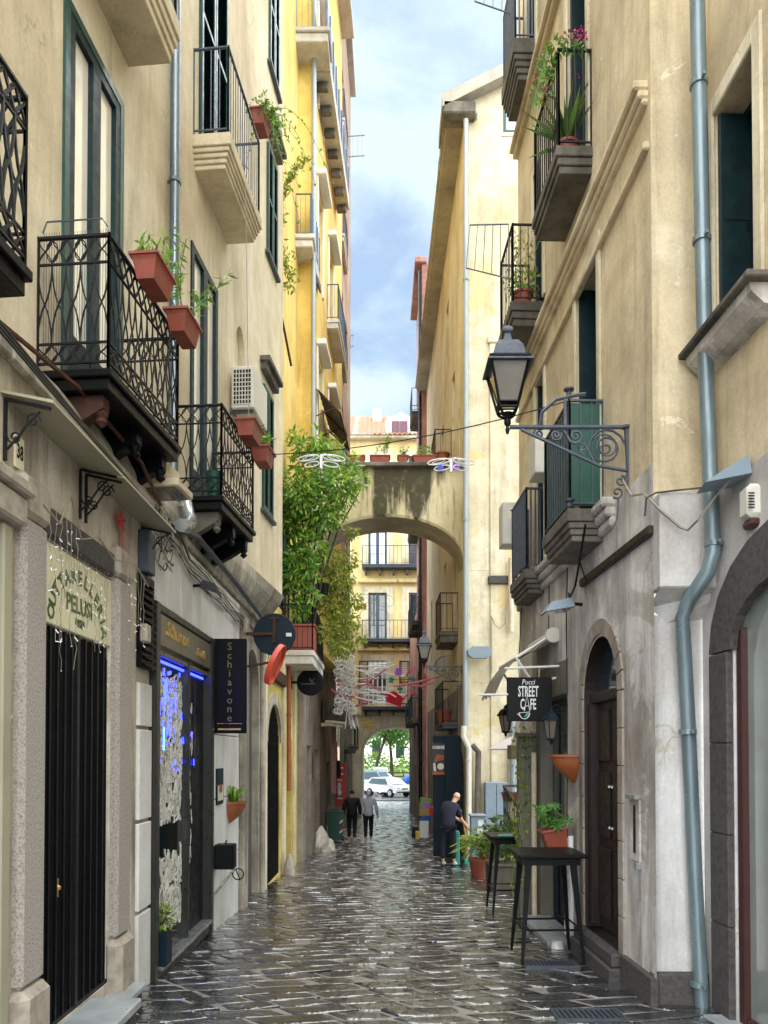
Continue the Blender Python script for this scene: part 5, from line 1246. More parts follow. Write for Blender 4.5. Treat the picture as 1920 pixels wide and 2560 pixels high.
# ================================================================ NEAR RIGHT BUILDING
RN = Wall(2.76, -.03, -1)
RB = empty('corner_house', (2.7, 4, gz(4)), 'ochre house at the right edge with a lava stone arch', 'house')
mb = MB(RN); facade(mb, 1.0, 6.1, 3.2, 15.5, [(5.24, 5.83, 4.86, 6.66)], .3); mb.build('wall', M['rcream'], RB)
mb = MB(RN); facade(mb, 1.0, 6.1, -.6, 3.72, [(4.15, 5.6, -.3, 2.9, 2.45)], .1, n=.012); mb.build('ground_floor_wall', M['rgrey'], RB)
w = window(RB, RN, 5.24, 5.83, 4.87, 6.66, .28, M['greendark'], M['panedark'], 2, 1, .05, 'french_window')
mb = MB(RN); mb.bbox(5.78, 5.824, -.27, -.012, 4.88, 6.64, .006); mb.box(5.776, 5.78, -.24, -.04, 5.0, 5.7); mb.box(5.776, 5.78, -.24, -.04, 5.8, 6.5); mb.build('shutter', M['greendark'], w); mb = MB(RN); slats(mb, 5.25, 5.5, 4.9, 6.62, -.2, fw=.04); mb.build('shutter', M['greendark'], w)
mb = MB(RN); mb.bbox(5.12, 5.235, 0, .03, 4.86, 6.8, .008); mb.bbox(5.835, 5.95, 0, .03, 4.86, 6.8, .008); mb.bbox(5.236, 5.834, 0, .028, 6.665, 6.8, .008); mb.build('window_surround', M['cream_trim'], RB)
mb = MB(RN); mb.bbox(4.9, 5.98, -.02, .25, 4.80, 4.85, .01); ws = mb.build('window_sill', M['slabgrey'], RB)
mb = MB(RN); mb.extr([(5.94, -.01, 4.797), (5.94, .2, 4.797), (5.94, .19, 4.74), (5.94, .1, 4.66), (5.94, -.01, 4.64)], (-.98, 0, 0)); mb.build('moulding', M['rlow'], ws)
mb = MB(RN); K = 11; c_ = 4.875
for k in range(K):
    a0, a1 = pi * k / K + .002, pi * (k + 1) / K - .002
    p = [(c_ - r * math.cos(a), 2.45 + q * math.sin(a)) for r, q, a in ((.695, .42, a0), (1.03, .8, a0), (1.03, .8, a1), (.695, .42, a1))]
    mb.extr([(u, -.02, z) for u, z in p], (0, .075, 0))
for i in range(4):
    z = -.28 + i * .68
    for a, b in ((5.61, 5.9), (3.85, 4.14)): mb.bbox(a, b, -.02, .06, z + .002, z + .678, .008)
mb.build('stone_arch', M['lava'], RB)
gd = empty('glass_door', RN((4.75, -.2, -.3)), 'reflecting glass shop door in the lava stone arch at the right edge', 'door')
mb = MB(RN); mb.bbox(5.5, 5.59, -.09, .0, -.3, 2.6, .01); mb.bbox(4.16, 5.5, -.09, -.01, -.3, -.22, .01); mb.bbox(4.8, 4.86, -.09, -.01, -.2, 2.85, .01); mb.build('frame', M['redbrown'], gd)
mb = MB(RN); mb.box(4.86, 5.59, -.06, -.045, -.22, 2.9); mb.box(4.16, 4.8, -.06, -.045, -.22, 2.9); mb.build('pane', M['doorglass'], gd)
mb = MB(RN); mb.bbox(3.9, 5.75, -.2, .2, -.36, -.27, .012); mb.build('threshold', M['marble'], gd)
# big drainpipe on the return
X = lambda px, py, Y=5.74: tuple(at(px, py, Y))
drain([X(1742, -60), X(1760, 800), X(1783, 1380), X(1770, 1430, 5.76), X(1722, 1500, 5.9), X(1706, 1545, 5.98), X(1720, 1800, 6.02), X(1738, 2200, 6.02), X(1756, 2540, 6.02)], .057, IDN, M['pipeteal'], 'thick teal grey drainpipe kinking around the pale corner', [X(1747, 210), X(1754, 600), X(1784, 1360), X(1719, 1830, 6.0), X(1747, 2460, 6.0)], 14)
t = empty('flood_lamp', RN((5.5, .3, 3.55)), 'grey street floodlight at the right edge above the alarm box', 'floodlight')
q = at(1880, 1165, 5.2)
mb = MB(); a, b = at(1763, 1205, 5.3), at(1880, 1150, 5.3)
vs = [a, a + Vector((.06, .3, .02)), b + Vector((0, .3, -.09)), b + Vector((0, 0, -.09)), a + Vector((.05, 0, .03)) + Vector((.1, 0, .07)), a + Vector((.15, .3, .1)), b + Vector((-.02, .3, .04)), b + Vector((-.02, 0, .04))]
mb.raw(vs, [(0, 1, 2, 3), (4, 7, 6, 5), (0, 4, 5, 1), (1, 5, 6, 2), (2, 6, 7, 3), (3, 7, 4, 0)]); mb.build('housing', M['utilgrey'], t)
mb = MB(); mb.tube([b + Vector((-.05, .1, -.02)), b + Vector((.15, .1, -.02))], .02, 6); mb.build('arm', M['black'], t)
al = empty('alarm_box', tuple(at(1878, 1310, 5.2)), 'white alarm siren box with red base on the right wall', 'alarm')
s0 = at(1872, 1312, 5.2); s1 = at(1918, 1205, 5.2)
mb = MB(); mb.bbox(s0.x, s1.x, 5.2, 5.36, s0.z + .06, s1.z, .03); mb.build('case', M['offwhite'], al, smooth=True)
mb = MB(); mb.bbox(s0.x + .02, s1.x - .01, 5.21, 5.35, s0.z, s0.z + .06, .018); mb.build('lens', M['redbrown'], al)
mb = MB()
for i in range(6): mb.box(s0.x - .004, s0.x + .04, 5.195, 5.2, s1.z - .08 - i * .02, s1.z - .072 - i * .02)
mb.build('vents', M['cardark'], al)
cable('lamp_cable', [RW((6.6, .05, 4.1)), RW((6.35, .05, 3.85)), at(1610, 1235, 5.85), at(1650, 1275, 5.82), at(1700, 1318, 5.8), at(1720, 1325, 5.78), at(1745, 1300, 5.6), at(1790, 1240, 5.5), at(1825, 1200, 5.35)], .011, M['cablegrey'], 'white cable sagging from the lantern bracket to the floodlight', 'cable')
cable('wall_cable', [at(1612, 1290, 5.84), at(1616, 1245, 5.84), at(1640, 1232, 5.84), at(1700, 1225, 5.84), at(1770, 1218, 5.8)], .008, M['wood'], 'thin brown cable along the top of the pale corner block', 'cable')
for i, pts in enumerate(([(7.9, .06, 3.75), (7.6, .06, 3.4), (7.1, .06, 3.42)], [(8.3, .06, 3.72), (8.35, .06, 3.2), (8.33, .06, 2.2), (8.36, .06, .9)], [(9.1, .06, 3.7), (9.15, .06, 3.1)], [(10.6, .06, 4.6), (10.7, .06, 3.6), (10.9, .06, 3.0), (10.8, .06, 2.5)])):
    cable('wall_cable', pts, .008, M['cable'], 'black cables clipped to the stained right wall above the cafe', 'cable', RW, 'cables on the right wall')
cable('wall_cable', [RW((7.15, .2, 3.85)), RW((7.5, .2, 3.35)), RW((7.9, .15, 3.3)), RW((8.1, .1, 3.4))], .012, M['black'], 'black cable loop feeding the grey floodlight over the arch', 'cable')
# intercom / broken niche on wall
nb = empty('letter_box', RW((6.42, .02, .95)), 'weathered metal letter slot on the stained wall beside the arched door', 'letter box')
mb = MB(RW); mb.bbox(6.3, 6.52, 0, .02, .78, 1.3, .006); mb.build('plate', M['rlow'], nb); mb = MB(RW); mb.box(6.38, 6.43, .02, .025, .85, 1.25); mb.build('slot', M['wood'], nb); mb = MB(RW); mb.bbox(6.3, 6.52, .0, .06, 1.3, 1.34, .006); mb.bbox(6.3, 6.34, .0, .05, .72, .78, .006); mb.build('lip', M['galv'], nb)
# drain grates
for i, (px, py, Y) in enumerate(((1375, 2405, 7.45), (1470, 2536, 5.75))):
    c = at(px, py, Y); z = gz(Y) + .012; t = empty('drain_grate', (c.x, c.y, z), ['dark drain grate under the nearer high table', 'dark drain grate near the bottom right corner'][i], 'drain grate', 'drain grates')
    mb = MB(); w_, d_ = .26, .14
    T = lambda p: Vector((c.x + p[0], c.y + p[1], gz(c.y + p[1]) + .012 + p[2]))
    mb.tf = T; mb.box(-w_, w_, -d_, -d_ + .02, -.03, .008); mb.box(-w_, w_, d_ - .02, d_, -.03, .008); mb.box(-w_, -w_ + .02, -d_ + .02, d_ - .02, -.03, .008); mb.box(w_ - .02, w_, -d_ + .02, d_ - .02, -.03, .008)
    for k in range(12): x = -w_ + .035 + k * .04; mb.box(x, x + .02, -d_ + .02, d_ - .02, -.03, .004)
    mb.build('grate', M['irongrey'], t); mb = MB(T); mb.box(-w_ + .01, w_ - .01, -d_ + .01, d_ - .01, -.002, .0); mb.build('pit_shade', M['dark'], t)  # thin dark sheet in place of the shaded hollow
# high tables
def high_table(loc, lab, rz=0.0):
    t = empty('bar_table', loc, lab, 'table', 'high bar tables'); L = Vector(loc); c, s = math.cos(rz), math.sin(rz)
    T = lambda p: L + Vector((p[0] * c - p[1] * s, p[0] * s + p[1] * c, p[2]))
    mb = MB(T); mb.bbox(-.34, .34, -.32, .32, 1.03, 1.07, .01); mb.build('tabletop', M['black'], t)
    mb = MB(T); mb.box(-.28, .28, -.26, .26, .96, 1.029); mb.build('apron', M['black'], t)
    for sx in (-1, 1):
        for sy in (-1, 1):
            mb = MB(T); a, b = (sx * .25, sy * .23, .97), (sx * .315, sy * .29, 0)
            k = lambda p, w: [(p[0] - sx * w, p[1], p[2]), (p[0] - sx * w, p[1] - sy * w, p[2]), (p[0], p[1] - sy * w, p[2]), (p[0], p[1], p[2])]
            A, B = k(a, .058), k(b, .025); mb.add(A + B, [(0, 1, 2, 3), (7, 6, 5, 4), (0, 4, 5, 1), (1, 5, 6, 2), (2, 6, 7, 3), (3, 7, 4, 0)]); mb.build('leg', M['black'], t)
    mb = MB(T); z = .33; x, y = .285, .262
    for a, b in (((-x, -y), (x, -y)), ((x, -y), (x, y)), ((x, y), (-x, y)), ((-x, y), (-x, -y))): mb.tube([(a[0], a[1], z), (b[0], b[1], z)], .011, 6)
    mb.build('stretcher', M['black'], t); return t
f = at(1378, 2412, 7.5); high_table((f.x, 7.72, gz(7.72) + .015), 'nearer black high bar table outside the cafe', .02)
f = at(1285, 2285, 10.4); high_table((f.x + .02, 10.75, gz(10.75) + .015), 'farther black high bar table beside the potted palm', .02)
mb = MB(); c = Vector((f.x - .02, 10.6, gz(10.75) + 1.09))
mb.raw([c + Vector((-.18, -.1, 0)), c + Vector((.02, -.14, .0)), c + Vector((.05, .08, .012)), c + Vector((-.14, .1, .004)), c + Vector((-.18, -.1, -.006)), c + Vector((.02, -.14, -.006)), c + Vector((.05, .08, .006)), c + Vector((-.14, .1, -.002))], [(0, 1, 2, 3), (7, 6, 5, 4), (0, 4, 5, 1), (1, 5, 6, 2), (2, 6, 7, 3), (3, 7, 4, 0)]); tag(mb.build('menu_card', M['greenled']), 'pale green menu sheet lying on the farther high table', 'menu')
# potted plants in front of the cafe and in the courtyard
p = RW((8.3, .2, .66))
tp = empty('tilted_planter', p, 'tilted terracotta planter with hand shaped leaves hung on the cafe wall', 'planter')
T = lambda q: p + Vector((q[0] * math.cos(.2) + q[2] * math.sin(-.2), q[1], q[0] * math.sin(.2) + q[2] * math.cos(.2)))
mb = MB(T); mb.add([(-.1, -.1, 0), (.1, -.1, 0), (.1, .1, 0), (-.1, .1, 0), (-.13, -.13, .2), (.13, -.13, .2), (.13, .13, .2), (-.13, .13, .2)], [(0, 3, 2, 1), (4, 5, 6, 7), (0, 1, 5, 4), (1, 2, 6, 5), (2, 3, 7, 6), (3, 0, 4, 7)]); mb.bbox(-.145, .145, -.145, .145, .19, .22, .008); mb.bbox(-.11, .11, -.11, .11, -.015, .0, .004); mb.build('box', M['terra'], tp)
mb = MB()
for i in range(28):
    c0 = p + Vector((-.05, 0, .22)); c = c0 + Vector((R.gauss(-.02, .08), R.gauss(-.02, .08), R.uniform(.03, .26))); ax = (rv() * .6 + Vector((0, -.4, .8))).normalized(); mb.tube([c0, c], .003, 3, 1); s1 = ax.cross(Vector((.2, .9, .3))).normalized(); s2 = ax.cross(s1)
    for k in range(8): a = 2 * pi * k / 8; leaf(mb, c, s1 * math.cos(a) + s2 * math.sin(a) - ax * .25, ax, R.uniform(.08, .115), .026, R.randrange(3))
mb.build('foliage', [M['l1'], M['l2'], M['d3']], tp)
drain([(8.18, .07, .8), (8.18, .07, -.35)], .03, RW, M['white'], 'white capped pipe stub beside the tilted planter', [(8.18, .07, .35)])
c = at(1222, 2178, 15.6); pot((c.x + .02, 15.6, gz(15.6)), .24, .5, 'bright green palm in a big terracotta pot at the street side', 'palm', [M['l3'], M['y2'], M['l3']], 'terra', size=.95, n=34)
c = at(1268, 2215, 13.2); tq = empty('grey_trough', (c.x, 13.2, gz(13.2)), 'grey square trough with dark shrub between table and pot', 'planter')
mb = MB(); mb.bbox(c.x - .3, c.x + .3, 12.95, 13.5, gz(13.2), gz(13.2) + .42, .015); mb.bbox(c.x - .33, c.x + .33, 12.92, 13.53, gz(13.2) + .42, gz(13.2) + .47, .01); mb.build('box', M['greywood'], tq)
mb = MB(); clump(mb, Vector((c.x, 13.2, gz(13.2) + .85)), .42, 420, .12, .06, sq=(.9, .9, 1)); mb.build('foliage', LD, tq)
c = at(1225, 2200, 13.6); mb = MB(); mb.lathe([(.14, 0), (.16, .4), (.15, .42)], (c.x + .05, 13.4, gz(13.4)), 12); tag(mb.build('green_tub', M['greensheet']), 'green tub behind the farther table leg', 'tub')
for i, (x, y, z, s_, n_, mt, lab) in enumerate(((2.15, 14.6, .45, .45, 380, LD, 'silvery green shrub behind the farther table'), (1.9, 15.3, .2, .3, 200, LY, 'yellow green shrub beside the grey utility cabinet'), (2.45, 13.8, .4, .4, 300, LG, 'green shrub against the courtyard railing'))):
    pot((x, y, gz(y)), .2, .35, lab, 'bush', mt, 'terra', size=s_ + .25, n=n_)
uc = at(1194, 2110, 16.6); t = empty('utility_cabinet', (uc.x, 16.6, gz(16.6)), 'slim grey utility cabinet with stickers beside the person', 'cabinet')
mb = MB(); mb.bbox(uc.x - .16, uc.x + .16, 16.5, 16.75, gz(16.6), gz(16.6) + 1.15, .015); mb.bbox(uc.x - .18, uc.x + .18, 16.47, 16.78, gz(16.6) + 1.15, gz(16.6) + 1.2, .015); mb.build('body', M['utilgrey'], t)
mb = MB(); mb.box(uc.x + .0, uc.x + .12, 16.494, 16.499, gz(16.6) + .95, gz(16.6) + 1.08); mb.box(uc.x - .02, uc.x + .1, 16.494, 16.499, gz(16.6) + .78, gz(16.6) + .9); mb.build('sticker', M['white'], t)
t = empty('electric_cabinet', (2.5, 17.9, .2), 'larger blue grey electric cabinet on the ochre wall', 'cabinet'); a, b = at(1212, 2062, 18), at(1268, 1955, 18)
mb = MB(); mb.bbox(a.x, b.x, 17.9, 18.18, a.z, b.z, .015); mb.build('body', M['utilgrey'], t); mb = MB(); mb.box((a.x + b.x) / 2 - .005, (a.x + b.x) / 2 + .005, 17.895, 17.9, a.z + .04, b.z - .04); mb.build('door_gap', M['cardark'], t)
# courtyard stair railing with red trough
sr = empty('stair_railing', (2.8, 15.5, .2), 'dark wooden stair railing climbing in the courtyard', 'railing')
mb = MB()
a0, a1 = at(1260, 1965, 14.8), at(1320, 2055, 12.8)
mb.tube([a0, a1], .035, 4); mb.tube([a0 - Vector((0, 0, .45)), a1 - Vector((0, 0, .45))], .025, 4); mb.tube([a0, at(1310, 1965, 15.5)], .035, 4)
for k in range(12): q = a0.lerp(a1, k / 11); mb.box(q.x - .012, q.x + .012, q.y - .02, q.y + .02, q.z - 1.0, q.z)
mb.build('railing', M['wood'], sr)
q = at(1288, 2000, 15.2); trough(Front(15.2), q.x - .28, q.x + .28, 0, .3, q.z - .02, 'dark red trough on the courtyard stair railing', 'none', 'courtyard troughs')
um = empty('market_umbrella', (2.6, 14.2, .5), 'pale pink umbrella open in the courtyard behind the cafe sign', 'umbrella')
u0 = at(1222, 1872, 13.8); u1 = at(1305, 1815, 13.8); cx_ = u1.x + .35
mb = MB(); n = 8; vs = [(cx_, 13.8, u1.z + .12)]
for j in range(n): a = 2 * pi * j / n; vs.append((cx_ + (cx_ - u0.x) * math.cos(a), 13.8 + .95 * math.sin(a), u0.z))
vs += [(v[0] * 1, v[1], v[2] - .02) for v in vs]
mb.raw(vs, [(0, 1 + j, 1 + (j + 1) % n) for j in range(n)] + [(n + 1, n + 2 + (j + 1) % n, n + 2 + j) for j in range(n)] + [(1 + j, n + 2 + j, n + 2 + (j + 1) % n, 1 + (j + 1) % n) for j in range(n)]); mb.build('canopy', M['umbrella'], um)
mb = MB(); mb.tube([(cx_, 13.8, gz(13.8)), (cx_, 13.8, u1.z + .15)], .025, 8); mb.build('pole', M['white'], um)
t = empty('sign_box', tuple(at(1310, 1880, 12)), 'grey awning end panel behind the small lantern', 'panel'); a, b = at(1278, 1898, 12.2), at(1320, 1862, 12.2)
mb = MB(); mb.bbox(a.x, b.x + .2, 12.2, 12.6, a.z, b.z, .01); mb.raw([(a.x, 12.21, b.z), (b.x + .2, 12.21, b.z), (b.x + .2, 12.6, b.z + .42), (a.x + .15, 12.6, b.z + .42)], [(0, 1, 2, 3)]); mb.build('cloth', M['awncloth'], t)
# ================================================================ OCHRE HOUSE FACING THE CAMERA, with the arch
RC = empty('old_yellow_house', (3, 18.2, gz(18)), 'stained ochre house facing the camera behind the cafe courtyard', 'house')
YF = 18.2; FW = Front(YF); RCW = Wall(2.14, -.01, -1)
WX0, WX1, WZ0, WZ1 = at(1258, 300, 18.2).x, at(1312, 300, 18.2).x, at(1258, 333, 18.2).z, at(1258, 237, 18.2).z
mb = MB(FW); facade(mb, 1.958, 6.5, -1.2, 17.6, [(WX0, WX1, WZ0, WZ1)], .06); mb.raw([(1.958, YF, 17.6), (6.5, YF, 17.6), (6.5, YF, 19.6)], [(0, 1, 2)]); mb.build('wall', M['ryell'], RC)
window(RC, FW, WX0, WX1, WZ0, WZ1, .05, M['greensheet'], M['mirror'], 1, 1, .07)
mb = MB(FW); mb.bbox(WX0 - .05, WX1 + .05, 0, .03, WZ0 - .09, WZ0, .01); mb.build('window_sill', M['trimwhite'], RC)
mb = MB(FW); mb.bbox(2.55, 2.95, 0, .05, -1, 11.6, .015); mb.bbox(2.5, 3.0, 0, .09, 11.6, 11.75, .02)
for z in (3.4, 6.1, 9.6): mb.bbox(1.99, 2.545, 0, .006, z, z + .025, .003)
mb.build('pilaster', M['ryell'], RC)
mb = MB(FW); mb.bbox(2.5, 3.05, 0, .12, 5.75, 5.95, .02); mb.build('corbel_stone', M['lava'], RC)
# street side of this house: shops, windows
sh = [(18.6, 20.1, -1.2, 1.75, 1.2), (20.7, 22.2, -1.3, 1.6, 1.1), (22.9, 24.3, -1.4, 1.5), (25.2, 26.6, -1.5, 1.4)]
mb = MB(RCW); facade(mb, 18.2, 32, -1.7, 3.4, sh, .35); mb.build('ground_floor_wall', M['shopgrey'], RC)
uh2 = [(20.3, 21, 5.2, 7.6), (23.2, 24, 5.2, 7.6), (20.6, 21.2, 10.2, 12.2), (24, 24.8, 10.2, 12.2), (19.3, 19.55, 9.3, 10.6, 10.4), (22.3, 23.0, 13.3, 15.2), (26, 26.7, 10.2, 12.2), (29, 29.7, 5.2, 7.6), (29.4, 30.1, 10.2, 12.2)]
mb = MB(RCW); facade(mb, 18.2, 32, 3.4, 17.2, uh2, .2); mb.build('wall', M['ryell_side'], RC)
mb = MB(RCW); mb.quad((19.3, -.2, 9.3), (19.55, -.2, 9.3), (19.55, -.2, 10.6), (19.3, -.2, 10.6)); mb.build('niche', M['cream_trim'], RC)
for h in uh2: 
    if len(h) == 4: window(RC, RCW, *h, .15, M['greendark'], M['panedark'], 2, 1, .07, 'shuttered_window')
mb = MB(RCW); mb.box(18.4, 27, -.5, -.45, -1.7, 2); mb.build('dark_backing', M['dark'], RC)
mb = MB(RCW)
for (a, b, z0, z1) in ((18.65, 20.05, -1.1, 1.1), (20.75, 22.15, -1.25, 1.0), (22.95, 24.25, -1.35, 1.4), (25.25, 26.55, -1.4, 1.3)):
    k = 8
    for i in range(k): u = a + (b - a) * i / k; mb.box(u, u + (b - a) / k - .03, -.3, -.27 + .02 * (i % 2), z0, z1)
mb.build('shop_door', M['darkblue'], RC)
# opened shop shutter standing out into the street
mb = MB()
x = RCW((18.6, 0, 0)).x
for (dx, y) in ((-.48, 19.4), (-.2, 19.2)): mb.bbox(x + dx - .22, x + dx + .22, y, y + .05, gz(19) + .02, 2.15, .01)
mb.build('open_shutter', M['darkblue'], RC)
# roof eave (street side) and gable
mb = MB(RCW); mb.bbox(18.0, 32.0, -.3, .44, 17.1, 17.2, .02); mb.bbox(18.0, 32.0, .38, .5, 17.19, 17.3, .03)
mb.build('eave', M['eavegrey'], RC)
mb = MB(FW); mb.add([(1.4, .3, 17.2), (6.7, .3, 19.9), (6.7, -1, 19.9), (1.4, -1, 17.2), (1.4, .3, 17.5), (6.7, .3, 20.2), (6.7, -1, 20.2), (1.4, -1, 17.5)], [(0, 1, 5, 4), (0, 3, 2, 1), (4, 5, 6, 7), (0, 4, 7, 3)]); mb.build('gable_eave', M['eavegrey'], RC)
mb = MB(FW); mb.bbox(1.42, 2.2, -.2, .3, 17.05, 17.35, .03); mb.build('gutter_end', M['slabgrey'], RC)
mb = MB(); 
for k in range(16):
    y = 17.9 + k * .86; mb.raw([(1.45, y, 17.36), (1.45, y + .8, 17.36), (6.6, y + .8, 20.1), (6.6, y, 20.1), (1.45, y + .4, 17.48), (6.6, y + .4, 20.22)], [(0, 4, 5, 3), (4, 1, 2, 5)])
mb.build('roof', M['roof'], RC)
drain([tuple(at(1165, 300, 17.98)), tuple(at(1165, 1000, 17.98)), tuple(at(1163, 1815, 17.98))], .062, IDN, M['zincgrey'], 'tall blue grey drainpipe on the corner beside the arch', [tuple(at(1165, 700, 17.98)), tuple(at(1164, 1300, 17.98))])
drain([tuple(at(1160, 1815, 17.95)), tuple(at(1158, 1840, 17.95)), tuple(at(1172, 1870, 17.98)), tuple(at(1172, 2165, 17.98))], .07, IDN, M['offwhite'], 'white lower length of pipe beside the arch with stickers', [tuple(at(1172, 1900, 17.98))])
drain([tuple(at(1180, 1862, 18.0)), tuple(at(1196, 1880, 18.0)), tuple(at(1194, 1990, 18.0)), tuple(at(1192, 2060, 18.0))], .07, IDN, M['slabgrey'], 'short grey pipe with white elbow on the ochre wall', [])
drain([tuple(at(1278, 1395, 18.05)), tuple(at(1278, 1580, 18.05))], .07, IDN, M['cream_trim'], 'short cream pipe under the stone corbel', [])
drain([tuple(at(1282, 1780, 18.05)), tuple(at(1284, 1990, 18.05))], .09, IDN, M['zincgrey'], 'wide pale pipe behind the pink umbrella', [])
cable('wall_cable', [at(1276, 1400, 18.05), at(1270, 1500, 18.05), at(1262, 1560, 18.05), at(1248, 1572, 18.05), at(1236, 1560, 18.05), at(1228, 1540, 18.05), at(1229, 1680, 18.05), at(1216, 1740, 18.05)], .014, M['cablegrey'], 'loose grey wire looping down the ochre wall', 'cable')
hb = empty('wall_light', tuple(at(1198, 1635, 18)), 'grey eight sided wall light on the ochre facade', 'wall light')
a = at(1198, 1632, 18.0); mb = MB(lambda p: a + Vector((p[0], -.18 + p[1], p[2])))
mb.extr([(-.28, 0, .05), (-.28, 0, -.06), (-.18, 0, -.14), (.18, 0, -.14), (.28, 0, -.06), (.28, 0, .05), (.18, 0, .13), (-.18, 0, .13)], (0, .2, 0)); mb.build('housing', M['utilgrey'], hb)
# balconies on the street side
for (u0, u1, z) in ((21.5, 23.6, 9.95), (23.6, 25.2, 10.05), (19.8, 21.3, 4.9)): balcony(RC, RCW, u0, u1, .5, z, .3, 1.0, 'bars', M['slabgrey'], M['rust'], sp=.16)
balcony(RC, RCW, 20.0, 22.6, .42, 2.5, .14, 1.1, 'bars', M['irongrey'], M['iron'], sp=.16)
q = RCW((21.6, .25, 9.97)); pot(q, .2, .3, 'clay pot on the rusty balcony above the arch', 'none', LG, 'terra2')
q = RCW((20.6, .3, 2.52)); pot(q, .22, .35, 'dark red pot on the low iron balcony inside the arch', 'none', LG, 'terra')
street_lamp(tuple(RCW((18.9, 0, 3.86))), 'smaller looking distant lantern on a bracket inside the arch', .95)
# ---------------------------------------------------------------- the arch
AR = empty('arch_bridge', (.1, 18.9, 6.3), 'moss stained plaster arch spanning the alley', 'arch')
ax0, ax1 = -1.76, 1.952; acx = (ax0 + ax1) / 2; aw_ = (ax1 - ax0) / 2; SP, AP, TOP = 6.25, 7.5, 8.72
K = 28; crv = [(acx - aw_ * math.cos(pi * k / K), SP + (AP - SP) * math.sin(pi * k / K) ** .85) for k in range(K + 1)]
for (y, fl) in ((18.55, 0), (19.85, 1)):
    mb = MB()
    for k in range(K):
        p, q = crv[k], crv[k + 1]; mb.raw([(p[0], y, p[1]), (q[0], y, q[1]), (q[0], y, TOP), (p[0], y, TOP)], [(0, 1, 2, 3) if not fl else (3, 2, 1, 0)])
    mb.build('wall', M['moss2'], AR)
mb = MB()
for k in range(K): p, q = crv[k], crv[k + 1]; mb.raw([(p[0], 18.55, p[1]), (q[0], 18.55, q[1]), (q[0], 19.85, q[1]), (p[0], 19.85, p[1])], [(3, 2, 1, 0)])
mb.build('soffit', M['eavegrey'], AR)
mb = MB(); mb.bbox(ax0, ax1 - .0, 18.42, 19.95, TOP, TOP + .1, .02); mb.build('coping', M['slabgrey'], AR)
mb = MB(lambda p: Vector((p[0], 18.54 + p[1], p[2])))
for k in range(K):
    p, q = crv[k], crv[k + 1]
    mb.add([(p[0], 0, p[1]), (q[0], 0, q[1]), (q[0], -.03, q[1] + .06), (p[0], -.03, p[1] + .06)], [(0, 1, 2, 3)]); 
mb.build('arch_edge', M['moss2'], AR)
for i, (px0, px1) in enumerate(((872, 912), (926, 975), (994, 1020), (1032, 1090))):
    a, b = at(px0, 1163, 18.7), at(px1, 1163, 18.7)
    trough(Front(18.8), a.x, b.x, 0, .3, TOP + .1, ['small terracotta trough, leftmost on the arch', 'terracotta trough with two shrubs on the arch', 'small terracotta trough in the middle of the arch top', 'terracotta trough with green bush, rightmost on the arch'][i], ['none', 'tall', 'sprig', 'round'][i], 'troughs on top of the arch', hgt=.2)
# ---------------------------------------------------------------- red house
RD = empty('red_house', (1.7, 34, gz(34)), 'pinkish red plastered house beyond the arch on the right', 'house')
RDW = Wall(1.994, -.0117, -1)
hs = [(33, 34, 3.3, 5.5), (34.7, 35.6, 3.3, 5.5), (38, 39, 3.3, 5.5), (41, 42, 3.3, 5.5), (33, 34, 7.5, 10), (34.7, 35.6, 7.5, 10), (33, 34, 12, 14.4), (34.7, 35.6, 12, 14.4), (33, 34, 16.5, 19), (34.7, 35.6, 16.5, 19), (32.4, 33.6, -1.6, 1.2), (34, 35.2, -1.6, 1.1), (37, 38.6, -1.6, 1.1)]
mb = MB(RDW); facade(mb, 32.02, 36.2, 3.2, 22.6, [h for h in hs if h[1] < 36.2 and h[2] > 3], .25); mb.quad((32.02, 0, -1.8), (32.02, -3, -1.8), (32.02, -3, 22.6), (32.02, 0, 22.6)); mb.quad((36.2, 0, -1.8), (36.2, -3, -1.8), (36.2, -3, 22.6), (36.2, 0, 22.6)); mb.build('wall', M['red'], RD); mb = MB(RDW); facade(mb, 36.2, 44.2, 3.2, 8.5, [h for h in hs if 36.2 < h[0] and 3 < h[2] < 8], .25); mb.build('wall', M['red'], RD)
mb = MB(RDW); facade(mb, 32.02, 44.2, -1.8, 3.2, [h for h in hs if h[2] < 1], .25); mb.build('ground_floor_wall', M['shopgrey'], RD)
for h in hs[:10]: window(RD, RDW, *h, .15, M['greendark'], M['panedark'], 2, 1, .08, 'shuttered_window')
mb = MB(RDW); mb.box(32.2, 39, -.5, -.45, -1.7, 2); mb.build('dark_backing', M['dark'], RD)
for (u, z) in ((32.3, 3.2), (34.4, 3.2), (32.3, 7.4), (34.4, 7.4), (32.3, 11.9), (34.4, 11.9), (32.3, 16.4), (37.5, 3.2)): balcony(RD, RDW, u, u + 1.7, .45, z, .2, 1.0, 'bars', M['slabgrey'], M['irongrey'], sp=.2, r=.012)
mb = MB(RDW); mb.bbox(31.9, 36.3, -.2, .3, 22.6, 22.85, .03); mb.build('eave', M['red'], RD)
drain([(32.2, .08, 22.4), (32.2, .08, -1.4)], .07, RDW, M['cardark'], 'dark drainpipe at the edge of the red house', [])
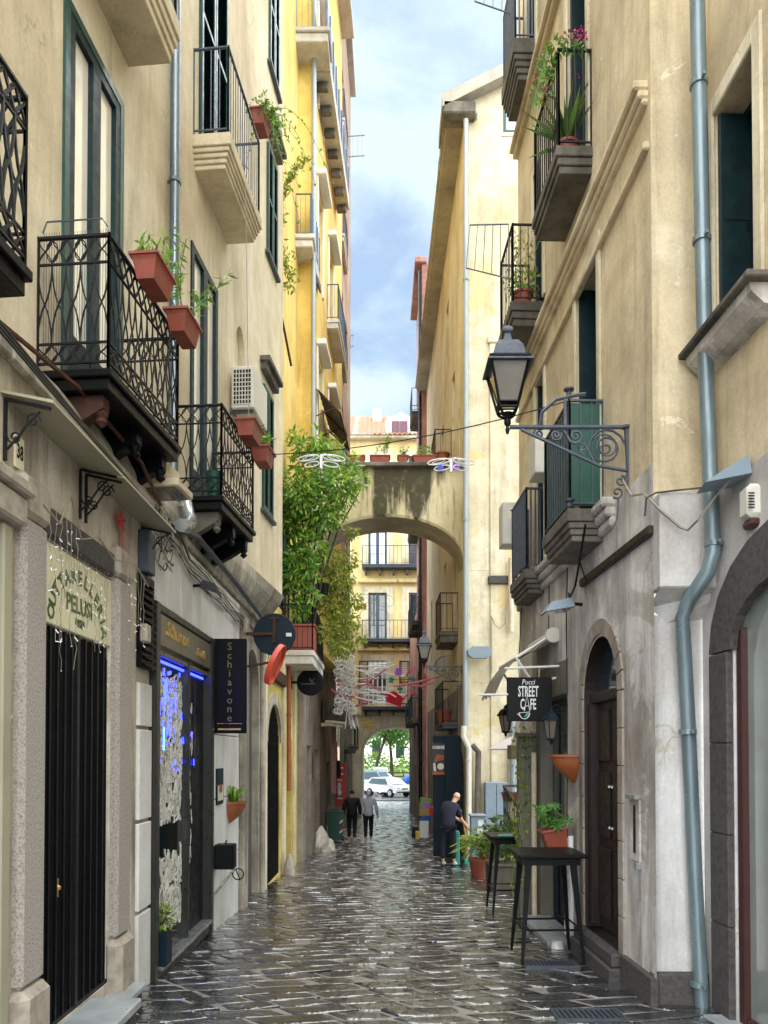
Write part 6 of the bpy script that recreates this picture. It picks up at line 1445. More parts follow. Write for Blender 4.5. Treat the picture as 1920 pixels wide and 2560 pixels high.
# ================================================================ FAR HOUSE closing the alley
FE = empty('end_house', (0, 44, gz(44)), 'pale yellow house closing the end of the alley with a street arch', 'house')
F0 = Front(44.0); fs = 1900 / 44.0
def fx(px): return at(px, 1500, 44).x
def fz(py): return at(960, py, 44).z
aX0, aX1 = fx(903), fx(1085); ct = (aX0 + aX1) / 2
wins = []
for (ya, yb) in ((1325, 1415), (1482, 1600), (1652, 1760)):
    for (xa, xb) in ((921, 967), (1022, 1066), (1120, 1160), (820, 862)): wins.append((fx(xa), fx(xb), fz(yb), fz(ya)))
wins += [(fx(925), fx(965), fz(1240), fz(1140)), (fx(1022), fx(1062), fz(1240), fz(1140))]
mb = MB(F0); facade(mb, -6, 7, fz(1785), fz(1093), wins, .2); mb.build('wall', M['fe'], FE)
mb = MB(F0); facade(mb, -6, 7, -1.8, fz(1785), [(aX0, aX1, -1.8, fz(1812), fz(1880))], 7.0); mb.build('ground_floor_wall', M['cream_trim'], FE)
mb = MB(); mb.raw([(-6, 51, -1.8), (aX0, 51, -1.8), (aX0, 51, 14), (-6, 51, 14)], [(0, 1, 2, 3)]); mb.raw([(aX1, 51, -1.8), (7, 51, -1.8), (7, 51, 14), (aX1, 51, 14)], [(0, 1, 2, 3)]); mb.build('back_wall', M['fe'], FE)
for i, h in enumerate(wins):
    row = i // 4
    if row == 2 and i < 12:
        w = window(FE, F0, *h, .15, M['white'], M['panedark'], 4, 5, .05); mb = MB(F0); slats(mb, h[0] - .55, h[0] - .03, h[2], h[3], .02, step=.12); mb.build('shutter', M['redbrown'], w)
    else: window(FE, F0, *h, .15, M['irongrey'], M['mirror' if row == 0 else 'panedark'], 2, 1, .12, 'french_window')
    mb = MB(F0); a, b, c, d = h
    mb.bbox(a - .4, a, 0, .04, c, d + .35, .01); mb.bbox(b, b + .4, 0, .04, c, d + .35, .01); mb.bbox(a, b, 0, .038, d, d + .35, .01); mb.build('window_surround', M['cream_trim'], FE)
    if row in (1, 2): mb = MB(F0); mb.bbox(a - .6, b + .6, 0, .3, d + .55, d + .75, .03); mb.build('window_hood', M['fe'], FE)
for (py, sm) in ((1418, 'iron'), (1601, 'iron'), (1768, 'galv')):
    b = balcony(FE, F0, fx(905), fx(1100), .8, fz(py), .18, 1.05, 'bars', M['irongrey'], M[sm], sp=.22, r=.012)
    for k in range(5): x = fx(912) + k * .8; mb = MB(F0); mb.bbox(x, x + .12, 0, .5, fz(py) - .5, fz(py) - .19, .04); mb.build('corbel', M['slabgrey'], b)
for (n, a, b) in ((.35, fz(1100), fz(1092)), (.15, fz(1784) - .1, fz(1780))): mb = MB(F0); mb.bbox(-6, 7, 0, n, a, b, .02); mb.build('cornice', M['cream_trim'], FE)
mb = MB(F0); z0, z1 = fz(1095), fz(1045)
for k in range(44):
    x = -5.9 + k * .29; zr = at(960, 1043, 48).z; mb.add([(x, .45, z0), (x + .145, .45, z0 + .1), (x + .29, .45, z0), (x + .29, -4, zr), (x + .145, -4, zr + .1), (x, -4, zr)], [(0, 1, 4, 5), (1, 2, 3, 4)], R.randrange(2))
rf = mb.build('roof', [M['roof'], M['brown']], FE)
mb = MB(F0); mb.bbox(fx(930), fx(954), -3.4, -2.6, z0, at(960, 1028, 47).z, .05); mb.build('chimney', M['cream_trim'], rf)
dm = MB(F0); a, b = fx(964), fx(1040); mz = (a + b) / 2
dm.extr([(a, .1, z0), (b, .1, z0), (b, .1, fz(1052)), (mz, .1, fz(1032)), (a, .1, fz(1052))], (0, -2.5, 0)); dr_ = dm.build('dormer', M['trimwhite'], rf)
# dormer shutters sit proud of the wall; a sub-part of the roof part would be too deep, so they hang on the house
mb = MB(F0); mb.box(fx(979), fx(999), .1, .14, fz(1083), fz(1055)); mb.box(fx(1000), fx(1019), .1, .14, fz(1083), fz(1055)); mb.build('dormer_shutter', simple('mauve_shutter', '#6d4a58', .6), FE)
mb = MB(F0); mb.bbox(aX0 - .5, aX0, 0, .1, -1.7, fz(1880), .03); mb.build('pier', M['cream_trim'], FE)
# ---------------------------------------------------------------- beyond the arch: cars, trees, fence
def car(loc, rz, lab, paint, sc_=1.0, van=False):
    t = empty('parked_car', loc, lab, 'car', 'parked cars'); L = Vector(loc); c, s = math.cos(rz), math.sin(rz)
    T = lambda p: L + Vector((p[0] * c - p[1] * s, p[0] * s + p[1] * c, p[2])) 
    prof = [(-1.9, .35), (-1.95, .62), (-1.88, .78), (-1.2, .9), (-.55, 1.4), (.3, 1.5), (1.2, 1.45), (1.8, 1.0), (1.92, .85), (1.9, .4)] if not van else [(-2.0, .35), (-2.05, .8), (-1.95, 1.0), (-1.3, 1.2), (-.9, 1.85), (.5, 1.95), (1.9, 1.9), (2.05, 1.2), (2.05, .4)]
    mb = MB(T); n = len(prof); rows = []
    for y, k in ((-.82, .0), (-.86, 1), (.86, 1), (.82, 0)): rows.append([(x, y * (1 if z < 1.0 else .80 if k else .78), z) for x, z in prof])
    vs = [p for r in rows for p in r]; fs = []
    for j in range(3):
        for i in range(n): fs.append((j * n + i, j * n + (i + 1) % n, (j + 1) * n + (i + 1) % n, (j + 1) * n + i))
    fs += [list(range(n)), [3 * n + i for i in range(n)][::-1]]
    mb.add(vs, fs); fixn(mb.build('body', paint, t))
    gl = MB(T); zt = 1.42 if not van else 1.86
    if not van:
        gl.add([(-1.17, -.62, .94), (-1.17, .62, .94), (-.57, .58, 1.39), (-.57, -.58, 1.39)], [(0, 1, 2, 3)]); gl.v = [tuple(Vector(v) + (T((-.03, 0, .03)) - T((0, 0, 0)))) for v in gl.v]
        for sg in (-1, 1): gl.add([(-.95, sg * .80, .95), (1.45, sg * .80, .98), (1.1, sg * .705, 1.38), (-.5, sg * .705, 1.38)], [(0, 1, 2, 3)])
    else:
        gl.add([(-1.33, -.66, 1.24), (-1.33, .66, 1.24), (-.95, .62, 1.8), (-.95, -.62, 1.8)], [(0, 1, 2, 3)])
        for sg in (-1, 1): gl.add([(-1.1, sg * .75, 1.25), (1.8, sg * .75, 1.25), (1.7, sg * .715, 1.78), (-.8, sg * .715, 1.78)], [(0, 1, 2, 3)])
    gl.build('glass', M['carglass'], t)
    for x in (-1.22, 1.2):
        for sg in (-1, 1):
            mb = MB(lambda p, x=x, sg=sg: T((x + p[0], sg * .78 + p[2], .32 + p[1]))); mb.lathe([(.2, -.1), (.3, -.1), (.32, -.06), (.32, .06), (.3, .1), (.2, .1)], (0, 0, 0), 14); w = mb.build('wheel', M['rubber'], t)
            mb = MB(lambda p, x=x, sg=sg: T((x + p[0], sg * .885 + p[2], .32 + p[1]))); mb.lathe([(0, -.01), (.2, -.01), (.2, .01), (0, .01)], (0, 0, 0), 12); mb.build('rim', M['galv'], w)
    for sg in (-1, 1): mb = MB(T); mb.bbox(-1.96, -1.8, sg * .58 - .16, sg * .58 + .16, .66, .8, .03); mb.build('headlight', M['galv'], t)
    mb = MB(T); mb.bbox(-1.98, -1.85, -.3, .3, .6, .7, .02); mb.bbox(-1.99, -1.85, -.75, .75, .36, .46, .03); mb.build('grille', M['cardark'], t)
    return t
c = at(990, 1997, 57.5); car((c.x - .6, 58.2, -1.56), rad(130), 'white hatchback parked nearest beyond the far arch', M['carwhite'])
car((-.95, 62, -1.56), rad(150), 'pale blue van behind the walkers, partly hidden by the arch', M['carblue'], van=True)
car((-.2, 68, -1.54), rad(105), 'second white car parked behind the hatchback', M['carwhite'])
car((-.4, 73.5, -1.52), rad(95), 'farthest white van parked by the railing', M['carwhite'], van=True)
sct = at(1005, 1970, 62); mt = empty('scooter', (2.45, 62, -1.56), 'scooter under a blue cover parked beyond the far arch', 'scooter')
mb = MB()
for dx in (-.6, .6):
    mb.tube([(2.45 + dx + .24 * math.cos(q), 62, -1.28 + .24 * math.sin(q)) for q in [i * pi / 7 for i in range(14)]], .06, 6, close=True)
mb.build('wheel', M['rubber'], mt)
mb = MB(); mb.bbox(1.95, 2.9, 61.85, 62.15, -1.2, -.85, .08); mb.tube([(1.9, 62, -1.2), (1.75, 62, -.5)], .05, 6); mb.tube([(1.72, 61.7, -.45), (1.72, 62.3, -.45)], .03, 6); mb.build('body', M['galv'], mt)
mb = MB(); prof = [(.0, .78), (.22, .75), (.42, .55), (.5, .25), (.48, .0)]; mb.lathe(prof[::-1], (2.2, 62, -.75), 12, sx=1.5, sy=.8); mb.build('cover', M['tarp'], mt, smooth=True)
fn = empty('park_fence', (0, 80, -1.4), 'dark horizontal park railing behind the parked cars', 'fence')
mb = MB()
for z in (-.75, -.35): mb.box(-14, 14, 80, 80.08, z, z + .14)
mb.build('rails', M['rust'], fn)
for k in range(15): mb = MB(); mb.box(-14 + k * 2, -13.88 + k * 2, 79.98, 80.1, -1.5, -.15); mb.build('post', M['rust'], fn)
def tree(x, y, h, cr, lab, mats, n=2600, lean=0.0, z0=None, hole=.5):
    z = gz(y) + .3 if z0 is None else z0; t = empty('park_tree', (x, y, z), lab, 'tree', 'park trees beyond the far arch')
    mb = MB(); P = [Vector((x, y, z)), Vector((x + lean * .4, y, z + h * .3)), Vector((x + lean, y, z + h * .55)), Vector((x + lean * 1.3, y, z + h * .75))]
    mb.tube(P, .24, 8, r2=.1)
    cs_ = []
    for k in range(9):
        a = R.uniform(0, 2 * pi); q = P[2].lerp(P[3], R.random()); e = q + Vector((math.cos(a) * cr * .7, math.sin(a) * cr * .6, R.uniform(-.1, .45) * cr)); mb.tube([q, q.lerp(e, .5) + Vector((0, 0, .2)), e], .08, 5, r2=.02); cs_.append(e)
    mb.build('trunk', M['bark'], t)
    mb = MB()
    for k in range(26):
        v = rv(); c = P[3] + Vector((v.x * cr, v.y * cr * .8, v.z * cr * .62)) * R.random() ** .4 if k > 8 else cs_[k]
        clump(mb, c, cr * R.uniform(.25, .42), n // 26, .34, .2, 3, .3)
    mb.build('crown', mats, t); return t
tree(-1.2, 88, 8, 3.4, 'bushy green park tree, leftmost through the far arch', [M['l2'], M['d3'], M['l1']], lean=1.2)
tree(1.0, 92, 8.5, 3.6, 'dark trunked park tree in the middle of the far arch', LD, lean=-.3)
tree(3.0, 86, 8.0, 3.4, 'dark park tree at the right of the far arch', [M['d1'], M['d3'], M['d1']], lean=.3)
tree(5.5, 95, 8.5, 3.6, 'yellowish park tree farther right beyond the far arch', [M['l2'], M['y3'], M['l1']]); tree(-5, 94, 8.5, 3.6, 'dark park tree farther left beyond the far arch', LD)
mb = MB()
for k in range(34): clump(mb, Vector((-14 + k * .9, 101 + R.uniform(-2, 2), R.uniform(-.2, 1.0))), 1.0, 110, .4, .25)
tag(mb.build('hedge', [M['l2'], M['y3'], M['l1']]), 'bright green hedge behind the park trees', 'hedge')
mb = MB(); mb.bbox(-30, 30, 128, 136, -1, 11, .05); pb = empty('far_building', (0, 128, -1), 'pale building far behind the park trees', 'building'); mb.build('wall', M['trimwhite'], pb)
for k in range(14):
    for z in (1, 6): mb = MB(); mb.box(-26 + k * 4, -24.6 + k * 4, 127.9, 128, z, z + 3); mb.build('window', M['panedark'], pb)
# ================================================================ PEOPLE
def person(loc, rz, lab, J, top, legs, shoes, hair, sleeve=1.0, hood=None, rt=1.0):
    t = empty('person', loc, lab, 'person'); L = Vector(loc); c, s = math.cos(rz), math.sin(rz)
    W = lambda p: tuple(L + Vector((p[0] * c - p[1] * s, p[0] * s + p[1] * c, p[2])))
    V = {k: Vector(v) for k, v in J.items()}
    names = ['pel', 'wai', 'che', 'nec', 'hea', 'crn']; rr = {'pel': .10, 'wai': .10, 'che': .11, 'nec': .052, 'hea': .083, 'crn': .07}
    pts = [(W(V[n]), rr[n]) for n in names]; E = [(i, i + 1) for i in range(5)]
    for sd in 'LR':
        k = len(pts)
        for n, r in (('sh', .062), ('el', .042), ('ha', .03)): pts.append((W(V[n + sd]), r))
        E += [(2, k), (k, k + 1), (k + 1, k + 2)]
        d = (V['ha' + sd] - V['el' + sd]).normalized(); sdv = d.cross(Vector((0, 1, .2))).normalized()
        palm = V['ha' + sd] + d * .07; pts.append((W(palm), .028, .016)); kp = len(pts) - 1; E.append((k + 2, kp))
        for q in range(4):
            o = (q - 1.5) * .016; b = palm + sdv * o + d * .03; m = palm + sdv * o * 1.1 + d * (.058 - abs(q - 1.4) * .006) + Vector((0, .012, 0)); kk = len(pts)
            pts += [(W(b), .0085), (W(m), .0075)]; E += [(kp, kk), (kk, kk + 1)]
        kk = len(pts); pts += [(W(V['ha' + sd] + sdv * .035 + d * .03), .009), (W(V['ha' + sd] + sdv * .05 + d * .065), .008)]; E += [(k + 2, kk), (kk, kk + 1)]
        k = len(pts)
        for n, r in (('hi', .07), ('kn', .05), ('an', .038), ('to', .035)): pts.append((W(V[n + sd]), r))
        E += [(0, k), (k, k + 1), (k + 1, k + 2), (k + 2, k + 3)]
    body = skin('body', pts, E, M['skinl'], t, 1)
    def lim(a, b, f): return a.lerp(b, f)
    P = [(W(V['pel'] + Vector((0, 0, -.13))), .17 * rt), (W(V['pel'] + Vector((0, 0, .02))), .17 * rt), (W(V['wai']), .155 * rt), (W(V['che']), .175 * rt), (W(V['nec'] - (V['nec'] - V['che']) * .1), .078)]; E = [(0, 1), (1, 2), (2, 3), (3, 4)]
    for sd in 'LR':
        k = len(P); a, b, h = V['sh' + sd], V['el' + sd], V['ha' + sd]
        P += [(W(a), .085 * rt), (W(b), .066 * rt)]; E += [(3, k), (k, k + 1)]
        if sleeve > .6: P.append((W(h), .048)); E.append((k + 1, k + 2))
    skin('jacket', P, E, top, t, 1)
    P = [(W(V['pel'] + Vector((0, 0, .05))), .152)]; E = []
    for sd in 'LR':
        k = len(P); P += [(W(V['hi' + sd]), .103), (W(V['kn' + sd]), .075), (W(V['an' + sd] + Vector((0, 0, .05))), .055)]; E += [(0, k), (k, k + 1), (k + 1, k + 2)]
    skin('trousers', P, E, legs, t, 1)
    for sd in 'LR':
        a, b = V['an' + sd], V['to' + sd]
        mb = MB(); skin('shoe', [(W(a + Vector((0, -.03, -.02))), .05), (W(a.lerp(b, .6) + Vector((0, 0, -.01))), .048, .04), (W(b), .04, .03)], [(0, 1), (1, 2)], shoes, t, 1)
    hv = V['hea']; up = (V['crn'] - V['hea']).normalized()
    if hood: skin('hood', [(W(V['nec'] + Vector((0, -.05, .03))), .085), (W(hv + Vector((0, -.02, .0))), .112), (W(hv + up * .1), .085)], [(0, 1), (1, 2)], hood, t, 1)
    else: skin('hair', [(W(hv + Vector((0, -.028, -.03))), .078), (W(hv + Vector((0, -.022, .04))), .093), (W(hv + up * .11), .066)], [(0, 1), (1, 2)], hair, t, 1)
    # face
    f = (Vector((0, 1, 0)) - up * up.y).normalized() if 'fac' not in V else V['fac'].normalized(); sx = up.cross(f)
    mb = MB()
    for sg in (-1, 1): p = hv + f * .083 + sx * sg * .032 + up * .012; mb.lathe([(0, -.008), (.009, 0), (0, .008)], W(p), 6)
    p = hv + f * .083 - up * .045; mb.tube([W(p - sx * .022), W(p + f * .004), W(p + sx * .022)], .005, 4); mb.build('eyes_and_mouth', M['hairdk'], t)
    mb = MB(); mb.tube([W(hv + f * .075 + up * .02), W(hv + f * .1 - up * .015)], .01, 5, r2=.014)
    for sg in (-1, 1): mb.lathe([(0, -.03), (.014, -.01), (.016, .015), (0, .03)], W(hv + sx * sg * .086), 6)
    mb.build('nose_and_ears', M['skinl'], t); return t
walkJ = dict(pel=(0, 0, .95), wai=(0, .0, 1.1), che=(0, .02, 1.34), nec=(0, .02, 1.5), hea=(0, .04, 1.62), crn=(0, .035, 1.69),
             shL=(-.19, .01, 1.4), elL=(-.27, -.03, 1.13), haL=(-.29, .08, .9), shR=(.19, .01, 1.4), elR=(.26, .02, 1.13), haR=(.28, .1, .9),
             hiL=(-.09, 0, .88), knL=(-.1, .1, .48), anL=(-.1, -.02, .1), toL=(-.1, .13, .04), hiR=(.09, 0, .88), knR=(.09, .02, .47), anR=(.09, -.22, .12), toR=(.09, -.08, .045))
p = at(880, 2100, 25.4); person((p.x, 25.4, gz(25.4) + .012), 0, 'person in a black puffer jacket walking away down the alley', walkJ, M['cblack'], M['cblack'], M['shoew'], M['hairdk'], rt=1.12)
J2 = dict(walkJ); J2.update(knL=(-.09, .02, .47), anL=(-.09, -.2, .12), toL=(-.09, -.06, .045), knR=(.09, .1, .48), anR=(.09, .0, .1), toR=(.09, .15, .04), elR=(.27, -.05, 1.13), haR=(.3, .03, .9))
p = at(921, 2100, 25.5); person((p.x, 25.5, gz(25.5) + .012), 0, 'person in a white hooded jacket walking away down the alley', J2, M['cgrey'], M['cblack'], M['shoew'], M['hairdk'], hood=M['cgrey'])
p = at(1120, 2163, 17.2)
bJ = dict(pel=(0, 0, .92), wai=(.02, .03, 1.07), che=(.07, .1, 1.29), nec=(.15, .16, 1.44), hea=(.215, .21, 1.535), crn=(.235, .225, 1.61), fac=(.75, .6, -.5),
          shL=(-.06, .23, 1.36), elL=(.1, .42, 1.12), haL=(.38, .42, .95), shR=(.21, .02, 1.34), elR=(.29, .1, 1.07), haR=(.46, .2, .86),
          hiL=(-.09, .02, .86), knL=(-.11, .06, .47), anL=(-.11, .0, .1), toL=(-.06, .13, .04), hiR=(.09, -.02, .86), knR=(.13, .02, .47), anR=(.13, -.04, .1), toR=(.2, .08, .04))
person((p.x, 17.2, gz(17.2) + .012), 0, 'person in dark clothes stooping with a broom by the drainpipe', bJ, M['cnavy'], M['cnavy'], M['shoew'], M['hairlt'], sleeve=.5, rt=1.08)
br = empty('broom', (p.x + .5, 17.4, gz(17.4)), 'broom with wooden handle held by the stooping person', 'broom')
mb = MB(); mb.tube([(p.x + .30, 17.3, gz(17.2) + 1.28), (p.x + .53, 17.5, gz(17.2) + .12)], .013, 6); mb.build('handle', M['brasswood'], br)
mb = MB(); mb.bbox(p.x + .4, p.x + .68, 17.46, 17.55, gz(17.5) + .02, gz(17.5) + .14, .015); mb.build('brush', M['greenled'], br)
mb = MB(); mb.bbox(p.x + .14, p.x + .3, 17.5, 17.75, gz(17.5), gz(17.5) + .78, .02); tag(mb.build('green_bin', M['greenled']), 'narrow bright green container behind the stooping person', 'bin')
# ================================================================ LEFT STREET THINGS
ns = empty('road_sign', tuple(LL((11, .5, 3.2))), 'dark back of a round road sign on a rusty bracket', 'road sign')
c = at(686, 1586, 11.0)
mb = MB(lambda p: c + Vector((p[0], p[2], p[1]))); mb.lathe([(0, -.008), (.302, -.008), (.308, 0), (.302, .008), (0, .008)], (0, 0, 0), 40); mb.build('disc', M['darkblue'], ns)
mb = MB(); mb.box(c.x + .17, c.x + .25, c.y - .012, c.y - .0085, c.z - .03, c.z + .02); mb.build('sticker', M['white'], ns)
mb = MB(); mb.box(c.x - .02, c.x + .02, c.y - .05, c.y - .012, c.z - .12, c.z + .25); mb.box(c.x - .07, c.x + .07, c.y - .03, c.y - .01, c.z + .22, c.z + .24); mb.box(-2.1, c.x - .02, c.y - .045, c.y - .015, c.z - .02, c.z + .025); mb.build('bracket', M['rust'], ns)
ns = empty('road_sign', tuple(LL((10.7, .5, 2.8))), 'tilted red rimmed road sign seen edge on below the dark disc', 'road sign')
c = at(685, 1660, 10.6); nrm = Vector((.92, -.03, -.39)).normalized(); s1 = nrm.cross(Vector((0, 1, 0))).normalized(); s2 = nrm.cross(s1)
T = lambda p: c + s1 * p[0] + s2 * p[1] + nrm * p[2]
mb = MB(T); mb.lathe([(0, -.02), (.285, -.02), (.3, -.012), (.3, .05), (.285, .055), (.275, .01), (0, .01)], (0, 0, 0), 36); mb.build('disc', M['signred'], ns)
mb = MB(); mb.tube([(-2.1, 10.7, c.z - .05), c - nrm * .06], .018, 6); mb.tube([c - nrm * .06 - s1 * .1, c - nrm * .06 + s1 * .1], .02, 5); mb.tube([c - nrm * .06, c - nrm * .01], .03, 6); mb.build('bracket', M['rust'], ns)
rs = empty('round_sign', tuple(at(776, 1705, 17)), 'black round hanging shop sign with a pale emblem', 'sign'); c = at(776, 1706, 17)
mb = MB(lambda p: c + Vector((p[0], p[2], p[1]))); mb.lathe([(0, -.05), (.28, -.05), (.3, -.035), (.3, .035), (.28, .05), (0, .05)], (0, 0, 0), 32); mb.build('disc', M['navy'], rs)
mb = MB(); mb.tube([c + Vector((-.02 + .08 * k / 6, -.055, .03 + .05 * math.sin(k))) for k in range(9)], .008, 4); mb.box(c.x - .2, c.x + .12, c.y - .056, c.y - .051, c.z - .045, c.z - .03); mb.build('emblem', M['greywood'], rs)
mb = MB(); mb.tube([(-2.1, 17, c.z), (c.x - .28, 17, c.z)], .03, 5); mb.tube([(-2.08, 17, c.z - .15), (-2.08, 17, c.z + .15)], .025, 5); mb.build('bracket', M['iron'], rs)
b = at(690, 1690, 14.8); mb = MB(L2); mb.bbox(14.2, 15.6, 0, .1, 3.05, 3.3, .02); tag(mb.build('fascia_board', M['rust']), 'brown fascia board above the pointed gate', 'board')
# tree in trough on the balcony
tt = empty('balcony_tree', (-1.7, 15.9, 3.82), 'large bushy tree growing from a terracotta trough on the white balcony', 'tree')
mb = MB(); a, b = at(727, 1600, 15.8), at(787, 1540, 15.8); mb.bbox(a.x, b.x, 15.66, 16.2, 3.83, 4.32, .015); mb.bbox(a.x - .03, b.x + .03, 15.63, 16.23, 4.32, 4.37, .01); mb.build('trough', M['terra'], tt)
mb = MB()
for k in range(6): mb.tube([(-1.75 + k * .05, 15.9, 4.3), (-1.72 + k * .08, 15.9, 5.3), (-1.7 + k * .14, 15.85 + .05 * k, 6.4), (-1.75 + k * .25, 15.8 + .1 * k, 7.4)], .03, 6, r2=.012)
mb.build('trunk', M['bark'], tt)
mb = MB()
for (px, py, rr, n) in ((790, 1180, .52, 900), (745, 1230, .45, 700), (845, 1215, .42, 600), (775, 1290, .5, 800), (730, 1320, .4, 500), (820, 1280, .36, 450), (780, 1370, .34, 420), (720, 1255, .34, 350), (870, 1165, .24, 160), (760, 1120, .3, 240), (800, 1100, .22, 120), (765, 1430, .26, 240), (895, 1200, .2, 110), (715, 1390, .26, 220), (740, 1090, .16, 60), (835, 1130, .25, 160), (750, 1400, .3, 330), (735, 1450, .26, 260), (765, 1490, .24, 220), (745, 1525, .22, 150), (700, 1300, .3, 260)):
    clump(mb, at(px, py, 15.9 + R.uniform(-.35, .35)), rr, int(n * .62), .19, .06, 3, .6)
mb.build('crown', [M['l1'], M['l2'], M['l3']], tt)
mb = MB()
for (px, py, rr, n) in ((820, 1400, .3, 420), (850, 1450, .32, 500), (870, 1400, .24, 220), (835, 1520, .34, 520), (865, 1560, .3, 420), (820, 1580, .28, 320), (850, 1620, .24, 260), (885, 1500, .2, 160), (880, 1330, .16, 90), (810, 1480, .22, 200), (885, 1600, .16, 80), (905, 1590, .1, 40)):
    clump(mb, at(px, py, 17.0 + R.uniform(-.3, .3)), rr, int(n * .95), .12, .046, 3, .9)
tag(mb.build('hanging_shrub', LY), 'yellow green shrub hanging over the far end of the white balcony', 'shrub')
mb = MB(); q = at(805, 1485, 16.6); mb.lathe([(.0, 0), (.12, 0), (.16, .22), (.14, .22)], q, 12); tag(mb.build('black_pot', M['black']), 'tilted black pot hung on the balcony rail inside the foliage', 'pot')
# bin, bags, clothes further down
bn = at(840, 2100, 25.6); t = empty('wheelie_bin', (bn.x, 25.6, gz(25.6)), 'green wheelie bin with red white stripes at the left wall', 'bin')
mb = MB(); x, y, z = bn.x, 25.6, gz(25.6) + .01; mb.add([(x - .24, y - .25, z + .08), (x + .22, y - .25, z + .08), (x + .22, y + .25, z + .08), (x - .24, y + .25, z + .08), (x - .29, y - .3, z + 1), (x + .29, y - .3, z + 1), (x + .29, y + .3, z + 1), (x - .29, y + .3, z + 1)], [(0, 3, 2, 1), (4, 5, 6, 7), (0, 1, 5, 4), (1, 2, 6, 5), (2, 3, 7, 6), (3, 0, 4, 7)]); mb.build('body', M['bin'], t)
mb = MB(); mb.bbox(x - .31, x + .31, y - .32, y + .32, z + 1, z + 1.07, .02); mb.build('lid', M['bin'], t)
mb = MB()
for k in range(3): mb.raw([(x + .13, y - .295, z + .3 + k * .16), (x + .25, y - .297, z + .38 + k * .16), (x + .25, y - .297, z + .46 + k * .16), (x + .13, y - .298, z + .38 + k * .16)], [(0, 1, 2, 3)], k % 2)
mb.build('stripes', [M['white'], M['banner']], t)
for sg in (-1, 1): mb = MB(lambda p, sg=sg: Vector((x + sg * .22 + p[2], y + .2 + p[0], z + .09 + p[1]))); mb.lathe([(0, -.03), (.09, -.03), (.09, .03), (0, .03)], (0, 0, 0), 12); mb.build('wheel', M['rubber'], t)
def bag(px, py, Y, r, h, lab, mat='bag'):
    c = at(px, py, Y); mb = MB(); vs = []; fs = []; n, m = 16, 9
    ph = [R.uniform(0, 6) for _ in range(5)]
    for i in range(m):
        f = i / (m - 1); rr = r * math.sin(pi * min(.98, .2 + f * .76)) ** .5 * (1 - .62 * f)
        for j in range(n): a = 2 * pi * j / n; k = 1 + .2 * math.sin(3 * a + ph[0] + f * 5) + .12 * math.sin(5 * a + ph[1] - f * 8) + R.uniform(-.07, .07); vs.append((c.x + rr * k * math.cos(a) + .12 * f * r, Y + rr * k * math.sin(a), gz(Y) + h * f))
    for i in range(m - 1):
        for j in range(n): fs.append((i * n + j, i * n + (j + 1) % n, (i + 1) * n + (j + 1) % n, (i + 1) * n + j))
    fs += [list(range(n))[::-1], [(m - 1) * n + j for j in range(n)]]
    mb.raw(vs, fs); return tag(mb.build('rubbish_bag', M[mat], smooth=True), lab, 'bag', 'rubbish bags')
bag(800, 2130, 21.6, .3, .72, 'bulging white rubbish bag leaning on the grey wall', 'bag'); bag(822, 2128, 21.3, .24, .38, 'low crumpled white rubbish bag in front of the other', 'bag'); bag(822, 2030, 26.4, .26, .6, 'white bundle standing behind the green bin', 'white')
mb = MB(); a, b = at(838, 1995, 27.6), at(866, 1908, 27.6); mb.bbox(a.x, b.x, 27.6, 27.64, a.z - .3, b.z, .005); t = mb.build('banner', M['banner']); tag(t, 'red vertical banner hanging on the left beyond the arch', 'banner')
mb = MB()
for k in range(6): z = b.z - .2 - k * .22; mb.box(a.x + .08, a.x + .08 + R.uniform(.12, .25), 27.59, 27.596, z, z + .06)
mb.build('writing_lines', M['offwhite'], t)
for i, (px, w, y0, y1, m, lab) in enumerate(((838, 12, 1850, 1905, 'pinkcloth', 'pink garment hanging outside the left shop'), (846, 12, 1900, 1945, 'cblack', 'dark garment hanging below the pink one'), (833, 9, 1945, 1985, 'signred', 'orange garment hanging low outside the left shop'), (848, 9, 1955, 1990, 'white', 'white garment beside the red banner'))):
    a, b = at(px - w / 2, y1, 26.4), at(px + w / 2, y0, 26.4); mb = MB(); mb.add([(a.x, 26.4, a.z), (a.x + .03, 26.34, a.z), (b.x, 26.4, a.z + .03), (b.x - .02, 26.35, b.z - .06), ((a.x + b.x) / 2, 26.38, b.z), (a.x + .01, 26.4, b.z - .05), (a.x, 26.5, a.z), (b.x, 26.5, a.z + .03), (b.x - .02, 26.46, b.z - .06), (a.x + .01, 26.5, b.z - .05)], [(0, 1, 5), (1, 2, 3, 4), (1, 4, 5), (6, 9, 8, 7), (0, 5, 9, 6), (2, 7, 8, 3), (5, 4, 3, 8, 9), (0, 6, 7, 2, 1)]); tag(mb.build('garment', M[m]), lab, 'garment', 'clothes outside the left shop')
def stall_awning(px0, px1, py0, py1, Y, lab, mat):
    a, b = at(px0, py0, Y), at(px1, py1, Y); mb = MB(); mb.bbox(a.x, b.x, Y, Y + 1.6, min(a.z, b.z), max(a.z, b.z), .02); return tag(mb.build('shop_awning', mat), lab, 'awning')
stall_awning(805, 858, 1800, 1750, 23.5, 'dark boxy awning of the left shop beyond the arch', M['slabgrey'])
mb = MB(); a = at(803, 1812, 23)
for k in (0, 1): mb.tube([a + Vector((k * .12, 0, .08 * k)), a + Vector((.25 + k * .15, 0, .0 + .08 * k)), a + Vector((.65 + k * .1, 0, -.06 + .1 * k))], .06, 6, r2=.03)
tag(mb.build('shoe_sign', M['signcream']), 'cream shoe shaped shop ornament sticking out on the left', 'ornament')
mb = MB(); a, b = at(832, 1985, 24.4), at(838, 1795, 24.4); mb.bbox(a.x - .06, b.x + .04, 24.4, 24.5, a.z, b.z, .01); tag(mb.build('red_post', M['red']), 'red brown shop door post on the left beyond the arch', 'post')
